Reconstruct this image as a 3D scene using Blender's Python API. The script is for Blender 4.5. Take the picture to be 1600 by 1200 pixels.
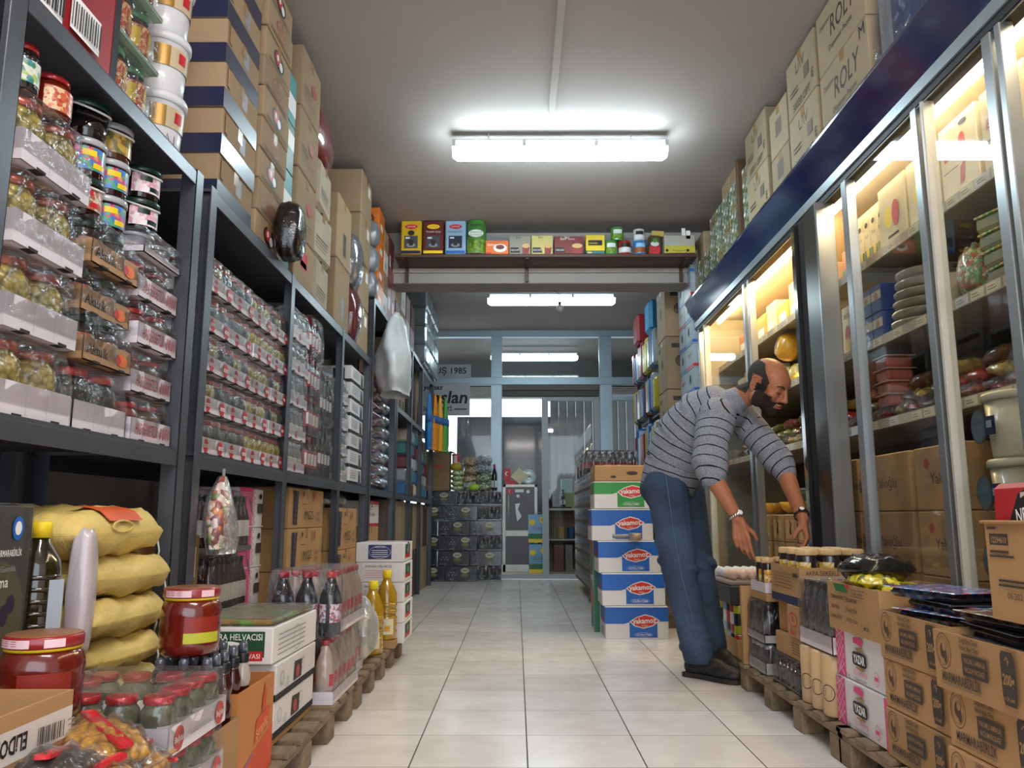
import bpy, math, random
from mathutils import Vector, Matrix
import numpy as np
random.seed(7)
R = math.radians
for o in list(bpy.data.objects): bpy.data.objects.remove(o)
S = bpy.context.scene
COL = S.collection
# ---------------------------------------------------------------- camera, world, exposure
cd = bpy.data.cameras.new('camera'); cam = bpy.data.objects.new('camera', cd); COL.objects.link(cam)
cd.sensor_width = 36; cd.lens = 1250/1600*36; cd.clip_start = .02
cam.location = (0, 0, .8)
cam.rotation_euler = (math.pi/2+math.atan(208/1250), 0, 7/1250)
S.camera = cam
S.view_settings.view_transform = 'Standard'; S.view_settings.look = 'None'
S.view_settings.gamma = 1; S.view_settings.use_curve_mapping = False
S.view_settings.exposure = 1.5
W = bpy.data.worlds.new('world'); S.world = W; W.use_nodes = True
W.node_tree.nodes['Background'].inputs[0].default_value = (.82, .9, 1, 1)
W.node_tree.nodes['Background'].inputs[1].default_value = 1.15
NEAR = 2.2
TUBE_E = 17.0      # emission of the cool ceiling tubes
WARM_E = 18.0      # emission of the warm cooler tubes
# ---------------------------------------------------------------- materials
def lin(h):
    if not isinstance(h, str): return h
    v = [int(h[i:i+2], 16)/255 for i in (0, 2, 4)]
    return tuple(c/12.92 if c <= .04045 else ((c+.055)/1.055)**2.4 for c in v)
MATS = {}
def mat(name, col, rough=.55, metal=0, var=.12, ns=6, bump=0, bs=30, coat=0, spec=.5, rnd=.1, dist=None, stretch=None):
    if name in MATS: return MATS[name]
    m = bpy.data.materials.new(name); m.use_nodes = True; nt = m.node_tree; N = nt.nodes; L = nt.links
    b = N['Principled BSDF']; c = lin(col)
    b.inputs['Roughness'].default_value = rough; b.inputs['Metallic'].default_value = metal
    b.inputs['Coat Weight'].default_value = coat; b.inputs['Coat Roughness'].default_value = .08
    b.inputs['Specular IOR Level'].default_value = spec
    tc = N.new('ShaderNodeTexCoord'); mp = N.new('ShaderNodeMapping'); L.new(tc.outputs['Object'], mp.inputs[0])
    if stretch: mp.inputs['Scale'].default_value = stretch
    no = N.new('ShaderNodeTexNoise'); no.inputs['Scale'].default_value = ns; no.inputs['Detail'].default_value = 5
    L.new(mp.outputs[0], no.inputs['Vector'])
    oi = N.new('ShaderNodeObjectInfo')
    m1 = N.new('ShaderNodeMapRange'); L.new(no.outputs['Fac'], m1.inputs[0]); m1.inputs[1].default_value = .25; m1.inputs[2].default_value = .75
    m1.inputs[3].default_value = 1-var; m1.inputs[4].default_value = 1+var
    m2 = N.new('ShaderNodeMapRange'); L.new(oi.outputs['Random'], m2.inputs[0]); m2.inputs[3].default_value = 1-rnd; m2.inputs[4].default_value = 1+rnd
    mu = N.new('ShaderNodeMath'); mu.operation = 'MULTIPLY'; L.new(m1.outputs[0], mu.inputs[0]); L.new(m2.outputs[0], mu.inputs[1])
    hs = N.new('ShaderNodeHueSaturation'); hs.inputs['Color'].default_value = (*c, 1); L.new(mu.outputs[0], hs.inputs['Value'])
    L.new(hs.outputs[0], b.inputs['Base Color'])
    if bump:
        n2 = N.new('ShaderNodeTexNoise'); n2.inputs['Scale'].default_value = bs; n2.inputs['Detail'].default_value = 4
        L.new(mp.outputs[0], n2.inputs['Vector'])
        bp = N.new('ShaderNodeBump'); bp.inputs['Strength'].default_value = bump; bp.inputs['Distance'].default_value = .01
        L.new(n2.outputs['Fac'], bp.inputs['Height']); L.new(bp.outputs[0], b.inputs['Normal'])
    MATS[name] = m; return m
def cellmat(name, c1, c2, scale, rough=.25, bump=.6, c3=None, coat=.6):
    """rounded lumps (olives, beans, sweets) packed behind a clear wall"""
    if name in MATS: return MATS[name]
    m = bpy.data.materials.new(name); m.use_nodes = True; nt = m.node_tree; N = nt.nodes; L = nt.links
    b = N['Principled BSDF']; b.inputs['Roughness'].default_value = rough; b.inputs['Coat Weight'].default_value = coat; b.inputs['Coat Roughness'].default_value = .06
    tc = N.new('ShaderNodeTexCoord'); vo = N.new('ShaderNodeTexVoronoi'); vo.inputs['Scale'].default_value = scale*(3.0 if c3 else 1.25)
    L.new(tc.outputs['Object'], vo.inputs['Vector'])
    rp = N.new('ShaderNodeValToRGB'); L.new(vo.outputs['Distance'], rp.inputs[0])
    rp.color_ramp.elements[0].position = .35; rp.color_ramp.elements[0].color = (*lin(c1), 1)
    rp.color_ramp.elements[1].position = .95; rp.color_ramp.elements[1].color = (*lin(c2), 1)
    out = rp.outputs[0]
    if c3:
        r2 = N.new('ShaderNodeValToRGB'); r2.color_ramp.interpolation = 'CONSTANT'
        for i, cc in enumerate(c3):
            e = r2.color_ramp.elements[i] if i < 2 else r2.color_ramp.elements.new(i/len(c3))
            e.position = i/len(c3); e.color = (*lin(cc), 1)
        L.new(vo.outputs['Color'], r2.inputs[0]); mx = N.new('ShaderNodeMix'); mx.data_type = 'RGBA'; mx.blend_type = 'MIX'
        mx.inputs[0].default_value = .75; L.new(out, mx.inputs[6]); L.new(r2.outputs[0], mx.inputs[7]); out = mx.outputs[2]
    L.new(out, b.inputs['Base Color'])
    bp = N.new('ShaderNodeBump'); bp.invert = True; bp.inputs['Strength'].default_value = bump; bp.inputs['Distance'].default_value = .01
    L.new(vo.outputs['Distance'], bp.inputs['Height']); L.new(bp.outputs[0], b.inputs['Normal'])
    MATS[name] = m; return m
def emis(name, col, e):
    m = bpy.data.materials.new(name); m.use_nodes = True; nt = m.node_tree; N = nt.nodes
    N.remove(N['Principled BSDF']); em = N.new('ShaderNodeEmission'); em.inputs[0].default_value = (*lin(col), 1); em.inputs[1].default_value = e
    nt.links.new(em.outputs[0], N['Material Output'].inputs[0]); MATS[name] = m; return m
def sheet(name, tint, fac, rough, bump=0, bs=30, fres=True, diff=0):
    """clear pane or film: straight-through transparency plus a sheen"""
    m = bpy.data.materials.new(name); m.use_nodes = True; nt = m.node_tree; N = nt.nodes; L = nt.links
    N.remove(N['Principled BSDF']); tr = N.new('ShaderNodeBsdfTransparent'); tr.inputs[0].default_value = (*tint, 1)
    gl = N.new('ShaderNodeBsdfGlossy'); gl.inputs['Roughness'].default_value = rough; gl.inputs[0].default_value = (.9, .9, .92, 1)
    tc = N.new('ShaderNodeTexCoord')
    if bump:
        n2 = N.new('ShaderNodeTexNoise'); n2.inputs['Scale'].default_value = bs; n2.inputs['Detail'].default_value = 3
        L.new(tc.outputs['Object'], n2.inputs['Vector']); bp = N.new('ShaderNodeBump'); bp.inputs['Strength'].default_value = bump; bp.inputs['Distance'].default_value = .02
        L.new(n2.outputs['Fac'], bp.inputs['Height']); L.new(bp.outputs[0], gl.inputs['Normal'])
    src = gl.outputs[0]
    if diff:
        df = N.new('ShaderNodeBsdfDiffuse'); df.inputs[0].default_value = (.75, .76, .78, 1); a = N.new('ShaderNodeMixShader'); a.inputs[0].default_value = diff
        L.new(gl.outputs[0], a.inputs[1]); L.new(df.outputs[0], a.inputs[2]); src = a.outputs[0]
    mx = N.new('ShaderNodeMixShader'); L.new(tr.outputs[0], mx.inputs[1]); L.new(src, mx.inputs[2])
    if fres:
        fr = N.new('ShaderNodeLayerWeight'); fr.inputs[0].default_value = .25
        mr = N.new('ShaderNodeMapRange'); L.new(fr.outputs['Fresnel'], mr.inputs[0]); mr.inputs[3].default_value = fac; mr.inputs[4].default_value = min(1, fac+.7)
        L.new(mr.outputs[0], mx.inputs[0])
    else: mx.inputs[0].default_value = fac
    L.new(mx.outputs[0], N['Material Output'].inputs[0]); MATS[name] = m; return m
kraft_dim = mat('kraft cardboard in weaker light', '9E8668', .8, var=.1, ns=3, bump=.08, bs=60, spec=.25)  # same kraft, the weaker light on the navy banded stack put into its colour
kraft = mat('kraft cardboard', 'AA845A', .8, var=.1, ns=3, bump=.08, bs=60, spec=.25)
kraftd = mat('dull grey kraft cardboard', '9C866A', .8, var=.1, ns=3, bump=.08, bs=60, spec=.25)
kraftin = mat('inner cardboard', '9C7448', .85, var=.1, spec=.2)
whitec = mat('white cardboard', 'D6D2D2', .6, var=.05, ns=4, bump=.05, bs=40)
tapem = mat('brown packing tape', 'A4804F', .25, var=.08, coat=.5)
black = mat('black print', '15151A', .6, var=.05)
inkb = mat('grey brown ink', '3C332C', .7, var=.05)
navy = mat('navy print', '171C40', .35, var=.1, coat=.4)
redp = mat('red print', 'C01F28', .45, var=.1)
pinkp = mat('pink print', 'D9407F', .5, var=.08)
greenp = mat('green print', '1B6B3C', .45, var=.1)
bluep = mat('blue print', '1F5FB4', .4, var=.06)
yellowp = mat('yellow print', 'E8C81E', .4, var=.06)
orangep = mat('orange print', 'DE6A1E', .45, var=.08)
whitep = mat('white print', 'E6E4E2', .5, var=.03)
goldp = mat('gold print', 'A8843A', .35, metal=.5)
greyp = mat('grey print', '8C8C90', .55)
steel = mat('grey painted rack steel', '4F5259', .38, metal=.35, var=.18, ns=9, bump=.04, bs=60)
board = mat('rack shelf board', '3E3F45', .6)
film = sheet('shrink film', (.98, .982, .985), .035, .12, .8, 26, diff=.22)
glass = sheet('glass pane', (.93, .95, .95), .03, .015)
_nt = glass.node_tree; _fr = _nt.nodes.new('ShaderNodeLayerWeight'); _fr.inputs[0].default_value = .5; _pw = _nt.nodes.new('ShaderNodeMath'); _pw.operation = 'POWER'; _pw.inputs[1].default_value = 5
_ma = _nt.nodes.new('ShaderNodeMath'); _ma.operation = 'MULTIPLY_ADD'; _ma.inputs[1].default_value = .6; _ma.inputs[2].default_value = .035
_mx = [n for n in _nt.nodes if n.type == 'MIX_SHADER'][-1]; _nt.links.new(_fr.outputs['Facing'], _pw.inputs[0]); _nt.links.new(_pw.outputs[0], _ma.inputs[0]); _nt.links.new(_ma.outputs[0], _mx.inputs[0])
# ---------------------------------------------------------------- text outlines
TXT = {}
def text_mesh(s, bold=0.0):
    k = (s, bold)
    if k in TXT: return TXT[k]
    cu = bpy.data.curves.new('t', 'FONT'); cu.body = s; cu.resolution_u = 2; cu.offset = bold
    o = bpy.data.objects.new('t', cu); COL.objects.link(o); dg = bpy.context.evaluated_depsgraph_get()
    me = bpy.data.meshes.new_from_object(o.evaluated_get(dg)); v = [(p.co.x, p.co.y) for p in me.vertices]
    f = [tuple(p.vertices) for p in me.polygons]
    bpy.data.objects.remove(o); bpy.data.curves.remove(cu); bpy.data.meshes.remove(me)
    w = max([p[0] for p in v] or [1]); TXT[k] = (v, f, w); return TXT[k]
# ---------------------------------------------------------------- mesh builder
class MB:
    def __init__(s): s.v = []; s.f = []; s.mi = []; s.sm = []; s.mats = []
    def m(s, mt):
        if mt not in s.mats: s.mats.append(mt)
        return s.mats.index(mt)
    def add(s, vs, fs, mt, smooth=False):
        n = len(s.v); s.v += [tuple(p) for p in vs]; i = s.m(mt)
        for f in fs: s.f.append(tuple(n+k for k in f)); s.mi.append(i); s.sm.append(smooth)
        return s
    def box(s, x0, x1, y0, y1, z0, z1, mt, b=0):
        if not b:
            vs = [(x, y, z) for x in (x0, x1) for y in (y0, y1) for z in (z0, z1)]
            return s.add(vs, [(0, 1, 3, 2), (4, 6, 7, 5), (0, 4, 5, 1), (2, 3, 7, 6), (0, 2, 6, 4), (1, 5, 7, 3)], mt)
        X = (x0, x1); Y = (y0, y1); Z = (z0, z1); vs = []; ix = {}
        for i in (0, 1):
            for j in (0, 1):
                for k in (0, 1):
                    p = (X[i], Y[j], Z[k]); d = [(b if q == 0 else -b) for q in (i, j, k)]
                    for a in range(3):
                        q = [p[c]+(0 if c == a else d[c]) for c in range(3)]; ix[(i, j, k, a)] = len(vs); vs.append(q)
        fs = []
        for a in range(3):
            for e in (0, 1):
                o = [c for c in range(3) if c != a]; cyc = []
                for (u, w) in ((0, 0), (1, 0), (1, 1), (0, 1)):
                    t = [0, 0, 0]; t[a] = e; t[o[0]] = u; t[o[1]] = w; cyc.append(ix[(*t, a)])
                fs.append(cyc)
        for a in range(3):
            o = [c for c in range(3) if c != a]
            for u in (0, 1):
                for w in (0, 1):
                    q = []
                    for e in (0, 1):
                        t = [0, 0, 0]; t[a] = e; t[o[0]] = u; t[o[1]] = w; q += [ix[(*t, o[0])], ix[(*t, o[1])]]
                    fs.append((q[0], q[1], q[3], q[2]))
        for i in (0, 1):
            for j in (0, 1):
                for k in (0, 1): fs.append((ix[(i, j, k, 0)], ix[(i, j, k, 1)], ix[(i, j, k, 2)]))
        c = ((x0+x1)/2, (y0+y1)/2, (z0+z1)/2); out = []
        for f in fs:
            A, B, Cc = [Vector(vs[q]) for q in f[:3]]; n = (B-A).cross(Cc-A); mid = sum((Vector(vs[q]) for q in f), Vector())/len(f)
            out.append(f if n.dot(mid-Vector(c)) > 0 else f[::-1])
        return s.add(vs, out, mt)
    def lathe(s, prof, mt, seg=18, c=(0, 0), z=0, smooth=True, a0=0, a1=360, sx=1, sy=1):
        """profile of (r, z) swept about an upright axis; mt may be a list, one per band"""
        full = a1-a0 >= 360; n = seg if full else seg+1; vs = []; 
        for r, h in prof:
            for k in range(n):
                a = R(a0+(a1-a0)*k/seg); vs.append((c[0]+r*math.cos(a)*sx, c[1]+r*math.sin(a)*sy, z+h))
        base = len(s.v); s.v += vs
        for i in range(len(prof)-1):
            mm = mt[i] if isinstance(mt, list) else mt; q = s.m(mm)
            for k in range(seg):
                k2 = (k+1) % n if full else k+1
                s.f.append((base+i*n+k, base+i*n+k2, base+(i+1)*n+k2, base+(i+1)*n+k)); s.mi.append(q); s.sm.append(smooth)
        if full:
            for i, rev in ((0, True), (len(prof)-1, False)):
                if prof[i][0] > 1e-4:
                    f = [base+i*n+k for k in range(n)]; s.f.append(tuple(f[::-1] if rev else f))
                    s.mi.append(s.m(mt[0 if rev else -1] if isinstance(mt, list) else mt)); s.sm.append(False)
        return s
    def tube(s, pts, r, mt, seg=8, smooth=True, cap=True):
        pts = [Vector(p) for p in pts]; rs = r if isinstance(r, (list, tuple)) else [r]*len(pts); base = len(s.v); up = None
        for i, p in enumerate(pts):
            d = (pts[min(i+1, len(pts)-1)]-pts[max(i-1, 0)]).normalized()
            if up is None: up = Vector((0, 0, 1)) if abs(d.z) < .9 else Vector((1, 0, 0))
            a = d.cross(up).normalized(); up = a.cross(d).normalized()
            for k in range(seg):
                t = 2*math.pi*k/seg; s.v.append(tuple(p+a*math.cos(t)*rs[i]+up*math.sin(t)*rs[i]))
        q = s.m(mt)
        for i in range(len(pts)-1):
            for k in range(seg):
                s.f.append((base+i*seg+k, base+i*seg+(k+1) % seg, base+(i+1)*seg+(k+1) % seg, base+(i+1)*seg+k)); s.mi.append(q); s.sm.append(smooth)
        if cap:
            s.f.append(tuple(base+k for k in range(seg))[::-1]); s.mi.append(q); s.sm.append(False)
            e = base+(len(pts)-1)*seg; s.f.append(tuple(e+k for k in range(seg))); s.mi.append(q); s.sm.append(False)
        return s
    def ball(s, c, rx, ry, rz, mt, u=14, w=9, M=None, smooth=True):
        vs = []; 
        for i in range(w+1):
            t = math.pi*i/w
            for k in range(u):
                a = 2*math.pi*k/u; p = Vector((rx*math.sin(t)*math.cos(a), ry*math.sin(t)*math.sin(a), rz*math.cos(t)))
                if M is not None: p = M @ p
                vs.append(p+Vector(c))
        fs = [(i*u+k, (i+1)*u+k, (i+1)*u+(k+1) % u, i*u+(k+1) % u) for i in range(w) for k in range(u)]
        return s.add(vs, fs, mt, smooth)
    def mesh(s, name='m'):
        me = bpy.data.meshes.new(name); me.from_pydata(s.v, [], s.f)
        for mt in s.mats: me.materials.append(mt)
        me.polygons.foreach_set('material_index', s.mi); me.polygons.foreach_set('use_smooth', s.sm)
        me.validate(); me.update(); return me
    def obj(s, name, parent=None, loc=(0, 0, 0)):
        o = bpy.data.objects.new(name, s.mesh(name)); COL.objects.link(o); o.location = loc; o.parent = parent; return o
class Face:
    """a flat printed face: u to the right, v up as one looks at it, in metres"""
    def __init__(s, mb, o, u, v, w, h, lift=.0006):
        s.mb = mb; s.o = Vector(o); s.u = Vector(u); s.vv = Vector(v); s.n = s.u.cross(s.vv); s.w = w; s.h = h; s.l = lift; s.k = 1
    def P(s, u, v): return s.o+s.u*u+s.vv*v+s.n*(s.l*s.k)
    def rect(s, u0, v0, u1, v1, mt):
        s.mb.add([s.P(u0, v0), s.P(u1, v0), s.P(u1, v1), s.P(u0, v1)], [(0, 1, 2, 3)], mt); s.k += 1; return s
    def poly(s, pts, mt):
        s.mb.add([s.P(*p) for p in pts], [tuple(range(len(pts)))], mt); s.k += 1; return s
    def disc(s, u, v, r, mt, ry=None, n=20):
        ry = ry or r; return s.poly([(u+r*math.cos(2*math.pi*k/n), v+ry*math.sin(2*math.pi*k/n)) for k in range(n)], mt)
    def ring(s, u, v, r, t, mt, ry=None, n=24):
        ry = ry or r; vs = []; 
        for k in range(n):
            a = 2*math.pi*k/n; vs += [s.P(u+r*math.cos(a), v+ry*math.sin(a)), s.P(u+(r-t)*math.cos(a), v+(ry-t)*math.sin(a))]
        s.mb.add(vs, [(2*k, (2*k+2) % (2*n), (2*k+3) % (2*n), 2*k+1) for k in range(n)], mt); s.k += 1; return s
    def text(s, t, u, v, h, mt, w=None, align='c', rot=0, bold=.0, shear=0):
        vs, fs, tw = text_mesh(t, bold); sy = h/.72; sx = sy if w is None else w/tw
        off = {'c': -tw*sx/2, 'l': 0, 'r': -tw*sx}[align]; c, q = math.cos(R(rot)), math.sin(R(rot)); P = []
        for x, y in vs:
            a = off+x*sx+shear*y*sy; b = y*sy; P.append(s.P(u+a*c-b*q, v+a*q+b*c))
        s.mb.add(P, fs, mt); s.k += 1; return s
def faces(mb, x0, x1, y0, y1, z0, z1, which, lift=.0006):
    return {'E': lambda: Face(mb, (x1, y0, z0), (0, 1, 0), (0, 0, 1), y1-y0, z1-z0, lift),      # seen from +X
            'Wt': lambda: Face(mb, (x0, y1, z0), (0, -1, 0), (0, 0, 1), y1-y0, z1-z0, lift),    # seen from -X
            'S': lambda: Face(mb, (x0, y0, z0), (1, 0, 0), (0, 0, 1), x1-x0, z1-z0, lift),      # seen from the camera end
            'T': lambda: Face(mb, (x0, y0, z1), (1, 0, 0), (0, 1, 0), x1-x0, y1-y0, lift)}[which]()
# ---------------------------------------------------------------- things
class Node:
    def __init__(s, name, mb=None, kids=(), label=None): s.name = name; s.mesh = mb.mesh(name) if mb is not None else None; s.kids = list(kids); s.label = label
class Inst:
    def __init__(s, node, dx, dy, dz, rz=0): s.node = node; s.t = (dx, dy, dz, rz)
def _mk(nd, parent, loc=(0, 0, 0), rz=0):
    if isinstance(nd, Inst): return _mk(nd.node, parent, nd.t[:3], nd.t[3])
    o = bpy.data.objects.new(nd.name, nd.mesh); COL.objects.link(o); o.parent = parent; o.location = loc; o.rotation_euler = (0, 0, rz)
    if nd.label: o['label'] = nd.label
    for k in nd.kids: _mk(k, o)
    return o
def put(nd, name, label, cat, loc, rz=0, group=None, rx=0, ry=0, sc=None):
    o = _mk(nd, None, loc, rz); o.name = name; o['label'] = label; o['category'] = cat
    o.rotation_euler = (rx, ry, rz)
    if sc: o.scale = sc
    if group: o['group'] = group
    return o
def struct(o): o['kind'] = 'structure'; return o
def tag(o, label, cat, group=None):
    o['label'] = label; o['category'] = cat
    if group: o['group'] = group
    return o
ORD = ['first', 'second', 'third', 'fourth', 'fifth', 'sixth', 'seventh', 'eighth', 'ninth', 'tenth', 'eleventh', 'twelfth', 'thirteenth', 'fourteenth']
def lay(i, n): return 'at the bottom' if i == 0 else 'on top' if i == n-1 else ORD[i]+' layer up'
# ================================================================= THE ROOM
CE = 3.22
def floor_material():
    m = bpy.data.materials.new('glazed floor tiles'); m.use_nodes = True; nt = m.node_tree; N = nt.nodes; L = nt.links; b = N['Principled BSDF']
    tc = N.new('ShaderNodeTexCoord'); sp = N.new('ShaderNodeSeparateXYZ'); L.new(tc.outputs['Object'], sp.inputs[0])
    def M(op, a, bb=None):
        n = N.new('ShaderNodeMath'); n.operation = op
        for i, q in enumerate((a, bb)):
            if q is None: continue
            if isinstance(q, (int, float)): n.inputs[i].default_value = q
            else: L.new(q, n.inputs[i])
        return n.outputs[0]
    def grout(src, off, w):
        t = M('DIVIDE', M('ADD', src, -off), .387); fr = M('FRACT', t); d = M('ABSOLUTE', M('SUBTRACT', fr, .5)); return M('GREATER_THAN', d, .5-w/.387/2), M('FLOOR', t)
    gx, ix = grout(sp.outputs[0], .036, .0045); gy, iy = grout(sp.outputs[1], 2.761, .0028)
    g = M('MAXIMUM', gx, gy)
    cmb = N.new('ShaderNodeCombineXYZ'); L.new(ix, cmb.inputs[0]); L.new(iy, cmb.inputs[1])
    wn = N.new('ShaderNodeTexWhiteNoise'); L.new(cmb.outputs[0], wn.inputs[0])
    no = N.new('ShaderNodeTexNoise'); no.inputs['Scale'].default_value = 5; no.inputs['Detail'].default_value = 6; L.new(tc.outputs['Object'], no.inputs['Vector'])
    r = N.new('ShaderNodeValToRGB'); L.new(M('ADD', M('MULTIPLY', no.outputs[0], .7), M('MULTIPLY', wn.outputs[0], .3)), r.inputs[0])
    r.color_ramp.elements[0].position = .3; r.color_ramp.elements[0].color = (*lin('DCD3CC'), 1); r.color_ramp.elements[1].position = .7; r.color_ramp.elements[1].color = (*lin('F0EAE6'), 1)
    mx = N.new('ShaderNodeMix'); mx.data_type = 'RGBA'; L.new(g, mx.inputs[0]); L.new(r.outputs[0], mx.inputs[6]); mx.inputs[7].default_value = (*lin('3A3633'), 1)
    L.new(mx.outputs[2], b.inputs['Base Color'])
    n3 = N.new('ShaderNodeTexNoise'); n3.inputs['Scale'].default_value = 14; n3.inputs['Detail'].default_value = 5; L.new(tc.outputs['Object'], n3.inputs['Vector'])
    rr = N.new('ShaderNodeMapRange'); L.new(n3.outputs[0], rr.inputs[0]); rr.inputs[3].default_value = .08; rr.inputs[4].default_value = .32; L.new(M('MAXIMUM', rr.outputs[0], M('MULTIPLY', g, .8)), b.inputs['Roughness'])
    n4 = N.new('ShaderNodeTexNoise'); n4.inputs['Scale'].default_value = 7; L.new(tc.outputs['Object'], n4.inputs['Vector'])
    bp = N.new('ShaderNodeBump'); bp.inputs['Strength'].default_value = .12; bp.inputs['Distance'].default_value = .004
    L.new(M('SUBTRACT', n4.outputs[0], M('MULTIPLY', g, .6)), bp.inputs['Height']); L.new(bp.outputs[0], b.inputs['Normal'])
    return m
FM = floor_material()
struct(MB().box(-1.6, 2.35, -2.5, 10.70, -.1, 0, FM).obj('floor'))
stone = mat('pale threshold stone', 'A9A08F', .4, var=.1)
struct(MB().box(-4.5, 5, 10.80, 15, -.1, .06, stone).obj('floor_back'))
wallm = mat('off white plaster', 'B9B3AD', .85, var=.05, ns=2, bump=.1, bs=15, spec=.2)
ceilm = mat('ceiling paint', 'A8A09C', .9, var=.06, ns=1.2, bump=.12, bs=5, spec=.2)
struct(MB().box(-1.7, 2.45, -2.5, 6.6, CE, CE+.15, ceilm).obj('ceiling'))
struct(MB().box(-1.7, 2.45, 6.6, 10.8, CE+.11, CE+.26, ceilm).obj('ceiling_back'))
struct(MB().box(-1.7, -1.6, -2.5, 10.8, -.1, CE+.26, wallm).obj('wall_left'))
struct(MB().box(2.35, 2.45, -2.5, 10.8, -.1, CE+.26, wallm).obj('wall_right'))
bm_ = mat('beam paint', '94908B', .85, var=.05, ns=2)
b_ = MB().box(-1.6, 2.35, 6.6, 6.88, 2.77, CE+.12, bm_, .006); b_.box(-1.6, 2.35, 6.575, 6.6, 2.86, 2.895, mat('beam moulding', 'A9A29A', .8))
struct(b_.obj('trim_1'))
# surface conduit along the ceiling
struct(MB().box(.195, .235, .2, 4.5, CE-.018, CE, wallm, .004).obj('trim_2'))
# glass partition at the far end
alu = mat('pale blue white aluminium frame', 'A9BECB', .35, var=.04, metal=.2)
aluw = mat('white door frame', 'A8AFB4', .4, var=.04)
GY = 10.73
f = MB()
for x0, x1 in ((-1.6, -1.5), (-.345, -.195), (1.13, 1.30), (2.25, 2.35)): f.box(x0, x1, GY, GY+.07, 0, 3.34, alu, .006)
for z0, z1 in ((3.24, 3.34), (2.575, 2.68)): f.box(-1.6, 2.35, GY-.01, GY+.08, z0, z1, alu, .006)
f.box(-1.6, -.345, GY, GY+.07, 0, .1, alu, .005); f.box(1.3, 2.35, GY, GY+.07, 0, .1, alu, .005); f.box(1.3, 2.35, GY, GY+.07, 2.36, 2.42, alu, .004)
fr = struct(f.obj('window_1'))
for i, (x0, x1, z0, z1) in enumerate(((-1.5, -.345, 2.68, 3.24), (-.195, 1.13, 2.68, 3.24), (1.3, 2.25, 2.68, 3.24), (-1.5, -.345, .1, 2.575), (1.3, 2.25, .1, 2.36))):
    MB().box(x0, x1, GY+.03, GY+.036, z0, z1, glass).obj('pane', fr)
d = MB(); d.box(-.19, 1.12, GY-.02, GY+.05, .0, .055, aluw, .004); d.box(-.19, 1.12, GY+.02, GY+.09, 2.42, 2.50, mat('dark door track', '3A3836', .5), .004)
d.box(-.19, 1.12, GY-.005, GY+.09, 2.50, 2.575, mat('door head box', '6E655E', .6), .004)
d.box(.345, .43, GY+.05, GY+.09, .06, 2.42, aluw, .004); d.box(1.06, 1.13, GY+.05, GY+.09, .06, 2.42, aluw, .004); d.box(.43, 1.06, GY+.05, GY+.09, 2.36, 2.42, aluw, .004)
dd = struct(d.obj('door_1'))
MB().box(.43, 1.06, GY+.065, GY+.071, .06, 2.36, glass).obj('pane', dd)
# the vestibule beyond
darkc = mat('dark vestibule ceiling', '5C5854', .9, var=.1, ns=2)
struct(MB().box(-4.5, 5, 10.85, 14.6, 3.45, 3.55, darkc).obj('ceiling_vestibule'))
aw = MB().box(-4.5, 5, 13.5, 13.6, 2.9, 3.45, mat('shopfront lintel', '3F3D3B', .8))
for k in range(6): aw.box(-4.5, 5, 13.38, 13.5, 2.78+k*.033, 2.805+k*.033, mat('rolled shutter slat', '75706A', .5), .003)
struct(aw.obj('wall_front'))
struct(MB().box(2.9, 3.0, 10.85, 14.5, 0, 3.45, wallm).obj('wall_vestibule'))
# grey vertical blinds behind the right hand panes
bl = MB(); blm = mat('grey fabric blind', '8F9190', .8, var=.08, ns=2)
for k in range(17):
    x = .52+k*.13; bl.add([(x, 12.2, .07), (x+.125, 12.23, .07), (x+.125, 12.23, 2.6), (x, 12.2, 2.6)], [(0, 1, 2, 3)], blm); bl.add([(x+.12, 12.19, .07), (x+.128, 12.19, .07), (x+.128, 12.19, 2.6), (x+.12, 12.19, 2.6)], [(0, 1, 2, 3)], mat('pale blind edge', 'A2A4A4', .8))
bl.box(.45, 2.95, 12.18, 12.28, 2.6, 2.66, alu)
tag(bl.obj('vertical_blind'), 'grey vertical blind hanging behind the right glass panes', 'blind')
# ================================================================= CEILING LIGHTS
clear = sheet('clear fixture cover', (.98, .99, 1), .03, .08)
housing = mat('light fixture housing', 'C2CACC', .4)
diffuser = emis('glowing cool diffuser', (.74, .93, 1.0), TUBE_E); diffuser_w = emis('glowing neutral diffuser', (1, .935, .89), TUBE_E*NEAR)
def fixture(name, label, cx, cy, z, L=1.36, cool=True, dm=None):
    r = bpy.data.objects.new(name, None); COL.objects.link(r); r.location = (cx, cy, z); tag(r, label, 'light', None)
    MB().box(-L/2, L/2, -.055, .055, .02, .06, housing, .012).obj('housing', r)
    c = MB(); n = 12; prof = [(.068*math.cos(math.pi*k/n), .02-.085*math.sin(math.pi*k/n)) for k in range(n+1)]; vs = []
    for x, q in ((-L/2, .75), (-L/2+.03, 1), (L/2-.03, 1), (L/2, .75)): vs += [(x, p[0]*q, .02+(p[1]-.02)*q) for p in prof]
    m_ = n+1; c.add(vs, [(g*m_+k, g*m_+k+1, (g+1)*m_+k+1, (g+1)*m_+k) for g in range(3) for k in range(n)], dm or (diffuser if cool else diffuser_w), True); c.add(vs, [tuple(range(m_)), tuple(range(3*m_, 4*m_))[::-1]], clear); c.obj('cover', r)
    k_ = MB()
    for x in (-L/2+.012, -L/6, L/6, L/2-.012): k_.box(x-.012, x+.012, -.072, -.062, .0, .04, housing, .002); k_.box(x-.012, x+.012, .062, .072, .0, .04, housing, .002)
    k_.obj('clip', r)
    h = MB()
    for x in (-L/3, L/3): h.tube([(x, 0, .06), (x, 0, CE-z+(.11 if cy > 6.6 else 0))], .005, housing, 6)
    h.obj('hanger', r); return r
fixture('ceiling_light', 'long tube light hanging over the middle of the aisle', .277, 4.78, 3.10)
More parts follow.
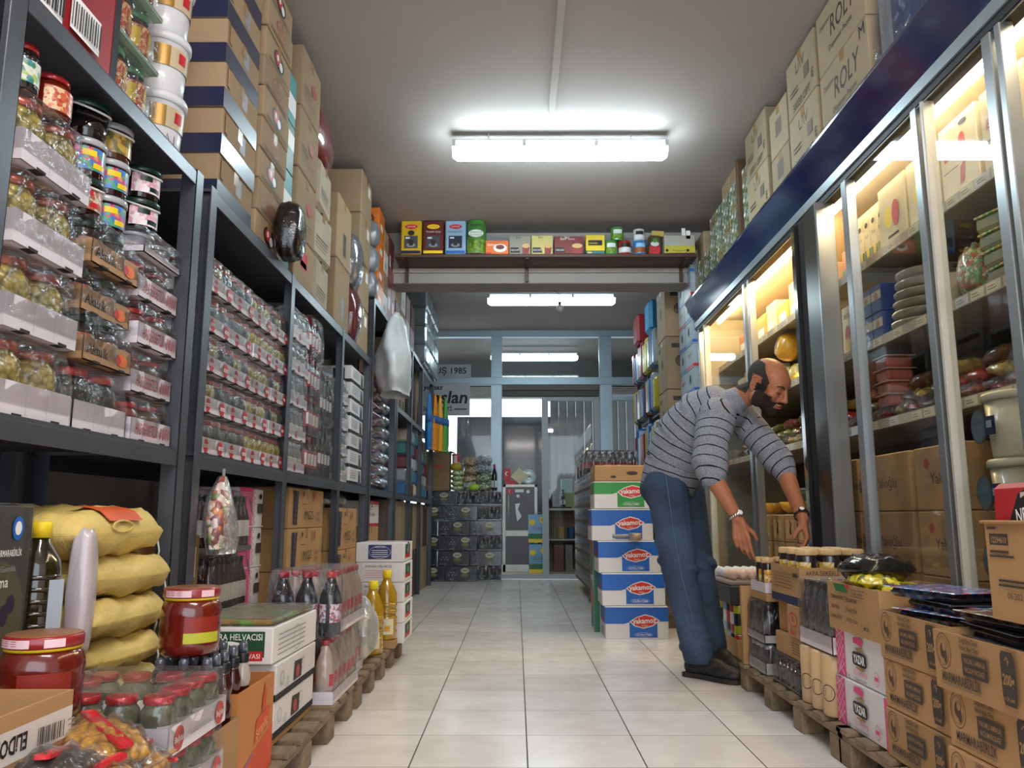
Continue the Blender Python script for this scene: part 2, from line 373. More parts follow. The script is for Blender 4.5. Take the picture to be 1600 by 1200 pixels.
fixture('ceiling_light', 'tube light hanging behind the beam near the glass wall', .375, 8.31, 3.10, dm=emis('glowing dim diffuser', (.74, .93, 1.0), TUBE_E*.55))
fixture('ceiling_light', 'tube light seen through the upper glass panes', .28, 12.3, 3.28, dm=MATS['glowing dim diffuser'])
fixture('ceiling_light', 'tube light hanging behind the viewer towards the shop entrance', .3, .25, 3.10, cool=False)
# bare bulb hanging from the beam
o = bpy.data.objects.new('hanging_bulb', None); COL.objects.link(o); o.location = (.38, 6.8, 2.60); tag(o, 'small dusty unlit bulb hanging from the beam', 'bulb')
MB().ball((0, 0, 0), .034, .034, .036, mat('dusty bulb glass', '8A8580', .5)).obj('bulb', o)
MB().tube([(0, 0, .03), (0, 0, .06)], .014, black).tube([(0, 0, .05), (.01, 0, .12), (-.05, 0, .165)], .003, black, 6).obj('socket', o)
# ================================================================= RACKS (left)
def rack(name, label, ys, levels, x0=-1.56, x1=-1.02, ztop=1.96, pw=.055):
    r = bpy.data.objects.new(name, None); COL.objects.link(r); r.location = (0, ys[0], 0); tag(r, label, 'rack'); y0 = ys[0]
    for y in ys:
        for xx, sgn in ((x1, -1), (x0, 1)):
            u = MB(); a, b = sorted((xx, xx+sgn*.05)); c, d_ = sorted((xx, xx+sgn*.004))
            u.box(c, d_, y-y0-pw/2, y-y0+pw/2, 0, ztop, steel, .001)        # angle steel: a face and a return
            e0 = y-y0+pw/2-.004 if y != ys[-1] else y-y0-pw/2
            u.box(a, b, e0, e0+.004, 0, ztop, steel, .001)
            if sgn == -1:
                for k in range(int(ztop/.16)): Face(u, (c, y-y0-pw/2, 0), (0, 1, 0), (0, 0, 1), pw, ztop).k
            u.obj('upright', r)
    for z in levels:
        for i in range(len(ys)-1):
            a, b = ys[i]-y0, ys[i+1]-y0
            bm = MB(); bm.box(x1-.008, x1-.002, a+pw/2, b-pw/2, z-.048, z-.004, steel, .0008)
            bm.obj('beam', r)
            MB().box(x0+.003, x0+.006, a+pw/2, b-pw/2, z-.048, z-.004, steel, .0005).obj('beam', r)
            bb = MB().box(x0+.01, x1-.008, a+.005, b-.005, z-.004, z+.006, board); bb.obj('shelf_board', r)
    return r
rack('storage_rack', 'near grey steel rack bay holding olive jar trays and white buckets', [1.49, 2.435], [1.0, 1.895], ztop=1.90)
rack('storage_rack', 'grey steel rack in the middle of the left wall, white logo trays inside', [2.56, 3.54, 4.62, 5.50], [1.0, 1.895], ztop=1.90)
rack('storage_rack', 'tall grey steel rack with a white plastic bag hanging on it', [5.60, 6.70], [1.0, 2.38], ztop=2.36)
rack('storage_rack', 'farthest grey steel rack on the left, next to the black trays', [6.80, 7.75, 8.62, 9.75], [1.0, 1.75, 2.44], ztop=2.42)
# ================================================================= GOODS: BUILDERS
slot = mat('dark slot', '2B2320', .8)
def carton(w, d, h, m=kraft, pr=None, b=.004, tape=True, flaps=False, part='body'):
    """closed box; w across (x), d along the aisle (y), base centre at the origin; pr(mb, F) prints on it"""
    mb = MB().box(-w/2, w/2, -d/2, d/2, 0, h, m, b)
    if pr: pr(mb, lambda k: faces(mb, -w/2, w/2, -d/2, d/2, 0, h, k))
    kids = []
    if tape:
        t = MB(); t.box(-w/2-.001, w/2+.001, -.024, .024, h-.0002, h+.0008, tapem); 
        for x in (-w/2-.0012, w/2+.0004): t.box(x, x+.0008, -.024, .024, h-.05, h, tapem)
        kids.append(Node('packing_tape', t))
    return Node('carton', None, [Node(part, mb)]+kids) if kids else Node('carton', mb)
def openbox(w, d, h, m=kraft, pr=None, t=.004, flap=.06, jag=0, fl='EWNS'):
    """open carton: four walls, a bottom, and torn or folded-out flaps as parts"""
    mb = MB(); mb.box(-w/2, w/2, -d/2, d/2, 0, t, m)
    for (x0, x1, y0, y1) in ((-w/2, w/2, -d/2, -d/2+t), (-w/2, w/2, d/2-t, d/2), (-w/2, -w/2+t, -d/2+t, d/2-t), (w/2-t, w/2, -d/2+t, d/2-t)): mb.box(x0, x1, y0, y1, t, h, m)
    if pr: pr(mb, lambda k: faces(mb, -w/2, w/2, -d/2, d/2, 0, h, k))
    kids = []
    for s_ in fl:
        f = MB(); n = 7; L = w if s_ in 'NS' else d; vs = []
        for i in range(n+1):
            q = -L/2+L*i/n; e = flap*(1+(random.uniform(-.5, .2) if jag else 0))
            for k, tt in ((0, 0), (1, 0), (0, 1), (1, 1)):
                out = k*e*.8+tt*t*.4; z = h+k*e*(-.5 if not jag else -.15)+tt*t
                if s_ == 'E': vs.append((w/2+out, q, z))
                if s_ == 'W': vs.append((-w/2-out, q, z))
                if s_ == 'N': vs.append((q, d/2+out, z))
                if s_ == 'S': vs.append((q, -d/2-out, z))
        fs = []
        for i in range(n):
            a = 4*i; c = a+4; fs += [(a, a+1, c+1, c), (a+2, c+2, c+3, a+3), (a+1, a+3, c+3, c+1), (a, c, c+2, a+2)]
        f.add(vs, fs, m); kids.append(Node('flap', f))
    return Node('open_carton', None, [Node('body', mb)]+kids)
# ---- jars, tubs, bottles, cans
def band(mb, r, z0, z1, m, a0=0, a1=360, seg=16): return mb.lathe([(r, z0), (r, z1)], m, seg, a0=a0, a1=a1)
def jar(r, h, body, lid, label=None, lab=(.25, .6), a=(-70, 70), seg=14, mark=None, name='jar', lidlab=None):
    mb = MB().lathe([(r*.85, 0), (r, h*.04), (r, h*.66), (r*.96, h*.74), (r*.78, h*.82), (r*.78, h*.88)], body, seg)
    if label: 
        for c in ((a[0], a[1]), (a[0]-180, a[1]-180)): band(mb, r*1.012, h*lab[0], h*lab[1], label, *c, seg=8)
    if mark:
        for c in (-60, 0, 40): mb.lathe([(r*1.02, h*(lab[0]+.1)), (r*1.02, h*(lab[1]-.06))], mark, 4, a0=c, a1=c+26)
    l = MB().lathe([(r*.84, h*.86), (r*.86, h*.87), (r*.86, h*.98), (r*.8, h)], lid, seg)
    return Node(name, mb, [Node('lid', l)])
def tub(r, h, body, lid, label=None, mark=None, seg=18, handle=True):
    mb = MB().lathe([(r*.86, 0), (r*.9, h*.03), (r*.97, h*.82)], body, seg)
    k = []
    if label: band(mb, r*.965, h*.16, h*.76, label, -62, 62, 10)
    if mark: 
        for a0, z0, z1 in ((-38, .52, .68), (-8, .22, .36)): mb.lathe([(r*.975, h*z0), (r*.985, h*z1)], mark, 5, a0=a0, a1=a0+38)
    k.append(Node('lid', MB().lathe([(r*.99, h*.82), (r*1.03, h*.84), (r*1.04, h*.97), (r*.98, h), (r*.9, h), (r*.88, h*.97)], lid, seg)))
    if handle:
        t = MB(); t.tube([(r*1.03*math.cos(R(a)), r*1.03*math.sin(R(a)), h*(.86-.16*math.sin(R((a+75)/150*180)))) for a in range(-75, 76, 15)], .003, whitep, 6); k.append(Node('handle', t))
    return Node('tub', None, [Node('body', mb)]+k)
def bottle(r, h, body, cap, label=None, lab=(.2, .5), seg=12, neck=.3, liquid=None, name='bottle', capr=1.15, mark=None):
    rn = r*neck
    prof = [(r*.85, 0), (r, h*.03), (r, h*.55), (r*.92, h*.64), (rn*1.3, h*.8), (rn, h*.86), (rn, h*.92)]
    ms = [body]*6
    if liquid: ms = [liquid]*3+[body]*3
    mb = MB().lathe(prof, ms, seg)
    if label: band(mb, r*1.012, h*lab[0], h*lab[1], label, -80, 80, 8); band(mb, r*1.012, h*lab[0], h*lab[1], label, 100, 260, 8)
    if mark: 
        for c in (-50, 0, 130, 190): mb.lathe([(r*1.02, h*(lab[0]+.06)), (r*1.02, h*(lab[1]-.05))], mark, 4, a0=c, a1=c+34)
    c = MB().lathe([(rn*capr, h*.9), (rn*capr, h*.985), (rn*capr*.85, h)], cap, seg)
    return Node(name, mb, [Node('cap', c)])
def can(r, h, m, band_m=None, rim=None, seg=16, mark=None):
    rim = rim or mat('tin metal', 'B8B4AC', .3, metal=.8)
    mb = MB().lathe([(r*.97, 0), (r, .003), (r, h*.3), (r, h*.72), (r, h-.003), (r*.97, h)], [rim, m, band_m or m, m, rim], seg)
    if mark: mb.lathe([(r*1.01, h*.3), (r*1.01, h*.7)], mark, 8, a0=-140, a1=-40)
    return Node('can', mb)
def hull(x0, x1, y0, y1, z0, z1, tin=.12, wr=.006, m=None, nx=6, ny=8, nz=4, top=True):
    """shrink film drawn over a pack: narrower at the top, wrinkled"""
    mb = MB(); rn = random.Random(int((x1-x0)*1e4+(y1-y0)*1e3)+int(z1*1e4)); g = []
    per = [(i/nx, 0) for i in range(nx)]+[(1, j/ny) for j in range(ny)]+[(1-i/nx, 1) for i in range(nx)]+[(0, 1-j/ny) for j in range(ny)]
    n = len(per); cx, cy = (x0+x1)/2, (y0+y1)/2
    for k in range(nz+1):
        t = k/nz; s = 1-tin*t**2.2
        for (u, v) in per:
            x = x0+(x1-x0)*u; y = y0+(y1-y0)*v; w = rn.uniform(-wr, wr)*(.3+t)*(1 if 0 < k < nz else .4)
            dx, dy = x-cx, y-cy; q = math.hypot(dx, dy) or 1
            g.append((cx+dx*s+dx/q*w, cy+dy*s+dy/q*w, z0+(z1-z0)*t+rn.uniform(-wr, wr)*.4*(t > 0)))
    fs = [(k*n+i, k*n+(i+1) % n, (k+1)*n+(i+1) % n, (k+1)*n+i) for k in range(nz) for i in range(n)]
    if top:
        g.append((cx, cy, z1-.004)); c = len(g)-1; fs += [(nz*n+i, nz*n+(i+1) % n, c) for i in range(n)]
    mb.add(g, fs, m or film, False); return mb
def pack(nx, ny, r, one, th, tm, h, wrap=True, pr=None, slots=True, gap=1.06, tin=.1, name='pack', part='tray', tray=True, slotm=None):
    """a shrink-wrapped case: tray, the jars standing in it, film over them"""
    w, d = nx*2*r*gap+.006, ny*2*r*gap+.006; kids = []
    if tray:
        t = MB(); t.box(-w/2, w/2, -d/2, d/2, 0, .003, tm)
        for (x0, x1, y0, y1) in ((-w/2, w/2, -d/2, -d/2+.003), (-w/2, w/2, d/2-.003, d/2), (-w/2, -w/2+.003, -d/2, d/2), (w/2-.003, w/2, -d/2, d/2)): t.box(x0, x1, y0, y1, 0, th, tm)
        if slots:
            F = faces(t, -w/2, w/2, -d/2, d/2, 0, th, 'E', .0008); q = slotm or slot
            for u in (d*.2, d*.72): F.rect(u, 0, u+.035, .006, q); t.box(w/2-.02, w/2-.001, -d/2+u, -d/2+u+.035, -.0006, .0002, q)
            for u in (d*.36, d*.64): F.rect(u, .004, u+.0012, th, mat('tray crease', 'A8A4A6', .7))
        if pr: pr(t, lambda k: faces(t, -w/2, w/2, -d/2, d/2, 0, th, k, .001))
        kids.append(Node(part, t))
    for i in range(nx):
        for j in range(ny):
            if nx > 2 and 0 < i < nx-1 and 0 < j < ny-1: continue
            o = one[(i+j) % len(one)] if isinstance(one, list) else one
            kids.append(Inst(o, -w/2+.003+r*gap*(2*i+1), -d/2+.003+r*gap*(2*j+1), .004, 0))
    if wrap: kids.append(Node('shrink_film', hull(-w/2-.002, w/2+.002, -d/2-.002, d/2+.002, th*.35 if tray else 0, h+.006, tin)))
    n = Node(name, None, kids); n.size = (w, d); return n
def pillow(w, d, h, m, seed=0, nu=18, nv=14, pw=2.6, wr=.004, ears=.0):
    """stuffed bag lying flat, base centre at the origin; seams along both short ends"""
    mb = MB(); rn = random.Random(seed); ph = [rn.uniform(0, 6.28) for _ in range(6)]; vs = []
    for side in (1, -1):
        for i in range(nu+1):
            for j in range(nv+1):
                u = math.sin(math.pi/2*(2*i/nu-1)); v = math.sin(math.pi/2*(2*j/nv-1))
                e = (1-abs(u)**pw)**.5*(1-abs(v)**(pw*1.1))**.5
                z = side*h/2*e; k = wr*(math.sin(9*u+ph[0]+3*v)+math.sin(14*v+ph[1]-5*u)+.8*math.sin(23*u+ph[2])*abs(v))*min(1, e*2)
                x = u*w/2*(1-.06*(1-abs(v))*0+ears*abs(u*v)); y = v*d/2*(1-.05*math.cos(u*2.2+ph[3]))
                sag = -h*.18*(1-e)*(1 if side > 0 else .2)
                x *= (1-.30*v*v)**.5; y *= (1-.30*u*u)**.5; vs.append((x, y, h/2+z+k+sag*.2))
    n = (nu+1)*(nv+1); fs = []
    for i in range(nu):
        for j in range(nv):
            a = i*(nv+1)+j; fs += [(a, a+nv+1, a+nv+2, a+1), (n+a, n+a+1, n+a+nv+2, n+a+nv+1)]
    return mb.add(vs, fs, m, True)
def hang_bag(w, t, h, m, seed=0, taper=.35, n=12, k=14):
    """tied plastic bag hanging: narrow crumpled neck, full lower body; top centre at the origin"""
    mb = MB(); rn = random.Random(seed); ph = [rn.uniform(0, 6.28) for _ in range(8)]; vs = []
    for i in range(n+1):
        s = i/n; f = taper+(1-taper)*min(1, (s*1.9))**.8; f *= (1-max(0, s-.8)**1.5*2.2)
        for j in range(k):
            a = 2*math.pi*j/k; q = 1+.10*math.sin(3*a+ph[0]+4*s)+.07*math.sin(5*a+ph[1]-6*s)+rn.uniform(-.04, .04)
            vs.append((t/2*f*q*math.cos(a), w/2*f*q*math.sin(a)+.03*math.sin(3*s+ph[2])*w, -h*s))
    fs = [(i*k+j, i*k+(j+1) % k, (i+1)*k+(j+1) % k, (i+1)*k+j) for i in range(n) for j in range(k)]
    fs += [tuple(range(k)), tuple(range(n*k, n*k+k))[::-1]]
    return mb.add(vs, fs, m, True)
def pallet(w, d, label, loc, nb=4):
    wd = mat('weathered pallet wood', '7E6B55', .85, var=.3, ns=5, bump=.4, bs=18, stretch=(6, 1, 6))
    ks = []; 
    for i in range(max(5, int(d/.14))):
        n = max(5, int(d/.14)); y = -d/2+.045+(d-.09)*i/(n-1); ks.append(Node('deck_board', MB().box(-w/2, w/2, y-.045, y+.045, .098, .115, wd, .002)))
    for x in (-w/2+.045, 0, w/2-.045):
        ks.append(Node('stringer_board', MB().box(x-.04, x+.04, -d/2, d/2, .08, .097, wd, .002)))
        for i in range(nb):
            y = -d/2+.06+(d-.12)*i/(nb-1); ks.append(Node('block', MB().box(x-.042, x+.042, y-.05, y+.05, 0, .079, wd, .003)))
    return put(Node('wooden_pallet', None, ks), 'wooden_pallet', label, 'pallet', loc)
# ================================================================= LEFT WALL: MIDDLE SHELVES
red_lid = mat('red metal lid', 'B5262B', .3, metal=.3, coat=.5)
copper_lid = mat('copper red lid', 'B0553F', .3, metal=.5, coat=.5)
dkgreen_lid = mat('dark green plastic lid', '0E2E26', .35, coat=.3)
black_lid = mat('black plastic lid', '151618', .35)
clear_lid = mat('clear plastic lid', 'A9ABB0', .2, coat=.5)
olives = cellmat('green olives', 'B5A24A', '4E4A1C', 46)
olives_s = cellmat('small green olives', 'AFA048', '55491A', 60)
dolives = cellmat('black olives', '1E1B1A', '070606', 50, coat=1)
pickles = cellmat('yellow peppers', 'C9B844', '6B6420', 55)
syrup = mat('dark glossy contents', '16100F', .12, coat=1)
cherry = mat('dark cherry jam', '2A0A0E', .12, coat=1)
honey = mat('brown honey jam', '4A2312', .12, coat=1)
paste = mat('red tomato paste', '66180D', .18, coat=1, bump=.1, bs=14)
pinar = mat('white paper label', 'DAD6CE', .5, var=.12, ns=30)
rose_label = cellmat('rose jam label', 'E8DDE0', 'D8A8B8', 26, .4, 0, c3=('EFE9EA', 'F0ECEC', 'D68AA5', 'E9C8D3', '6E8F5A'), coat=.2)
berry_label = cellmat('berry jam label', '3F78C8', '2C5FAF', 30, .4, 0, c3=('3E7FD0', '4FA84A', 'D8344F', 'D8344F', '3E7FD0', 'E0A030'), coat=.2)
cherry_label = cellmat('cherry jam label', 'C8C0A8', 'B03828', 30, .4, 0, c3=('CFC6AE', 'B8402C', 'CBC3AB', '6C7A48', 'A5281E'), coat=.2)
gold_label = cellmat('fig jam label', 'B5913C', '8A6A28', 30, .4, 0, c3=('B7953F', '3A5A34', 'C9A64A', '6A4A28'), coat=.2)
green_label = cellmat('pickle label', '3E8F8A', 'C9C9A0', 30, .4, 0, c3=('3A86B0', '9CC05A', 'E3E0D0', '2F7F62'), coat=.2)
tom_label = cellmat('tomato label', 'B8432F', 'D9B27A', 40, .4, 0, c3=('B23A2B', 'C8613A', 'E0C89A', 'A52D24'), coat=.2)
trayw = mat('white tray board', 'D4CCD2', .55, var=.05, ns=5, bump=.06, bs=30)
trayk = mat('brown tray board', 'A5815C', .7, var=.1, ns=5)
Z1 = 1.007
bigolive = jar(.062, .158, olives, copper_lid, pinar, (.1, .42), mark=redp)
p_olive = pack(2, 2, .062, bigolive, .072, trayw, .162, tin=.12)
for i in range(4):
    put(p_olive, 'jar_pack', 'white tray of big green olive jars, left end of near shelf, '+lay(i, 4), 'pack of jars', (-1.045-.134, 1.715, Z1+.18*i), group=None)
put(jar(.036, .11, dolives, red_lid, green_label, (.15, .62)), 'pickle_jar', 'small jar with blue green label standing on the topmost olive tray', 'jar', (-1.09, 1.62, Z1+.545+.165))
put(jar(.05, .1, paste, red_lid, tom_label, (.1, .66)), 'sauce_jar', 'squat jar with red tomato label standing on the topmost olive tray', 'jar', (-1.10, 1.74, Z1+.545+.165))
bigblack = jar(.062, .15, dolives, red_lid, green_label, (.1, .45), a=(-30, 20))
put(pack(2, 2, .06, bigblack, .07, trayw, .155), 'jar_pack', 'white tray of black olive jars, standing on the near shelf beam below brown trays', 'pack of jars', (-1.05-.13, 2.0, Z1))
def aktuik(t, F):
    f = F('E'); f.text('Aktuik', f.w*.28, .02, .026, black, w=f.w*.42, bold=.01); f.disc(f.w*.78, .03, .028, orangep, .016); f.disc(f.w*.7, .028, .012, redp)
shortj = jar(.048, .115, cherry, dkgreen_lid, cherry_label, (.15, .6))
p_brown = pack(2, 2, .056, shortj, .06, trayk, .118, pr=aktuik, tin=.08)
for i in range(3):
    put(p_brown, 'jar_pack', 'brown printed tray of dark jars in film, '+('lowest of the three', 'middle of the three', 'topmost of the three')[i]+' on near shelf', 'pack of jars', (-1.05-.122+(.004, -.006, .006)[i], 2.0+(.006, -.004, .004)[i], Z1+.17+.122*i))
zt = Z1+.17+.366+.004
T1 = tub(.054, .1, cherry, dkgreen_lid, cherry_label, redp); T2 = tub(.054, .1, cherry, clear_lid, berry_label, yellowp, handle=False)
T3 = tub(.054, .1, syrup, dkgreen_lid); T4 = tub(.055, .1, honey, clear_lid, gold_label); T5 = tub(.056, .096, syrup, dkgreen_lid, rose_label, dkgreen_lid)
for (nd, lb, y, k) in ((T1, 'tub of cherry jam with black lid, lowest in the column behind olive trays', 1.93, 0), (T2, 'tub with blue berry label between two dark lidded tubs beside olive trays', 1.93, 1), (T3, 'plain black tub with dark green lid and white handle, beside topmost olive tray', 1.93, 2),
                       (T2, 'tub with blue strawberry label, lowest of the middle tub column', 2.055, 0), (T2, 'tub with blue strawberry label under the brown honey tub', 2.055, 1), (T4, 'brown tub with gold fig label, top of the middle tub column', 2.055, 2)):
    put(nd, 'jam_tub', lb, 'tub', (-1.115, y, zt+.103*k), rz=R(-25))
def redstripe(t, F):
    f = F('E'); m = mat('faded red tray print', 'B8525A', .6)
    f.text('HAS ŞERBETLİK', f.w*.1, .018, .034, m, w=f.w*.55, align='l', shear=.15, bold=.01)
    for k in range(4): f.poly([(f.w*(.7+.06*k), .016), (f.w*(.725+.06*k), .016), (f.w*(.745+.06*k), .05), (f.w*(.72+.06*k), .05)], m)
mixj = jar(.056, .108, mat('pale pickled contents', '6E5F52', .2, coat=.8), red_lid, berry_label, (.1, .6)); mixj2 = jar(.05, .105, mat('pink pickled contents', '7E4040', .2, coat=.8), red_lid, green_label, (.1, .6))
p_red = pack(2, 2, .058, [mixj, mixj2], .062, trayw, .115, pr=redstripe)
for i in range(4):
    put(p_red, 'jar_pack', 'white tray with red diagonal print beside the near upright, '+lay(i, 4), 'pack of jars', (-1.05-.125+.004*(-1)**i, 2.275, Z1+.134*i))
zt = Z1+.134*4+.002
gt = tub(.052, .062, mat('grey tub', '8C8A92', .3, coat=.6), clear_lid, handle=False)
put(pack(2, 2, .055, gt, .02, trayw, .07, slots=False, tin=.04), 'tub_pack', 'film wrapped pack of grey tubs under the rose label tubs', 'pack of tubs', (-1.05-.12, 2.28, zt-.005))
for k in range(2): put(T5, 'jam_tub', 'black tub with pink rose label and dark green lid, '+('lower of the two', 'upper of the two'), 'tub', (-1.118, 2.245, zt+.075+.1*k), rz=R(-28)) if False else put(T5, 'jam_tub', 'black tub with pink rose label and dark green lid, '+('lower of the two', 'upper of the two')[k], 'tub', (-1.118, 2.245, zt+.075+.1*k), rz=R(-28))
dj = jar(.05, .14, mat('dark shaded jar', '2A2022', .2, coat=.8), red_lid, None)
for k in range(4): put(dj, 'dark_jar', 'dark jar in the gap beside the near upright, '+lay(k, 4), 'jar', (-1.30, 2.36, Z1+.142*k))
# middle rack, first bay: trays with round red logos
def logos(n):
    def pr(t, F):
        f = F('E')
        for k in range(n):
            u = f.w*(k+.5)/n; f.disc(u, .028, .021, redp, .024, 14); f.rect(u-.021, .022, u+.021, .034, whitep); f.text('Bağdat', u, .0245, .008, redp, w=.036)
        g = F('S'); g.disc(g.w*.5, .028, .02, redp, .024, 12)
    return pr
sj1 = jar(.038, .118, olives_s, copper_lid, None); sj2 = jar(.038, .118, dolives, copper_lid, yellowp, (.2, .4)); sj3 = jar(.038, .118, pickles, copper_lid, None)
lp = [pack(2, 3, .038, [a, b], .056, trayw, .122, pr=logos(2), slots=True, tin=.14) for a, b in ((sj1, sj2), (sj2, sj2), (sj3, sj3), (sj1, sj3))]
col_name = ('nearest the front upright', 'second from the front upright', 'third from the front upright', 'beside the rear upright')
for c in range(4):
    for i in range(5):
        nd = lp[(0, 1, 2, 0)[c]] if (i+c) % 3 else lp[(1, 0, 3, 2)[c]]
        put(nd, 'jar_pack', 'red logo white jar tray, '+('bottom', 'second', 'third', 'fourth', 'top')[i]+' row, '+col_name[c], 'pack of jars',
            (-1.035-.085+random.uniform(-.004, .004), 2.725+.241*c, Z1+.138*i), group=None)
bk = MB().box(-.001, .001, -.1, .1, 0, .1, black)
# second bay: clear packs, red capped sauce bottles, dark bottle bundles
clearj = jar(.04, .14, mat('clear jar with pale contents', '8E9496', .15, coat=1), clear_lid, pinar, (.2, .5))
p_clear = pack(2, 4, .04, clearj, .05, trayw, .15, pr=lambda t, F: F('E').disc(.17, .025, .018, redp), tin=.1)
for i in range(5): put(p_clear, 'jar_pack', 'film wrapped pale jars on white tray in second rack bay, '+lay(i, 5), 'pack of jars', (-1.05-.09, 3.80, Z1+.158*i))
sauce = bottle(.03, .2, mat('dark red sauce', '4A1614', .2, coat=1), redp, mat('red sauce label', 'B0302C', .4), (.2, .6), mark=whitep)
p_sauce = pack(2, 4, .03, sauce, .03, trayw, .205, slots=False, tray=False)
for i in range(4): put(p_sauce, 'bottle_pack', 'film wrapped red capped sauce bottles in second rack bay, '+lay(i, 4), 'pack of bottles', (-1.05-.068, 4.14, Z1+.205*i))
dark_b = bottle(.033, .29, mat('dark soy bottle', '1C1416', .15, coat=1), mat('brown cap', '6B4A40', .4), mat('dark maroon label', '3E1E26', .4), (.2, .5), mark=whitep)
p_dark = pack(2, 4, .033, dark_b, .03, trayw, .3, slots=False, tray=False)
for i in range(2): put(p_dark, 'bottle_pack', 'tall film wrapped dark bottles next to the rear upright, '+('lower', 'upper')[i]+' bundle', 'pack of bottles', (-1.05-.075, 4.43, Z1+.302*i))
# third bay: white boxes printed with a bottle
def wb(mb, F):
    for k in ('E',):
        f = F(k); f.rect(0, 0, f.w, .02, black); f.rect(f.w*.72, .01, f.w*.93, .095, greyp); f.poly([(f.w*.78, .012), (f.w*.88, .012), (f.w*.88, .06), (f.w*.845, .072), (f.w*.845, .09), (f.w*.815, .09), (f.w*.815, .072), (f.w*.78, .06)], black)
        for q in range(4): f.rect(f.w*.08, .04+.014*q, f.w*.55, .044+.014*q, greyp)
    f = F('S'); f.rect(0, 0, f.w, .02, black); f.rect(f.w*.6, .01, f.w*.85, .09, black)
whb = carton(.3, .4, .106, whitec, wb, .003, tape=False)
for i in range(7): put(whb, 'carton', 'flat white box printed with a black bottle, '+lay(i, 7)+' of the white box column', 'box', (-1.05-.15, 5.22+random.uniform(-.004, .004), Z1+.1075*i))
p_wr = pack(2, 3, .035, clearj, .05, trayw, .15, tin=.15)
for i in range(4): put(p_wr, 'jar_pack', 'small film wrapped jar pack left of the flat white boxes, '+lay(i, 4), 'pack of jars', (-1.05-.08, 4.86, Z1+.158*i))
# tall rack: red and clear bags of grain, stacked flat
redbag = mat('red printed bag end', '9E2026', .3, coat=.6); grain = mat('pale grain in clear bag', 'A08C7C', .25, coat=.8, var=.2, ns=40)
def grainbag():
    mb = pillow(.36, .5, .07, grain, 3, wr=.002)
    f = MB().box(-.18, .183, -.25, .25, .026, .036, redbag, .003)
    return Node('grain_bag', mb, [Node('sealed_seam', f)])
gb = grainbag()
for i in range(13): put(gb, 'grain_bag', 'flat clear bag with red seam in tall rack, '+lay(i, 13)+' of its pile', 'bag', (-1.24, 5.93, Z1+.066*i), rz=R(random.uniform(-2, 2)))
p2 = pillow(.3, .35, .12, mat('crinkled silver wrap', 'A8ACB2', .2, metal=.6, bump=.5, bs=18), 5)
for i in range(9): put(Node('foil_pack', p2), 'foil_pack', 'silver film pack behind grain bags in tall rack, '+lay(i, 9), 'pack', (-1.18, 6.42, Z1+.1*i))
o = put(Node('plastic_bag', hang_bag(.55, .26, .62, mat('thin white carrier bag', 'B9BCBC', .45, bump=.35, bs=9, coat=.2), 4, .28, 20, 26), [Node('knot', MB().ball((0, 0, .0), .03, .04, .035, mat('thin white carrier bag', 'B9BCBC', .45)))]), 'plastic_bag', 'crumpled white plastic bag hanging from the tall rack rail', 'bag', (-.925, 6.0, 2.33), ry=R(0))
# far rack: small kraft cartons, colourful packets, shiny pack on top
sk = carton(.32, .2, .15, kraftd, lambda mb, F: F('E').rect(.05, .03, .15, .1, inkb), .003, tape=False)
for c in range(3):
    for i in range(4): put(sk, 'carton', 'small dull carton in far rack, '+ORD[c]+' column, '+lay(i, 4), 'box', (-1.22, 6.98+.22*c, 1.76+.152*i))
cm = [mat('packet '+n, h, .35, coat=.4, bump=.2, bs=12) for n, h in (('blue', '3C6C9C'), ('silver', '9AA0A8'), ('maroon', '6E2430'), ('teal', '3B7F83'), ('cream', 'B8AE9A'))]
for c in range(6):
    for i in range(5):
        put(Node('packet', MB().box(-.14, .14, -.09, .09, 0, .13, cm[(c*2+i) % 5], .02)), 'packet', cm[(c*2+i) % 5].name.split()[1]+' packet in far rack, '+ORD[c]+' column, '+lay(i, 5), 'packet', (-1.2, 7.9+.3*c, Z1+.132*i), rz=R(random.uniform(-6, 6)))
fp = carton(.34, .42, .2, mat('shiny blister pack', '9AA3AA', .18, metal=.4, bump=.6, bs=16), None, .02, tape=False)
for c in range(3):
    for i in range(4): put(fp, 'film_bale', 'shiny film wrapped bale on top of far rack, '+ORD[c]+' along, '+lay(i, 4), 'bale', (-1.14, 8.65+.44*c, 2.446+.205*i))
# cloths hanging off the far rack
def mitt(m, seed):
    mb = hang_bag(.17, .07, .62, m, seed, .25, 14, 12)
    return Node('hanging_cloth', mb, [Node('paper_band', MB().lathe([(.5, -.33), (.5, -.25)], mat('blue paper band', '2F5E9E', .5), 12, sx=.078, sy=.18))])
for nm, h, x, y in (('blue', '2F7FC0', -.99, 9.0), ('orange', 'E88A1E', -.94, 9.15), ('yellow orange', 'E0A02A', -.90, 9.35), ('green', '55A04A', -.85, 9.5)):
    put(mitt(mat('cloth '+nm, h, .7, bump=.2), len(nm)), 'hanging_cloth', nm+' cloth bundle hanging from the far rack in front of the sign', 'cloth', (x, y, 2.20+.02*(y-9)), sc=(1.2, 1.25, 1.05))
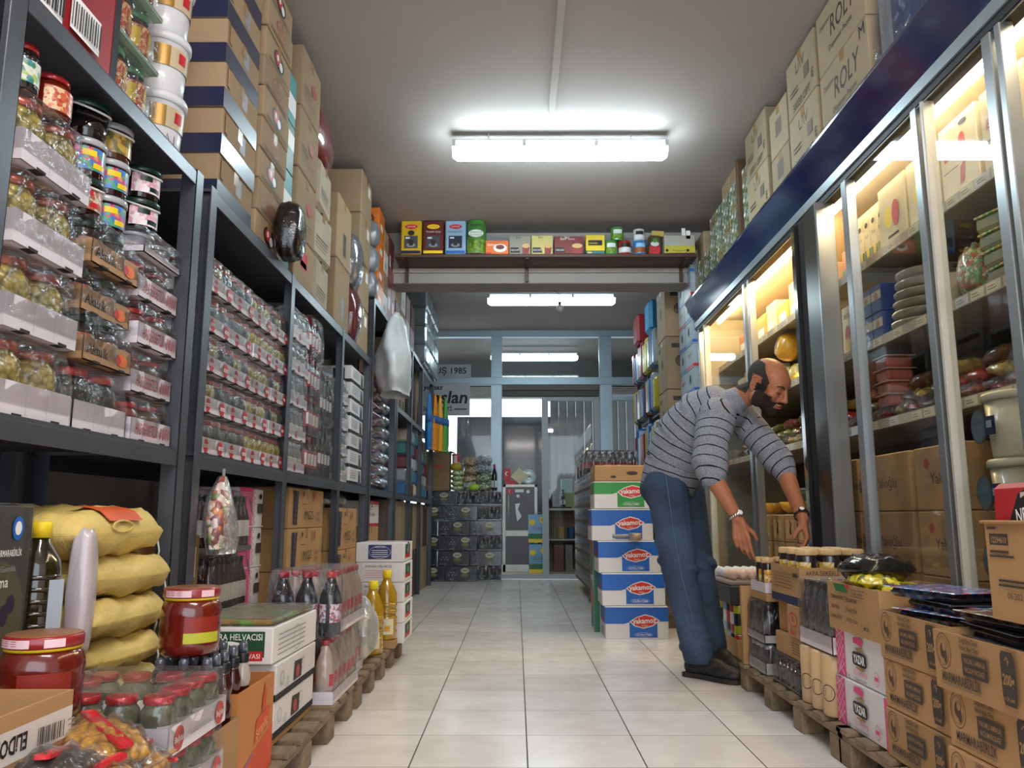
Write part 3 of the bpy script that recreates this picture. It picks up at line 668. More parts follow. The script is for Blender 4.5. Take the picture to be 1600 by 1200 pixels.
# ================================================================= LEFT WALL: TOP OF THE RACKS
ZT = 1.902
def redbox(mb, F):
    f = F('E'); f.rect(.0, 0, .03, f.h, black); f.rect(f.w-.03, 0, f.w, f.h, black); f.rect(.06, .02, .15, .13, whitep)
    for k in range(9): f.rect(.065+.009*k, .03, .065+.009*k+.004+.002*(k % 3), .1, black)
    f.rect(.17, .03, .30, .12, whitep)
    for k in range(12): f.rect(.175+.01*k, .04, .175+.01*k+.004+.002*(k % 2), .105, black)
    for q in range(6): f.rect(.07, .15+.015*q, .24, .156+.015*q, whitep)
    F('S').rect(0, 0, .2, .3, mat('dark side', '2C2528', .5))
put(carton(.26, .4, .32, mat('deep red carton', '8E2028', .5), redbox, .003, tape=False), 'carton', 'deep red box with white barcode panels on the near top shelf', 'box', (-1.05-.13, 1.73, ZT))
cj = jar(.052, .15, cherry, mat('green lid', '2E7A44', .4), tom_label, (.15, .7), mark=yellowp)
gtray = mat('pale green tray', '9DB7A0', .5, coat=.4)
p_cj = pack(2, 2, .054, cj, .012, gtray, .155, slots=False, tin=.15)
for i in range(3): put(p_cj, 'jar_pack', 'film wrapped dark jars on pale green tray, near top shelf, '+lay(i, 3), 'pack of jars', (-1.05-.118, 2.045, ZT+.172*i))
def bucket():
    wm = mat('white plastic bucket', 'D4D6DA', .35, coat=.3); mb = MB().lathe([(.068, 0), (.072, .005), (.082, .17)], wm, 28)
    mb.lathe([(.0795, .085), (.0825, .152)], mat('gold bee label', '8E6A22', .35, metal=.4), 8, a0=-80, a1=-45)
    mb.lathe([(.0795, .085), (.0825, .152)], mat('beige bee label', 'C4B394', .4), 8, a0=-45, a1=10); mb.lathe([(.0815, .105), (.083, .14)], redp, 6, a0=-25, a1=-3)
    mb.lathe([(.0795, .085), (.0825, .152)], mat('gold bee label', '8E6A22', .35, metal=.4), 8, a0=10, a1=40)
    l = MB().lathe([(.083, .168), (.089, .17), (.09, .19), (.085, .198), (.07, .198), (.068, .195)], wm, 28)
    return mb, l
mb, l = bucket()
bn = Node('bucket', None, [Node('body', mb), Node('lid', l)])
mb2, l2 = bucket()
pts = [[(-.42, .0), (-.42, 1)], [(-.42, 1), (-.1, .8), (-.42, .55), (-.05, .25), (-.42, 0)], [(.1, 0), (.3, 1), (.5, 0)], [(.2, .4), (.42, .4)], [(.7, 1), (.66, 0), (1.0, .02)]]
for st in pts: mb2.tube([(.0765*math.cos(R(-52+48*u)), .0765*math.sin(R(-52+48*u)), .022+.042*v) for u, v in st], .0012, mat('dark red marker', '6E1E30', .5), 5)
bn2 = Node('bucket', None, [Node('body', mb2), Node('lid', l2)])
put(bn2, 'bucket', 'white bucket with BAL handwritten below its gold label', 'bucket', (-1.135, 2.345, ZT)); put(bn, 'bucket', 'white lidded bucket with gold label, directly above the handwritten one', 'bucket', (-1.135, 2.345, ZT+.2)); put(bn, 'bucket', 'uppermost white bucket of the stack, cut by the photo edge', 'bucket', (-1.135, 2.345, ZT+.4))
def kn(mb, F):
    for k in ('E', 'S'):
        f = F(k); f.rect(0, .0, f.w, .075, navy)
        f.rect(f.w*.5, .09, f.w*.66, .16, greyp) if k == 'E' else (f.ring(f.w*.42, .125, .022, .0025, inkb), f.disc(f.w*.42, .118, .012, inkb, .01), f.disc(f.w*.42, .134, .006, inkb))
        if k == 'E': f.rect(f.w*.06, .085, f.w*.14, .165, inkb); f.rect(f.w*.065, .09, f.w*.135, .16, kraft)
    f = F('S'); f.text('720 CC', f.w*.35, .03, .02, greyp)
nav = carton(.34, .36, .172, kraft_dim, kn, .004)
for i in range(7): put(nav, 'carton', 'kraft box with navy lower band, '+lay(i, 7)+' of its stack', 'box', (-1.05-.17+random.uniform(-.004, .004), 2.835+random.uniform(-.004, .004), ZT+.175*i))
def akfa(alt):
    def pr(mb, F):
        f = F('E')
        if alt: f.disc(f.w*.5, .07, .07, mat('faded red print', '9C4A3C', .6), .04); f.disc(f.w*.5, .07, .06, kraftd, .032); f.text('AKFA', f.w*.5, .058, .026, mat('faded red print', '9C4A3C', .6), w=.1)
        else: f.disc(f.w*.5, .07, .075, black, .042); f.disc(f.w*.46, .075, .04, redp, .026); f.disc(f.w*.58, .06, .024, whitep, .02); f.disc(f.w*.44, .078, .014, whitep)
        for q in range(2): f.rect(f.w*.1, .012+.01*q, f.w*.9, .015+.01*q, inkb)
    return carton(.34, .36, .133, kraftd, pr, .004)
ak = [akfa(0), akfa(1)]
for i in range(9): put(ak[i % 2], 'carton', 'kraft box with '+('round cut out window' if i % 2 == 0 else 'red oval logo')+', '+lay(i, 9)+' of its stack', 'box', (-1.05-.17+random.uniform(-.005, .005), 3.255+random.uniform(-.005, .005), ZT+.136*i))
tl = carton(.24, .13, .24, mat('teal printed box', '3F8E94', .4), lambda mb, F: F('E').rect(0, .05, .13, .14, whitep), .003, tape=False)
tg = carton(.24, .13, .24, mat('green printed box', '1E5A46', .4), lambda mb, F: F('E').rect(0, .12, .13, .2, whitep), .003, tape=False)
for i in range(4): put(tl if i % 2 else tg, 'carton', ('teal' if i % 2 else 'green')+' and white narrow box between kraft stacks, '+lay(i, 4), 'box', (-1.06-.12, 3.51, ZT+.243*i))
def plain(seed, txt=None, lab=None):
    def pr(mb, F):
        f = F('E'); rn = random.Random(seed)
        if txt: f.text(txt, f.w*.5, f.h*.62, .05, mat('grey carton print', '6E6255', .7), w=f.w*.7, rot=0)
        for q in range(4): f.rect(f.w*.12, f.h*(.2+.07*q), f.w*(.5+.3*rn.random()), f.h*(.22+.07*q), mat('grey carton print', '6E6255', .7))
        if lab: f.disc(f.w*.62, f.h*.55, f.w*.14, mat('faded red logo', 'A8423A', .6), f.h*.1)
    return pr
put(carton(.3, .36, .25, kraftd, lambda mb, F: (F('E').rect(.1, .1, .24, .19, redp), F('E').rect(.115, .11, .225, .14, whitep)), .004), 'carton', 'grey kraft box with small red and white label, behind the black sack', 'box', (-1.05-.15, 3.80, ZT))
bigk = carton(.34, .36, .315, kraftd, plain(2, lab=True), .006)
for i in range(3): put(bigk, 'carton', 'large dull kraft carton, '+('lowest', 'middle', 'uppermost')[i]+' of the ceiling high stack', 'box', (-1.05-.17, 3.80, ZT+.253+.32*i))
put(Node('black_sack', pillow(.2, .42, .5, mat('black bin liner', '0C0C0E', .2, coat=1, bump=.9, bs=14), 9, wr=.006, pw=4)), 'black_sack', 'shiny black bin liner bundle lying on the rack edge', 'sack', (-.985, 3.33, ZT), sc=(.62, .42, .5))
pk = carton(.3, .34, .27, mat('creased kraft paper wrap', 'A59782', .75, bump=.5, bs=10), plain(5), .02)
for i in range(3): put(pk, 'paper_bundle', 'creased kraft paper bundle, '+('lowest', 'middle', 'uppermost')[i]+' under the dark red bag', 'bundle', (-1.05-.16, 4.2, ZT+.273*i), rz=R((2, -3, 3)[i]))
put(Node('red_bag', pillow(.26, .5, .42, mat('dark red glossy bag', '6E1A20', .22, coat=1, bump=.5, bs=8), 11, wr=.006, pw=4), [Node('tie', MB().tube([(0, -.1, .40), (.02, -.1, .45)], .01, whitep))]), 'red_bag', 'dark red glossy bag lying on top of the paper bundles', 'bag', (-1.17, 4.2, ZT+.82), sc=(1, .9, .8))
k2 = carton(.32, .38, .4, kraftd, lambda mb, F: F('E').rect(.16, .06, .24, .2, mat('grey label', '55524E', .5)), .006)
for i in range(2): put(k2, 'carton', 'upright kraft carton with grey label, '+('lower', 'upper')[i]+', beside the shiny film bag', 'box', (-1.05-.16, 4.67, ZT+.403*i))
for i, (m, lb) in enumerate(((mat('dark red foil', '5A1E24', .2, coat=1, bump=.8, bs=16), 'dark red foil bag on the rack edge under a silver one'), (mat('silver foil', '9A9CA4', .18, metal=.7, bump=.8, bs=16), 'silver crinkled foil bag on top of the dark red one'))):
    put(Node('foil_bag', pillow(.24, .3, .36, m, 20+i, wr=.006, pw=4)), 'foil_bag', lb, 'bag', (-1.12, 5.02, ZT+.36*i), sc=(1, .85, 1))
k3 = carton(.34, .36, .31, kraftd, lambda mb, F: F('E').rect(.22, .2, .3, .27, whitep), .006)
for i in range(4): put(k3, 'carton', 'kraft carton with white sticker before the orange boxes, '+lay(i, 4), 'box', (-1.05-.17, 5.33, ZT+.314*i))
# on the tall rack
ZC = 2.388
for i in range(3): put(Node('silver_bag', pillow(.22, .3, .24, mat('dull silver bag', '8E9298', .35, metal=.4, bump=.5, bs=10), 30+i, wr=.005, pw=4)), 'silver_bag', 'grey silver bag beside the orange boxes, '+('lowest', 'middle', 'topmost')[i], 'bag', (-1.13, 5.72, ZC+.2*i), sc=(1, .6, .85))
ob = carton(.3, .24, .19, mat('orange box', 'D8701C', .45, coat=.2), lambda mb, F: (F('S').disc(.17, .1, .09, mat('brown bowl print', '6E3018', .5), .06), F('S').disc(.17, .105, .07, mat('tan print', 'C79A6A', .5), .04), F('E').rect(.05, .03, .16, .08, whitep)), .004, tape=False)
for i in range(4): put(ob, 'carton', 'orange box with a food bowl picture, '+lay(i, 4)+' of its stack', 'box', (-1.05-.15, 5.97, ZC+.192*i))
for i in range(4): put(carton(.3, .2, .17, kraftd if i % 2 else whitec, plain(7), .004, tape=False), 'carton', ('dull kraft', 'white')[(i+1) % 2]+' box behind the orange ones, '+lay(i, 4), 'box', (-1.05-.15, 6.2, ZC+.172*i))
rb = carton(.28, .2, .36, mat('red gift box', '8E1C26', .4, coat=.3), lambda mb, F: (F('E').rect(.05, .1, .13, .2, whitep), F('E').rect(.0, .32, .2, .34, mat('grey label', '55524E', .5))), .004, tape=False)
for c in range(2):
    for i in range(2): put(rb, 'carton', 'tall red box with white label, '+('left', 'right')[c]+' pair, '+('lower', 'upper')[i], 'box', (-1.05-.14, 6.4+.205*c, ZC+.362*i))
for c in range(4):
    for i in range(2): put(carton(.28, .26, .24, (mat('maroon carton', '5A2028', .5), kraftd, whitec, mat('pink grey carton', '9A8080', .5))[(c+i) % 4], plain(c), .004, tape=False), 'carton', ('maroon', 'dull kraft', 'white', 'pinkish grey')[(c+i) % 4]+' carton past the beam, '+ORD[c]+' column, '+('lower', 'upper')[i], 'box', (-1.2, 6.95+.34*c, 2.445+.243*i))
# ================================================================= LEFT SIDE: FLOOR LEVEL
pallet(.32, 1.15, 'worn wooden pallet nearest the viewer, under the open boxes and jars', (-.83, 1.72, 0))
pallet(.44, .8, 'worn wooden pallet inside the near rack under the flour sacks', (-1.285, 1.975, 0))
pallet(.32, 1.12, 'wooden pallet under the white halva boxes and red capped bottles', (-.83, 2.90, 0))
pallet(.32, 1.35, 'wooden pallet under the yellow oil bottles on the left', (-.83, 4.22, 0), 5)
PZ = .116
# flour sacks
sackm = mat('pale yellow woven sack', 'D3B868', .6, var=.14, ns=5, bump=.35, bs=26, stretch=(1, 4, 2))
sackp = mat('sack orange print', 'D8581E', .55)
def sack(seed, h, printed=False):
    mb = pillow(.5, .36, h, sackm, seed, 24, 18, 5, .005, .02); k = []
    s = MB(); s.tube([(.25, -.1, h*.5), (.262, -.11, h*.3), (.258, -.12, 0), (.27, -.11, -.03)], .003, whitep, 5); k.append(Node('stitching_thread', s))
    if printed:      # printed patch lies on the front of the sack
        p = MB(); rows = []
        for i in range(7):
            for j in range(5):
                u = -.6+.7*i/6; v = -1+.45*j/4*1.0; x = u*.25; vv = -.97+.5*j/4; e = (1-abs(u)**5)**.5*(1-abs(vv)**(5.5))**.5; rows.append((x*(1-.3*vv*vv)**.5, vv*.18*(1-.3*u*u)**.5-.004, h/2+h/2*e+.005))
        p.add(rows, [(i*5+j, (i+1)*5+j, (i+1)*5+j+1, i*5+j+1) for i in range(6) for j in range(4)], sackp, True)
        for (u0, u1, zz) in ((-.3, -.12, .6),): p.tube([(-.08+.03*math.cos(a)*1.6, -.178+.0*a, h*.62+.014*math.sin(a)) for a in [k*math.pi/6 for k in range(13)]], .003, sackm, 5)
        k.append(Node('printed_patch', p))
    return Node('flour_sack', mb, k)
zz = PZ; SH = [.107, .098, .104, .093, .103, .106, .125]
for i in range(7):
    nd = sack(40+i, SH[i]*.97, i in (6,))
    put(nd, 'flour_sack', 'pale yellow woven flour sack, '+lay(i, 7)+(' with orange printed patch' if i == 6 else '')+', of the sack pile', 'sack', (-1.15+(.0, .012, -.01, -.004, .01, .0, -.01)[i], 2.13+(.0, -.01, .01, .0, -.01, .0, -.03)[i], zz), rz=R(90+(2, -3, 3, -2, 4, -3, 2)[i]), sc=(1.12 if i == 6 else .98, 1, 1))
    zz += SH[i]*.96
put(carton(.3, .3, .62, kraft, None, .005), 'carton', 'tall plain kraft carton standing behind the flour sacks at the upright', 'box', (-1.33, 2.5, PZ))
put(carton(.4, .5, .37, kraft, None, .005), 'carton', 'kraft carton supporting the dark olive oil carton', 'box', (-1.17, 1.62, PZ))
def oilbox(mb, F):
    f = F('E'); olg = mat('muted olive picture', '6C6A4C', .5, var=.2); f.disc(.23, .12, .1, olg, .11)
    for u, v, r in ((.24, .09, .016), (.215, .125, .016), (.265, .12, .014), (.285, .14, .012)): f.disc(u, v, r, mat('dark purple olive print', '2A2238', .4), r*1.5)
    f.disc(.285, .29, .018, bluep, .024); f.disc(.285, .29, .011, whitep, .014)
    for u in (.26, .06): f.text('MARMARABİRLİK', u, .235, .013, whitep, w=.085, bold=.01)
    f.text('sızma', .235, .175, .022, whitep, w=.06); f.text('Gemlik', .26, .205, .012, greyp, w=.05)
    f.rect(.13, 0, .138, f.h, mat('box edge brown', '7A6450', .6))
n_ = carton(.17, .34, .335, mat('dark grey olive oil carton', '55534F', .35, coat=.6), oilbox, .003, tape=False)
n_.kids.append(Node('shrink_film', hull(-.087, .087, -.172, .172, -.002, .34, .01, .002)))
put(n_, 'carton', 'dark grey printed olive oil carton wrapped in film at the left photo edge', 'box', (-1.10, 1.53, .488), rz=R(0))
ob_ = mat('dark olive oil', '241E0A', .1, coat=1)
mb = MB().lathe([(.042, 0), (.047, .01), (.047, .20), (.044, .22), (.02, .262), (.016, .275)], ob_, 8)
for k in range(7): mb.lathe([(.0475, .03+.025*k), (.049, .035+.025*k), (.0475, .04+.025*k)], ob_, 8)
mb.box(.0, .032, -.0492, -.0482, .04, .18, mat('barcode label', 'A9B2BC', .5))
put(Node('oil_bottle', mb, [Node('cap', MB().lathe([(.022, .268), (.022, .30), (.019, .303)], yellowp, 14))]), 'oil_bottle', 'dark olive oil bottle with yellow cap beside the dark oil carton', 'bottle', (-1.035, 1.765, .488), rz=R(60))
sweets = cellmat('wrapped sweets', 'D8A890', '6A3A3A', 14, .3, .8, c3=('C8341F', 'E8CFC0', 'D87A3A', '7A2038', 'E6D8D0', '4E8A3A', 'B83A30'))
wf = mat('white pink film bag', 'CBBFC4', .3, coat=.6, bump=.5, bs=8)
put(Node('sweets_bag', pillow(.2, .12, .3, wf, 50, wr=.003, pw=5), [Node('sweets', pillow(.1, .1, .24, sweets, 51).box(0, .001, 0, .001, .1, .101, sweets))]), 'sweets_bag', 'white film bag of wrapped sweets leaning on the flour sacks', 'bag', (-1.0, 1.885, .488), sc=(.28, .62, .95), rz=R(10))
# big jars of tomato paste
def bigjar():
    mb = MB().lathe([(.055, 0), (.065, .008), (.068, .03), (.066, .04), (.069, .05), (.067, .06), (.069, .07), (.067, .08), (.069, .09), (.068, .105), (.062, .12), (.058, .126)], paste, 30)
    mb.lathe([(.0695, .03), (.0705, .09)], mat('pepper picture label', '8C2416', .4), 10, a0=-60, a1=10); mb.lathe([(.0705, .032), (.071, .055)], mat('lime label stripe', 'B8B830', .4), 10, a0=-60, a1=10)
    l = MB().lathe([(.0605, .126), (.0615, .134)], yellowp, 30).lathe([(.062, .131), (.0635, .133), (.0635, .15), (.061, .153), (.05, .153)], mat('dark red lid band', '8E1C20', .35, coat=.5), 30)
    l.lathe([(.061, .153), (.058, .1545), (.0, .1545)], mat('brown lid top', '8A5A3A', .35), 30); l.lathe([(.0641, .134), (.0641, .149)], mat('pink price label', 'E3BFC6', .5), 8, a0=-110, a1=-50)
    l.lathe([(.0641, .134), (.0641, .149)], mat('pink price label', 'E3BFC6', .5), 5, a0=-30, a1=0)
    for k in range(3):
        for a in (-108, -95, -80): l.lathe([(.0643, .138+.004*k), (.0643, .139+.004*k)], redp, 3, a0=a, a1=a+10)
    return Node('paste_jar', mb, [Node('lid', l)])
bj = bigjar()
# syrup bottles inside the orange box
syr = mat('brown syrup', '3A0F08', .08, coat=1, var=.3); sprc = mat('black sprayer cap', '111216', .4); clr = mat('smoky clear cap', '4E5462', .12, coat=1)
def syrb(empty=False):
    mb = MB().lathe([(.02, 0), (.023, .004), (.0225, .10), (.019, .12), (.0225, .135), (.022, .15), (.015, .175), (.012, .18)], [syr]*3+[mat('clear bottle top', 'A79A92', .1, coat=1) if empty else syr]*4, 16)
    return Node('syrup_bottle', mb, [Node('cap', MB().lathe([(.0155, .178), (.016, .18), (.016, .2), (.0135, .203)], sprc, 14)), Node('dust_cap', MB().lathe([(.0115, .203), (.0115, .222), (.0085, .23), (.003, .23)], clr, 12))])
s1, s2 = syrb(), syrb(True)
sx0, sy0 = -.775, 2.19
def senp(mb, F):
    f = F('E'); o_ = mat('orange red box print', 'C2451F', .6); f.poly([(0, 0), (f.w, 0), (f.w, .115), (f.w*.2, .06), (0, .03)], o_); f.poly([(0, .03), (f.w*.45, .07), (f.w*.45, .078), (0, .042)], mat('lilac stripe', '7E5A86', .6))
    f.poly([(.14, .095), (.26, .12), (.262, .17), (.15, .155)], o_); f.text('şenpiliç', .2, .115, .03, mat('pale box lettering', 'D8A878', .6), w=.1, rot=12)
    f.poly([(.19, .165), (.225, .172), (.222, .2), (.235, .212), (.22, .225), (.21, .24), (.205, .215), (.195, .2)], o_)
    g = F('S'); g.rect(0, 0, g.w, .035, o_); g.rect(0, .035, g.w, .046, mat('lilac stripe', '7E5A86', .6))
senb = openbox(.17, .3, .25, mat('orange tan carton', 'B4743E', .75, var=.08), senp, .004, .0, fl='')
put(senb, 'open_carton', 'orange and tan open carton with a rooster logo, full of syrup bottles', 'box', (sx0, sy0+.04, PZ))
put(openbox(.18, .17, .2, kraft, None, .004, 0, fl=''), 'open_carton', 'kraft open carton of syrup bottles under the upper tomato paste jar', 'box', (-.775, 1.995, PZ))
k = 0
for i in range(3):
    for j in range(2):
        put(s2 if (i, j) == (2, 1) else s1, 'syrup_bottle', ('half empty syrup bottle with black cap in the orange carton' if (i, j) == (2, 1) else 'brown syrup bottle in the orange carton, '+('left', 'middle', 'right')[i]+' row, '+('front', 'rear')[j]), 'bottle', (sx0-.053+.053*i, sy0-.07+.075*j, PZ+.13), group=None); k += 1
for i in range(3):
    for j in range(3): put(s1, 'syrup_bottle', 'brown syrup bottle under the upper tomato paste jar, '+('left', 'middle', 'right')[i]+' row, '+ORD[j]+' from the front', 'bottle', (-.83+.055*i, 1.94+.055*j, PZ+.13))
for j in range(3): put(s1, 'syrup_bottle', 'brown syrup bottle just under the big tomato paste jar, '+ORD[j]+' from the front', 'bottle', (-.845, 1.96+.052*j, PZ+.11)) if False else None
put(bj, 'paste_jar', 'big jar of tomato paste with red and yellow lid, beside the rack upright', 'jar', (-.785, 1.99, PZ+.361), rz=R(-20), sc=(1.02, 1.02, 1.02))
put(bj, 'paste_jar', 'big jar of tomato paste behind the open box in the left corner', 'jar', (-.895, 1.57, .43), rz=R(-30), sc=(1.08, 1.08, 1))
put(carton(.16, .17, .312, kraft, None, .004), 'carton', 'kraft carton under the front tomato paste jar', 'box', (-.895, 1.57, PZ))
# open box with upside down lettering
def eli(mb, F):
    f = F('E'); wl = mat('white box stripe', 'CFC8C2', .6); f.rect(0, f.h-.075, f.w, f.h-.025, wl)
    f.text('ELiDOR', .28, f.h-.037, .026, black, rot=180, w=.085, bold=.03)
    for k in range(14): f.rect(.35+.0045*k, f.h-.067, .35+.0045*k+.0015+.001*(k % 3), f.h-.04, black)
    for q in range(3): f.rect(.42, f.h-.045-.008*q, .44, f.h-.042-.008*q, greyp); f.rect(.03, f.h-.045-.008*q, .09, f.h-.042-.008*q, greyp)
eb = openbox(.3, .45, .28, kraft, eli, .005, .05, 1, 'W')
put(eb, 'open_carton', 'open kraft box with upside down lettering in the bottom left corner', 'box', (-.92, 1.23, .225))
put(carton(.3, .45, .223, kraft, None, .004), 'carton', 'kraft carton carrying the open corner box', 'box', (-.92, 1.23, 0))
# open box of snack bags
sbx = openbox(.125, .46, .372, kraft, None, .004, .012, 1, 'E')
put(sbx, 'open_carton', 'open torn kraft box full of clear snack bags, bottom left', 'box', (-.705, 1.345, 0))
nuts = cellmat('corn snack', 'C8963E', '7A5220', 60, .3, .5); shells = cellmat('dark nuts', '4A4038', '1C1814', 60, .3, .6)
def snackbag(m, seed, w=.12, d=.17, h=.055):
    return Node('snack_bag', pillow(w, d, h, m, seed, 14, 12, 2.4, .003), [Node('shrink_film', pillow(w*1.1, d*1.12, h*1.06, film, seed, 14, 12, 2.6, .006)), Node('printed_seal', MB().box(-w*.52, w*.52, d*.44, d*.5, h*.35, h*.5, redp, .004).box(-w*.1, w*.1, -d*.5, d*.5, h*.97, h*1.0, redp, .004))])
for i, (m, x, y, z, rz, rx, lb) in enumerate(((nuts, -.72, 1.47, .385, 50, 10, 'clear bag of yellow corn snacks with red print, on top at the back'), (nuts, -.68, 1.33, .345, -30, 12, 'clear bag of yellow corn snacks near the torn box edge'), (shells, -.735, 1.36, .375, 10, -8, 'clear tray bag of dark nuts beside the corner box'), (nuts, -.69, 1.48, .33, -10, 8, 'clear corn snack bag half buried under the others'), (shells, -.71, 1.24, .34, 80, -6, 'lowest clear bag of dark nuts in the torn box'))):
    put(snackbag(m, 60+i), 'snack_bag', lb, 'bag', (x, y, z), rz=R(rz), rx=R(rx))
# shrink packs of red lidded jars
redj = jar(.035, .105, mat('pale jar contents', '6B6E5A', .15, coat=1, var=.3, ns=20), red_lid, pinar, (.2, .5))
def rl(t, F):
    f = F('E'); m = mat('faded red logo', 'A8423A', .6)
    for u in (.15, .85): f.disc(f.w*u, .027, .025, m, .024); f.text('Bağdat', f.w*u, .022, .012, whitep, w=.045)
    f.rect(f.w*.3, .022, f.w*.7, .026, greyp)
rp = pack(4, 4, .035, redj, .055, trayw, .112, pr=rl, slots=False, tin=.05)
put(rp, 'jar_pack', 'film wrapped red lidded jars on red logo tray, upper pack by the snack bags', 'pack of jars', (-.815, 1.765, .345), rz=R(0))
put(rp, 'jar_pack', 'film wrapped red lidded jars, lower pack under the other one', 'pack of jars', (-.815, 1.765, .229), rz=R(0)) 
put(carton(.29, .29, .112, kraft, None, .004, False), 'carton', 'flat kraft carton under the red lidded jar packs', 'box', (-.815, 1.765, PZ))
# halva boxes
def hal(top):
    def pr(mb, F):
        f = F('S'); g = F('E')
        if top:
            dg = mat('dark green panel', '17492F', .5); f.rect(.04, .022, .25, .098, dg); f.rect(.045, .012, .245, .04, redp); f.text('FISTIKLI YAZ HELVASI', .145, .019, .014, whitep, w=.185, bold=.01)
            f.text('ANKARA HELVACISI', .145, .073, .019, whitep, w=.195, bold=.01)
            f.poly([(.09, .045), (.2, .045), (.17, .066), (.145, .07), (.12, .066)], whitep)
            for k in range(7): f.rect(.1+.014*k, .046, .104+.014*k, .06, dg)
            for q in range(5): g.rect(.05, .02+.015*q, g.w*.7, .024+.015*q, greyp)
            g.ring(g.w*.5, .05, .045, .002, greyp, .04)
        else:
            f.rect(0, 0, f.w, .02, black); f.text('KAKAOLU', .07, .055, .013, inkb, w=.06, bold=.01); f.text('6 x 500 gr', .14, .006, .008, whitep, w=.05)
            sw = mat('silver scroll print', 'A8A6AA', .4)
            for u, v, r in ((.16, .07, .02), (.2, .05, .028), (.245, .075, .018), (.1, .085, .014)): f.ring(u, v, r, .004, sw); f.ring(u+.01, v-.004, r*.5, .003, sw)
            f.rect(.02, .025, .09, .085, whitep) if False else None
            g.rect(0, 0, g.w, .02, black); g.poly([(g.w*.4, .025), (g.w*.6, .025), (g.w*.62, .08), (g.w*.42, .085)], inkb); g.disc(g.w*.5, .05, .022, mat('faded red logo', 'A8423A', .6), .02)
            for u, v, r in ((.06, .06, .022), (.3, .065, .02), (.12, .04, .014)): g.ring(u, v, r, .004, sw)
    return pr
hb = carton(.27, .48, .108, whitec, hal(False), .004, tape=False); ht = carton(.275, .5, .11, whitec, hal(True), .004, tape=False)
for i in range(2): put(hb, 'carton', 'white box with silver scrolls and black base, '+('lower', 'upper')[i]+' of two', 'box', (-.872+.004*i, 2.79, PZ+.02+.11*i))
put(carton(.26, .46, .02, kraft, None, .002, False), 'carton', 'flat kraft sheet carton on the pallet under the halva boxes', 'box', (-.87, 2.79, PZ))
hto = put(ht, 'carton', 'white halva box with green panel and red stripe, topped with wrapped sweets', 'box', (-.875, 2.78, PZ+.241), rz=R(-1))
put(Node('wrapped_halva', MB().box(-.13, .13, -.23, .23, 0, .018, cellmat('green and brown wrapper', '9A7A45', '4E8A35', 6, .3, .4, c3=('8C6A3E', '7A5E38', '6FA048', '9C7A4A', '8A6A40')), .012), [Node('shrink_film', hull(-.133, .133, -.235, .235, -.002, .024, .05, .004))]), 'wrapped_halva', 'flat film wrapped green and brown packets on the halva box', 'packet', (-.875, 2.78, PZ+.352), rz=R(-1))
# red capped bottles
grape = mat('dark grape syrup', '0E0D1C', .1, coat=1); redcap = mat('red screw cap', 'C0222B', .35, coat=.4); milk = mat('cream bottle', 'B49E92', .25, coat=.8)
gl_ = cellmat('fruit bottle label', 'C8B8C8', 'B03020', 40, .4, 0, c3=('C83A28', 'D8D0DC', '3E3458', 'E3DDE6', 'B82E24'), coat=.2)
gb_ = bottle(.042, .24, grape, redcap, gl_, (.22, .5), 18, .42, name='grape_bottle')
cb_ = bottle(.036, .225, milk, redcap, None, (.2, .5), 14, .42, name='bottle', mark=redp)
put(pack(3, 1, .043, gb_, .01, trayw, .245, slots=False, tray=False, tin=.12), 'bottle_pack', 'three dark grape bottles with red caps in film beside the rack upright', 'pack of bottles', (-.80, 3.14, .352))
pc = pack(3, 6, .037, cb_, .045, trayw, .23, slots=False, tin=.1)
put(pc, 'bottle_pack', 'film pack of cream bottles with red caps behind the grape bottles', 'pack of bottles', (-.80, 3.45, .362))
put(pc, 'bottle_pack', 'lower film pack of cream bottles with red caps on the pallet', 'pack of bottles', (-.80, 3.34, PZ))
put(pack(3, 2, .037, cb_, .045, trayw, .23, slots=False), 'bottle_pack', 'short film pack of cream bottles standing on the pallet end', 'pack of bottles', (-.83, 3.76, PZ))
put(Node('film_crate', pillow(.3, .34, .3, sheet('cloudy film', (.9, .88, .84), .4, .25, .8, 14, fres=True, diff=.6), 71, wr=.012), [Node('contents', MB().box(-.12, .12, -.14, .14, .01, .24, mat('pale packed goods', 'B7AFA4', .6), .03))]), 'film_crate', 'cloudy film wrapped bundle between the bottle packs and yellow oil', 'bundle', (-.82, 4.0, PZ))
# yellow oil bottles
yo = mat('golden sunflower oil', 'A8801A', .08, coat=1, var=.3, ns=12); ycap = mat('yellow cap', 'E3C81A', .35)
mb = MB().lathe([(.05, 0), (.056, .01), (.056, .1), (.05, .14), (.056, .18), (.053, .24), (.022, .31), (.018, .325)], yo, 18)
for k in range(5): mb.lathe([(.0565, .03+.035*k), (.0575, .04+.035*k), (.0565, .05+.035*k)], yo, 18)
mb.lathe([(.0575, .03), (.0575, .11)], mat('oil label cream', 'D8D0B0', .5), 8, a0=-110, a1=-40); mb.lathe([(.058, .045), (.058, .075)], mat('oil label flower', 'D89A20', .5), 5, a0=-90, a1=-60)
oy = Node('oil_bottle', mb, [Node('cap', MB().lathe([(.024, .318), (.025, .355), (.022, .36)], ycap, 16))])
for x, y, z, lb in ((-.735, 4.22, 0, 'large bottle of golden oil with yellow cap, nearest to the aisle'), (-.70, 4.44, .04, 'large bottle of golden oil behind the nearest one, standing higher'), (-.85, 4.32, .02, 'large bottle of golden oil partly hidden by the film bundle')):
    if z: put(carton(.11, .11, z, kraft, None, .002, False), 'carton', 'low kraft block under a golden oil bottle '+('by the halva boxes' if z > .03 else 'beside the film bundle'), 'box', (x, y, PZ))
    put(oy, 'oil_bottle', lb, 'bottle', (x, y, PZ+z+.001))
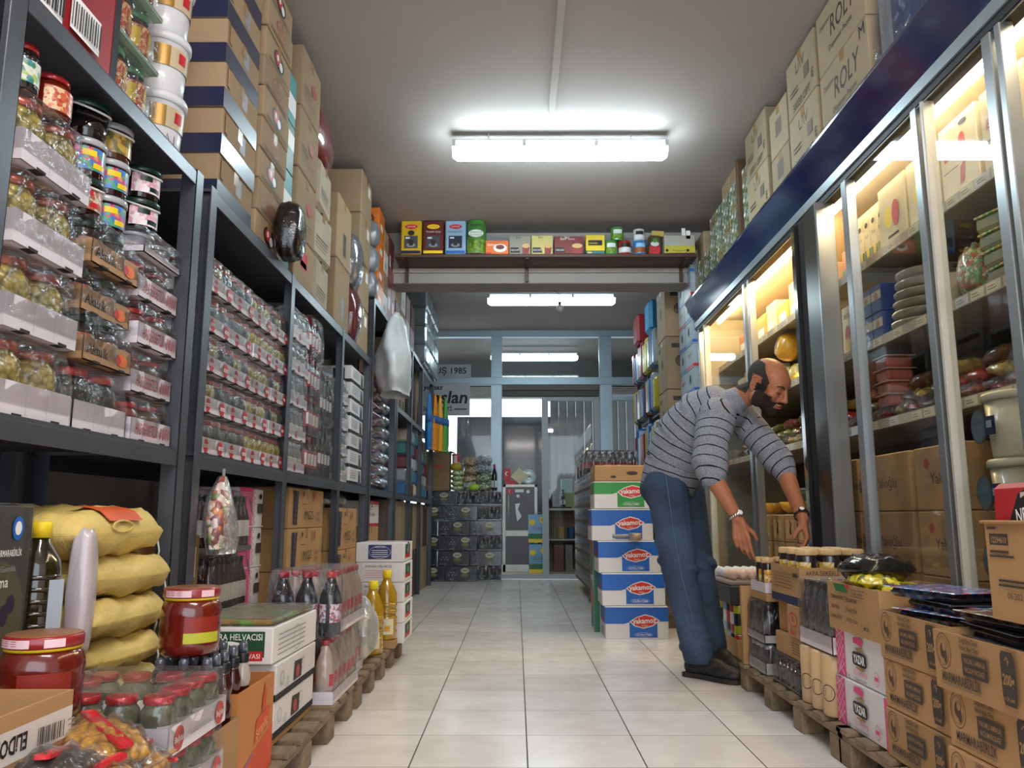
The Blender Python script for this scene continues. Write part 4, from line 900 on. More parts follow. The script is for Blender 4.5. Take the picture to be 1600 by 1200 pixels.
# far halva stack
def hal2(top):
    def pr(mb, F):
        f = F('S'); g = F('E')
        if top:
            bl_ = mat('dark blue label', '1F2466', .4); f.rect(.07, .016, .2, .095, bl_); f.ring(.135, .055, .06, .0015, whitep, .034)
            f.text('ANKARA', .135, .078, .01, whitep, w=.06)
            for q in range(4): f.rect(.09, .03+.011*q, .18, .033+.011*q, whitep)
        else:
            f.text('ANKARA HELVACISI', .125, .08, .013, inkb, w=.15, bold=.01)
            for q in range(4): f.rect(.05, .025+.012*q, .2, .028+.012*q, mat('pink faded print', 'C48A8A', .6))
        g.rect(g.w*.15, .02, g.w*.7, .095, mat('dark green panel', '17492F', .5)); g.rect(g.w*.15, .02, g.w*.7, .04, redp); g.disc(g.w*.42, .065, .03, greyp, .02)
    return pr
h2, h3 = carton(.27, .36, .107, whitec, hal2(True), .004), carton(.27, .36, .107, whitec, hal2(False), .004, tape=False)
for i in range(5): put(h2 if i == 4 else h3, 'carton', ('white box with dark blue label, topmost beyond the oil bottles' if i == 4 else 'white halva box beyond the oil bottles, '+lay(i, 5)+' of its stack'), 'box', (-.76+random.uniform(-.005, .005), 4.74, PZ+.109*i))
# inside the racks at floor level
put(carton(.3, .2, .34, kraft, lambda mb, F: (F('E').rect(.11, .2, .17, .3, whitep), F('E').rect(.03, .05, .17, .06, inkb)), .005), 'carton', 'kraft carton with a small white sticker under the bag of sweets', 'box', (-1.24, 2.70, .40))
put(carton(.3, .2, .4, kraft, None, .005), 'carton', 'lowest kraft carton behind the halva boxes in the rack', 'box', (-1.24, 2.70, 0))
put(Node('sweets_bag', hang_bag(.20, .08, .28, sweets, 80, .2), [Node('clear_wrap', hang_bag(.235, .1, .30, film, 80, .25)), Node('tie', MB().tube([(0, 0, -.02), (0, 0, .03)], .006, greyp))]), 'sweets_bag', 'clear hanging bag of colourful wrapped sweets below the shelf beam', 'bag', (-.985, 2.70, .935), sc=(.9, .9, .85))
smallb = bottle(.022, .2, mat('dark red small bottle', '3A0F16', .15, coat=1), black_lid, whitep, (.25, .55))
sp_ = pack(2, 8, .022, smallb, .02, mat('grey tray', '7E7A78', .6), .215, slots=False, tin=.05)
for i in range(2):
    put(sp_, 'bottle_pack', 'film bag of small dark bottles with white labels, '+('lower', 'upper')[i]+', next to pink boxes', 'pack of bottles', (-1.085, 2.985, .45+.225*i))
put(carton(.3, .33, .445, kraft, None, .003, False), 'carton', 'kraft carton on the floor under the small bottle bags', 'box', (-1.2, 2.98, .0))
def pkb(mb, F):
    f = F('E'); f.rect(0, 0, f.w*.55, f.h, pinkp); 
    for k in range(6): f.poly([(f.w*.55, .16-.025*k), (f.w*.66, .147-.025*k), (f.w*.55, .134-.025*k), (f.w*.55, .138-.025*k), (f.w*.64, .147-.025*k), (f.w*.55, .156-.025*k)], pinkp)
    f.disc(f.w*.85, .13, .016, black, .012); f.rect(f.w*.74, .06, f.w*.96, .1, inkb); f.rect(0, .004, f.w, .008, whitep)
    F('S').rect(.02, .02, .26, .15, pinkp)
pb = carton(.28, .3, .163, whitec, pkb, .004, tape=False)
for i in range(5): put(pb, 'carton', 'pink and white sugar box in the rack, '+lay(i, 5)+' of its stack', 'box', (-1.24, 3.35, .1+.164*i-.0))
put(carton(.26, .28, .098, kraft, None, .003, False), 'carton', 'flat kraft carton under the pink and white boxes', 'box', (-1.24, 3.35, 0))
def mgs(mb, F):
    f = F('E'); s = f.h/.21
    for a in range(2):
        for q in range(7): f.rect(.06+.036*a, .02*s+.025*s*q, .093+.036*a, .043*s+.025*s*q, mat('dark blue grid print', '22284A', .5))
    f.text('MGS', f.w*.5, .045*s, .05*s, black, w=.17); f.rect(.19, .125*s, .27, .129*s, inkb); f.text('kağıt', f.w*.78, .07*s, .025*s, inkb, w=.07); f.text('havlu', f.w*.78, .035*s, .025*s, inkb, w=.07)
    f.disc(.21, .18*s, .014, black); f.disc(f.w*.68, .175*s, .017, mat('faded red logo', 'A8423A', .6), .024); f.rect(f.w*.94, .06*s, f.w*.96, .16*s, mat('dark green panel', '17492F', .5))
mg = carton(.36, .66, .195, kraft, mgs, .004)
for i in range(4): put(mg, 'carton', 'large kraft box with blue grid print, '+lay(i, 4)+', bay behind the red capped bottles', 'box', (-1.24, 4.10, .155+.197*i))
put(carton(.36, .66, .15, kraft, None, .004, False), 'carton', 'flat carton on the floor below the large printed kraft boxes', 'box', (-1.24, 4.10, 0))
put(Node('paper_sheet', MB().box(-.01, .0, -.08, .08, 0, .22, whitep, .001)), 'paper_sheet', 'white printed sheet standing beside the kraft boxes behind the bottles', 'paper', (-1.04, 3.72, .5)) if False else None
mg2 = carton(.34, .62, .25, kraft, mgs, .004)
for i in range(3): put(mg2, 'carton', 'kraft box with blue grid print, '+('lowest', 'middle', 'topmost')[i]+', in the bay with the cow pattern bag', 'box', (-1.23, 5.06, .1+.252*i))
put(carton(.34, .62, .095, kraft, None, .003, False), 'carton', 'flat carton on the floor under the boxes with the cow pattern bag', 'box', (-1.23, 5.06, 0))
cow = cellmat('black and white cow pattern', 'E0E0E2', '101014', 5, .3, .2, c3=('E4E4E6', '121216', 'E4E4E6'))
put(Node('cow_bag', pillow(.2, .4, .09, cow, 90)), 'cow_bag', 'black and white cow patterned bag lying on the kraft boxes', 'bag', (-1.17, 5.0, .858))
put(carton(.3, .6, .185, whitec, lambda mb, F: (F('E').rect(0, .16, .6, .185, redp), F('E').rect(0, 0, .6, .02, redp), F('E').text('Mercimek', .3, .07, .035, black, w=.24), F('E').rect(.1, .12, .3, .124, inkb)), .006), 'carton', 'white box with red edges, lettered, in the tall rack below shelf', 'box', (-1.24, 6.1, .735))
for i in range(3): put(carton(.3, .6, .243, kraft, None, .004), 'carton', 'plain kraft carton below the white lettered box, '+lay(i, 3), 'box', (-1.24, 6.1, .245*i))
for c in range(8):
    for i in range(2): put(carton(.42, .43, .47, (kraftd, mat('dark brown carton', '4A3C34', .7), kraftd)[(c+i) % 3], None, .005), 'carton', ('dull', 'dark brown', 'plain')[(c+i) % 3]+' carton on the floor in the far racks, '+ORD[c]+' column, '+('lower', 'upper')[i], 'box', (-1.27, 6.7+.45*c, .472*i))
# ================================================================= SHELF ON THE BEAM
br = mat('brown shelf wood', '4A2C22', .5); so = bpy.data.objects.new('wall_shelf', None); COL.objects.link(so); so.location = (.25, 6.45, 2.9); tag(so, 'long narrow brown shelf fixed to the ceiling beam', 'shelf')
MB().box(-1.25, 1.23, -.16, .125, .0, .026, br, .003).obj('board', so)
for x in (-1.18, -.16, 1.15): MB().box(x-.014, x+.014, -.15, .125, -.012, 0, br, .002).box(x-.014, x+.014, .105, .125, -.13, -.01, br, .002).obj('bracket', so)
SZ = 2.927; SY = 6.34
def teabag(m, cap, panel, base):
    mb = MB().box(-.085, .085, -.05, .05, 0, .29, m, .01); f = faces(mb, -.085, .085, -.05, .05, 0, .29, 'S', .001)
    f.rect(.006, .006, .164, .03, base); f.disc(.085, .235, .052, redp if cap != 'y' else yellowp, .02); f.text('ÇAYKUR', .085, .229, .014, whitep if cap != 'y' else redp, w=.07)
    f.text('Tiryaki Çayı' if cap != 'w' else 'Kamelya Çayı', .085, .185, .014, whitep if cap != 'w' else navy, w=.12) if cap != 'r' else f.disc(.085, .18, .028, black, .022)
    f.rect(.03, .05, .14, .155, panel); f.disc(.085, .075, .036, greyp, .016); f.poly([(.07, .07), (.1, .07), (.107, .12), (.063, .12)], mat('dark tea glass', '2A1A14', .4)); f.rect(.04, .13, .075, .142, whitep)
    t = MB().box(-.08, .08, -.012, .012, .285, .302, m, .004)
    return Node('tea_pack', None, [Node('body', mb), Node('folded_top', t)])
pan = mat('tea glass picture', '3A4048', .5)
put(teabag(mat('yellow foil tea pack', 'C8A21A', .3, coat=.5), 'r', pan, navy), 'tea_pack', 'yellow tea pack at the left end of the beam shelf', 'packet', (-.865, SY, SZ))
put(teabag(mat('maroon foil tea pack', '5E2022', .3, coat=.5), 'y', pan, yellowp), 'tea_pack', 'dark maroon tea pack with yellow crest on the beam shelf', 'packet', (-.683, SY, SZ))
put(teabag(mat('light blue foil tea pack', '94B4D0', .3, coat=.5), 'w', navy, bluep), 'tea_pack', 'light blue tea pack on the beam shelf beside the big green can', 'packet', (-.50, SY, SZ))
pea = cellmat('green beans print', '7FA032', '2E5A20', 30, .4, 0)
gcan = mat('green can', '4E8A3C', .35, coat=.3)
mb = MB().lathe([(.08, 0), (.083, .005), (.083, .255), (.078, .262), (.078, .285), (.0, .286)], [mat('tin metal', 'B8B4AC', .3, metal=.8), gcan, gcan, gcan, gcan], 26); mb.lathe([(.0838, .01), (.0838, .12)], pea, 14, a0=-170, a1=-10)
fcan = Face(mb, (-.075, -.086, 0), (1, 0, 0), (0, 0, 1), .15, .28); fcan.disc(.075, .165, .062, whitep, .032); fcan.text('Bezelye', .075, .168, .022, gcan, w=.1); fcan.text('Konserve', .075, .146, .018, gcan, w=.1); fcan.text('BURCU', .075, .225, .022, black, w=.09)
put(Node('large_can', mb), 'large_can', 'large green can of peas between tea pack and orange box', 'can', (-.33, SY, SZ))
def ship(w, h, m, items, dz=0, d=.1):
    mb = MB().box(-w/2, w/2, -d/2, d/2, 0, h, m, .003); items(faces(mb, -w/2, w/2, -d/2, d/2, 0, h, 'S', .0008)); return mb
cream = mat('coffee cream print', 'D8B070', .5); mug = mat('red mug print', '8E2A20', .5)
put(Node('sahlep_box', ship(.19, .115, orangep, lambda f: (f.text('Salep', .05, .07, .022, whitep, w=.07), f.disc(.12, .05, .055, whitep, .035), f.disc(.12, .058, .035, mat('brown bowl print', '6E3018', .5), .02), f.rect(0, 0, .05, .012, redp)))), 'drink_box', 'orange drink box with a cup picture on the beam shelf', 'box', (-.158, SY, SZ))
def nes(c3):
    def pr(f):
        f.poly([(.01, .01), (.01, .055), (.075, .055), (.09, .01)], black); f.text('NESCAFE', .046, .024, .018, whitep, w=.066); f.poly([(f.w*.62, .0), (f.w*.62, .06), (f.w*.95, .06), (f.w*.9, .0)], mug); f.disc(f.w*.78, .068, f.w*.18, cream, .02)
        f.text('3in1', f.w*.42, .13, .02, c3, w=.04)
    return pr
put(Node('coffee_box', ship(.175, .155, mat('beige grey box', '9A9484', .5), nes(black))), 'drink_box', 'beige coffee box between the orange and pale yellow ones', 'box', (.03, SY, SZ))
put(Node('coffee_box', ship(.175, .158, mat('pale yellow box', 'D2C274', .5), nes(black))), 'drink_box', 'pale yellow coffee box left of the red one', 'box', (.212, SY, SZ))
put(Node('coffee_box', ship(.24, .15, mat('deep red box', '7A1E20', .45), lambda f: (nes(whitep)(f), f.text('3in1', .07, .115, .025, whitep, w=.05), f.text('ORIGINAL', .14, .118, .012, whitep, w=.06)))), 'drink_box', 'deep red coffee box in the middle of the beam shelf', 'box', (.432, SY, SZ))
put(Node('tea_box', ship(.155, .025, mat('teal box', '2E6A66', .5), lambda f: f.disc(.03, .012, .02, cream, .008))), 'tea_box', 'flat teal box lying under the bright yellow one', 'box', (.648, SY, SZ))
put(Node('yellow_box', ship(.155, .135, yellowp, lambda f: (f.rect(.02, .045, .135, .09, black), f.text('monin', .06, .057, .02, yellowp, w=.07)))), 'yellow_box', 'bright yellow box with black panel on the beam shelf', 'box', (.648, SY, SZ+.026))
wl = mat('can label white', 'D8DCE0', .5)
def scan(m, lab, lo, r=.054, h=.115):
    mb = MB().lathe([(r*.97, 0), (r, .004), (r, h-.004), (r*.97, h)], m, 22); mb.lathe([(r*1.01, h*.12), (r*1.01, h*.5)], lo, 12, a0=-165, a1=-15); mb.lathe([(r*1.02, h*.5), (r*1.02, h*.8)], lab, 10, a0=-130, a1=-50); return Node('food_can', mb)
for nd, x, z, lb in ((scan(gcan, wl, pea), .78, 0, 'small green pea can under another one on the beam shelf'), (scan(gcan, wl, pea), .835, .118, 'small green pea can stacked on top of its neighbours'), (scan(mat('tomato can', '9E2A22', .4), mat('can dark', '20201C', .4), wl), .895, 0, 'red can with dark band next to the small green ones'),
                     (scan(mat('blue can', '3E78B0', .4), mat('sky print', '88B4DC', .4), mat('brown print', '8A4A2A', .5)), 1.02, 0, 'blue and brown can with smaller can on top'), (scan(mat('white spotted can', 'C8C4C4', .4), mat('dark spots', '2A2428', .5), wl, .046, .1), 1.015, .118, 'small white and dark can standing on the blue one')):
    put(nd, 'food_can', lb, 'can', (x, SY, SZ+z))
mb = MB().box(-.06, .06, -.03, .03, 0, .17, mat('brown foil pouch', '4E4026', .35, coat=.4), .02); f = faces(mb, -.06, .06, -.03, .03, 0, .17, 'S', .001); f.rect(.01, .005, .1, .07, redp); f.disc(.055, .09, .035, wl, .02); f.disc(.055, .12, .02, gcan)
put(Node('pouch', mb, [Node('crimped_top', MB().box(-.03, .075, -.006, .006, .165, .215, mat('yellow foil', 'B8A050', .4), .004))]), 'pouch', 'brown and red pouch with yellow crimped top on the beam shelf', 'pouch', (1.14, SY, SZ), ry=R(3))
mb = MB().box(-.125, .125, -.07, .05, 0, .15, mat('pale box yellow base', 'A8A49C', .5), .003); f = faces(mb, -.125, .125, -.07, .05, 0, .15, 'S', .001); f.rect(0, 0, .25, .06, mat('yellow green band', 'B8AE38', .5)); f.text('Pastavilla', .13, .012, .016, inkb, w=.12); f.disc(.02, .02, .012, black); f.disc(.19, .02, .012, black)
put(Node('display_box', mb, [Node('raised_flap', MB().box(.02, .05, -.07, -.066, .148, .21, whitep).box(.055, .09, -.07, -.066, .12, .19, whitep))]), 'display_box', 'pale display box with yellow green base at the right shelf end', 'box', (1.335, SY, SZ))
put(carton(.25, .05, .2, mat('maroon carton', '5A2028', .5), None, .003, False), 'carton', 'maroon box standing behind the pale display box', 'box', (1.335, SY+.09, SZ))
put(carton(1.5, .03, .17, mat('pale blue grey sleeve', '7E8C98', .5), None, .003, False), 'carton', 'long pale blue grey box standing behind the coffee boxes', 'box', (.35, SY+.09, SZ))
for c in range(3): put(carton(.4, .5, .7, (kraftd, mat('dark brown carton', '4A3C34', .7), kraftd)[c], None, .005), 'carton', 'tall '+('dull', 'dark brown', 'plain')[c]+' carton behind the packets, far rack middle shelf, '+ORD[c]+' along', 'box', (-1.33, 8.1+.52*c, 1.76)) if c else None
# ================================================================= FAR END
onc = mat('black film wrapped carton', '22262E', .25, coat=.7, var=.3, ns=20, bump=.3, bs=20)
def oncp(off, jars=False):
    def pr(mb, F):
        f = F('S'); ov = mat('cream oval label', 'B8B498', .4); dk = mat('black oval print', '17181C', .4)
        u = f.w*(.62 if not off else .5); f.disc(u, .135, .055, ov, .032); f.text('ÖNCÜ', u, .123, .026, dk, w=.075, bold=.03); f.rect(u-.05, .06, u+.05, .065, mat('olive print', '6E6A3A', .5)); f.disc(u, .08, .05, mat('olive print', '6E6A3A', .5), .02)
        f.text('GÜMÜŞ', .07, .015, .02, greyp, w=.07); f.rect(f.w-.13, .014, f.w-.02, .018, greyp)
        for k in range(5): f.disc(f.w*.12+.02*k, .08+.03*(k % 2), .008, greyp)
    return pr
o1 = carton(.4, .3, .188, onc, oncp(0), .005, tape=False); jp = jar(.045, .17, mat('black jar contents', '101218', .12, coat=1), mat('dark red lid', '5A1A22', .35, coat=.5), mat('teal foil label', '1E4A52', .3), (.2, .5), mark=greyp)
ow = pack(3, 3, .046, jp, .02, onc, .18, slots=False, tin=.03)
for i in range(6):
    lab = ('bottom', 'second', 'third', 'fourth', 'fifth', 'top')[i]
    if i % 2 == 0:      # row: two cartons and a jar pack, or shifted
        put(o1, 'carton', 'black film wrapped carton with cream oval, '+lab+' row, right one', 'box', (-.70, 10.5, .189*i)); put(o1, 'carton', 'black film wrapped carton with cream oval, '+lab+' row, left one', 'box', (-1.105, 10.5, .189*i)) 
        put(ow, 'jar_pack', 'film wrapped black jars at the right end of '+lab+' row by the doorway', 'pack of jars', (-.345, 10.5, .189*i))
    else:
        put(o1, 'carton', 'black film wrapped carton with cream oval, '+lab+' row, left of two', 'box', (-.98 if i == 5 else -.80, 10.5, .189*i)); i < 5 and put(o1, 'carton', 'black film wrapped carton with cream oval, '+lab+' row, half hidden by the rack', 'box', (-1.21, 10.5, .189*i))
        put(o1 if i < 5 else ow, 'carton' if i < 5 else 'jar_pack', ('black film wrapped carton with cream oval, '+lab+' row, right of two') if i < 5 else 'teal labelled black jars in film, left of two on the top row', 'box' if i < 5 else 'pack of jars', (-.39 if i < 5 else -.62, 10.5, .189*i))
        put(ow, 'jar_pack', 'film wrapped black jars ending '+lab+' row beside the doorway', 'pack of jars', (-.335+.0, 10.5, .189*i), sc=(.9 if i < 5 else 1, 1, 1)) if i == 5 else None
ZO = 1.135
put(openbox(.34, .3, .5, mat('worn kraft carton', '7E6448', .8, var=.15), lambda mb, F: (F('S').disc(.2, .3, .07, mat('faded red logo', 'A8423A', .6), .03), F('S').disc(.06, .1, .04, mat('faded red logo', 'A8423A', .6), .02)), .005, .08, 1, 'NE'), 'open_carton', 'torn open kraft carton standing on the black carton stack', 'box', (-1.03, 10.45, ZO))
put(Node('crumpled_bag', pillow(.16, .2, .2, mat('green white wrapper', '9CA694', .4, var=.4, ns=30, bump=.5), 100, wr=.01)), 'crumpled_bag', 'crumpled green and white wrapper sticking out of the torn carton', 'wrapper', (-.98, 10.45, ZO+.42), rz=.5)
greenb = cellmat('green white printed bag', '9CC04A', 'D8E0D0', 26, .35, .3, c3=('6FA030', 'E0E4DC', '2E3A2A', 'A8C850', 'D8DCD0'))
for i in range(4): put(Node('snack_bag', pillow(.18, .2, .07, greenb, 110+i)), 'snack_bag', 'green and white snack bag on the black cartons, '+lay(i, 4), 'bag', (-.76, 10.42, ZO+.062*i), rz=R(6*i))
put(Node('yellow_bag', pillow(.15, .14, .12, mat('mustard packet', 'B09A28', .5), 115)), 'yellow_bag', 'mustard yellow packet on top of the green snack bags', 'packet', (-.78, 10.42, ZO+.25))
put(tub(.05, .12, mat('red white tub', 'C0A8A0', .4), red_lid, redp, handle=False), 'red_tub', 'small red lidded tub on the mustard packet', 'tub', (-.79, 10.42, ZO+.355))
mixc = [cellmat('printed bag '+a, b, c, 24, .35, .3, c3=d) for a, b, c, d in (('brown', '8A6A50', 'C0A888', ('7A6048', 'B8A080', '5A4636', 'C8B89A')), ('white', 'C8CCD0', '6A7078', ('D0D4D8', '5E6670', 'B0B8C0', '3A4048')), ('green', '5E7A4A', 'C8D0B8', ('4E6A3A', 'D0D8C4', '1E2820', '8AA070')))]
for i, (x, z, m, w) in enumerate(((-.6, 0, 1, .2), (-.6, .09, 0, .22), (-.58, .2, 0, .2), (-.42, .0, 2, .2), (-.42, .11, 2, .2), (-.44, .22, 1, .22), (-.42, .33, 1, .2), (-.6, .31, 0, .2))):
    put(Node('printed_bag', pillow(w, .2, .12, mixc[m], 120+i, wr=.008)), 'printed_bag', ('brown', 'silver white', 'dark green')[m]+' printed bag on the black jars, '+ORD[i]+' from bottom left', 'bag', (x, 10.42, ZO+z), rz=R(11*i))
put(Node('lime', MB().ball((0, 0, .045), .075, .05, .045, mat('lime green packet', '9AC03A', .35))), 'green_packet', 'bright lime green round packet in front of the printed bags', 'packet', (-.545, 10.33, ZO))
put(bottle(.036, .34, mat('dark wine bottle', '1C0A0C', .1, coat=1), redp, wl, (.12, .38), 16, .38), 'wine_bottle', 'dark bottle with red neck beside the door frame', 'bottle', (-.285, 10.38, ZO))
# sign behind the glass
sg = MB().box(-1.45, -.62, GY-.03, GY-.018, 2.46, 2.845, mat('white sign board', 'A3A8AE', .5)); sg2 = MB().box(-1.45, -.62, GY-.03, GY-.018, 2.13, 2.455, mat('white sign board', 'A3A8AE', .5))
MBs = MB().box(-1.5, -.62, GY-.03, GY-.02, 2.67, 2.85, mat('white sign board', 'A3A8AE', .5), .002)
f = Face(MBs, (-1.5, GY-.03, 2.67), (1, 0, 0), (0, 0, 1), .88, .18, .001); f.text('KURULUŞ 1985', .82, .055, .085, black, w=1.0 if False else .80, align='r', bold=.02)
tag(MBs.obj('sign_board'), 'white sign with black lettering and the year 1985 at the top left pane', 'sign')
MBs = MB().box(-1.5, -.63, GY-.035, GY-.025, 2.15, 2.60, mat('white sign board', 'A3A8AE', .5), .002)
f = Face(MBs, (-1.5, GY-.035, 2.15), (1, 0, 0), (0, 0, 1), .87, .45, .001); f.text('yılmaz', .44, .36, .065, black, w=.30, align='r', bold=.03, shear=.2) if False else f.text('yılmaz', .50, .355, .065, black, w=.26, align='r', bold=.03, shear=.2)
f.text('aslan', .83, .17, .17, black, w=.47, align='r', bold=.025, shear=.15); f.text('GIDA LTD.STİ.', .64, .065, .055, black, w=.42, align='r', bold=.02); f.rect(.66, .075, .83, .095, mat('brown sign bar', '6A3A34', .5))
tag(MBs.obj('sign_board'), 'larger white sign with a bold surname below the year sign', 'sign')
# vestibule things
dm = mat('dark glass door', '1E2124', .25, coat=.25); 
struct(MB().box(-.28, 1.0, 13.0, 13.06, .06, 2.42, dm).obj('door_2'))
struct(MB().box(-.94, -.3, 12.6, 12.66, .06, 2.37, mat('dark glass cabinet side', '34353B', .2, coat=1, bump=.2, bs=6)).obj('door_3'))
VZ = .06
mr = mat('aluminium cabinet frame', 'A8A69E', .35, metal=.4); mdk = mat('mauve grey cabinet glass', '3A3438', .4, coat=.15)
cb = bpy.data.objects.new('metal_cabinet', None); COL.objects.link(cb); cb.location = (.05, 11.4, VZ); tag(cb, 'narrow glass fronted metal cabinet in the doorway', 'cabinet')
c_ = MB(); 
for x0, x1, z0, z1 in ((-.24, -.20, 0, 1.19), (.20, .24, 0, 1.19), (-.24, .24, 1.15, 1.19), (-.24, .24, 0, .10), (-.2, .2, .48, .56)): c_.box(x0, x1, -.2, -.17, z0, z1, mr, .003)
c_.box(-.24, .24, -.17, .2, 0, 1.19, mat('cabinet side', '6E6A66', .5)); c_.obj('frame', cb)
p_ = MB().box(-.2, .2, -.185, -.175, .1, .48, mdk).box(-.2, .2, -.185, -.175, .56, 1.15, mdk); f = Face(p_, (-.2, -.185, 0), (1, 0, 0), (0, 0, 1), .4, 1.2, .001)
f.rect(.02, 1.06, .1, 1.13, redp); f.disc(.06, 1.095, .018, whitep); f.disc(.066, 1.095, .015, redp); f.rect(.13, 1.08, .25, 1.12, whitep); f.disc(.31, 1.09, .025, whitep); f.disc(.17, 1.03, .022, whitep); f.poly([(.13, .92), (.2, .93), (.17, .85), (.22, .75), (.16, .68), (.14, .8)], whitep); p_.obj('door', cb)
MB().tube([(-.16, -.2, .7), (-.16, -.2, 1.05)], .008, mr).obj('handle', cb)
CZ = VZ+1.19
put(Node('small_flag', MB().box(-.07, .07, -.02, .02, 0, .05, redp, .005).box(-.1, .0, -.004, .004, .05, .22, redp).ball((-.05, -.006, .15), .03, .003, .03, whitep, 12, 6).ball((-.042, -.008, .15), .024, .003, .024, redp, 12, 6)), 'small_flag', 'small red flag with white crescent on a red stand on the cabinet', 'flag', (-.08, 11.3, CZ+.001))
put(Node('paper_card', MB().add([(0, 0, .0), (.12, 0, .12), (0, .01, .27), (-.11, .01, .14)], [(0, 1, 2, 3)], mat('cream card', 'C8BC98', .6)).add([(0, .004, .0), (.12, .004, .12), (0, .014, .27), (-.11, .014, .14)], [(3, 2, 1, 0)], mat('cream card', 'C8BC98', .6)).lathe([(.04, .13), (.035, .13)], inkb, 12) if False else MB().box(-.085, .085, 0, .004, -.085, .085, mat('cream card', 'C8BC98', .6))), 'paper_card', 'cream card standing on one corner leaning on the cabinet top', 'card', (.04, 11.3, CZ+.122), ry=R(42))
put(Node('plate', MB().lathe([(.0, 0), (.05, .0), (.09, .012), (.105, .022), (.104, .026), (.05, .006), (0, .006)], mat('white glazed plate', 'B8C8C8', .2, coat=.6), 28), [Node('painted_mark', MB().tube([(-.04, .01, .012), (.0, .03, .012), (.03, -.02, .012)], .004, greenp, 6).tube([(-.03, -.03, .012), (.02, .01, .012)], .004, inkb, 6))]), 'plate', 'round white decorated plate standing on the metal cabinet', 'plate', (.17, 11.33, CZ+.108), rx=R(80))
tin_y = mat('sunflower oil tin', '2F7FA8', .35, coat=.4)
def ytin():
    mb = MB().box(-.13, .13, -.12, .12, 0, .38, tin_y, .006); f = faces(mb, -.13, .13, -.12, .12, 0, .38, 'S', .001)
    f.rect(0, 0, .26, .05, yellowp); f.rect(0, .05, .26, .12, greenp); f.disc(.2, .3, .05, yellowp); f.disc(.2, .3, .02, inkb); f.disc(.05, .27, .04, yellowp); f.text('Yudum', .13, .17, .05, navy, w=.16)
    return Node('oil_tin', None, [Node('body', mb), Node('handle', MB().tube([(-.05, 0, .38), (-.04, 0, .40), (.04, 0, .40), (.05, 0, .38)], .004, mr, 6))])
yt = ytin(); put(yt, 'oil_tin', 'blue and yellow sunflower oil tin, lower of two in the doorway', 'tin', (.30, 11.12, VZ)); put(yt, 'oil_tin', 'blue and yellow sunflower oil tin, upper of two in the doorway', 'tin', (.29, 11.12, VZ+.40))
tb = bpy.data.objects.new('side_table', None); COL.objects.link(tb); tb.location = (.78, 11.45, VZ); tag(tb, 'light topped table beyond the door holding a dark tray', 'table')
MB().box(-.4, .4, -.25, .25, .83, .86, mat('pale table top', 'B8B0A0', .4), .004).obj('table_top', tb)
for x in (-.36, .36): MB().box(x-.02, x+.02, -.24, .24, 0, .83, mat('dark table panel', '3A3230', .5), .003).obj('side_panel', tb)
MB().box(-.34, .34, .2, .23, 0, .83, mat('tan table back', '8A7258', .6)).obj('back_panel', tb); MB().box(-.34, .34, -.2, .2, .42, .44, mat('pale table top', 'B8B0A0', .4)).obj('shelf', tb)
put(Node('round_tray', MB().lathe([(.0, 0), (.17, 0), (.18, .02), (.175, .022), (.16, .006), (0, .006)], black, 28)), 'round_tray', 'black round tray lying on the table beyond the door', 'tray', (.60, 11.4, VZ+.861))
for i, (x, m, h, lb) in enumerate(((.58, mat('dark red folder', '6E2226', .5), .36, 'dark red box file under the table beyond the door'), (.72, mat('grey folder', '77746A', .5), .36, 'grey box file under the table beyond the door'), (.86, yellowp, .34, 'yellow box file under the table at its right side'))): put(carton(.1 if i else .14, .2, h, m, None, .004, False), 'box_file', lb, 'file', (x, 11.35, VZ))
for i in range(3): put(can(.055, .16, (mat('gold tin', '9A7A30', .4), mat('blue tin', '2A4A7A', .4), mat('gold tin', '9A7A30', .4))[i]), 'food_can', ORD[i]+' tin from the left on the shelf of the far table', 'can', (.62+.14*i, 11.35, VZ+.442))
for i, (x, h, lb) in enumerate(((.48, .3, 'dark bottle left of the boxes on the far table'), (.66, .27, 'dark bottle standing between boxes on the far table'), (.92, .33, 'tallest dark bottle at the right of the far table'))): put(bottle(.035, h, mat('dark wine bottle', '1C0A0C', .1, coat=1), black_lid, wl if i == 1 else None, (.2, .45), 14, .35), 'wine_bottle', lb, 'bottle', (x, 11.52, VZ+.862))
put(carton(.22, .16, .22, mat('muted green box', '8A9060', .5), None, .004, False), 'carton', 'muted green box at the back of the far table', 'box', (.78, 11.6, VZ+.861))
put(carton(.16, .12, .2, mat('pale green blue box', 'A8C0B8', .5), None, .004, False), 'carton', 'pale tall box stacked on the muted green one', 'box', (.72, 11.6, VZ+1.083))
# brown jar packs stacked in front of the right glass, cola bottles on top
bstk = cellmat('dark shrink wrapped cans', '4A3828', '241C18', 20, .3, .3, c3=('4E3A2A', '2A2220', '5E4A34', '3A3030', '6A5844'))
brn = pack(2, 4, .045, jar(.045, .15, mat('brown jar contents', '33241A', .15, coat=1), mat('dull brown lid', '5E4630', .4), mat('brown label', '6E5438', .5), (.1, .5)), .09, mat('dark kraft tray', '6B5138', .7), .155, slots=False, tin=.03)
pallet(.5, 1.9, 'dark wooden pallet under the brown jar packs on the right', (.94, 7.0, 0), 6)
for c in range(9):
    for i in range(7 if c > 0 else 6):
        put(brn, 'jar_pack', 'brown tray of dark jars, '+ORD[c]+' column from the pickle cartons, '+lay(i, 7), 'pack of jars', (.79, 6.3+.39*c, PZ+.157*i))
cola = bottle(.03, .24, mat('dark cola bottle', '180C0A', .12, coat=1), mat('dark red cap', '5E1A1E', .35), mat('red cola label', '8A1E22', .4), (.3, .55), 10)
pcola = pack(8, 3, .032, cola, .02, onc, .245, slots=False, tray=False, tin=.02)
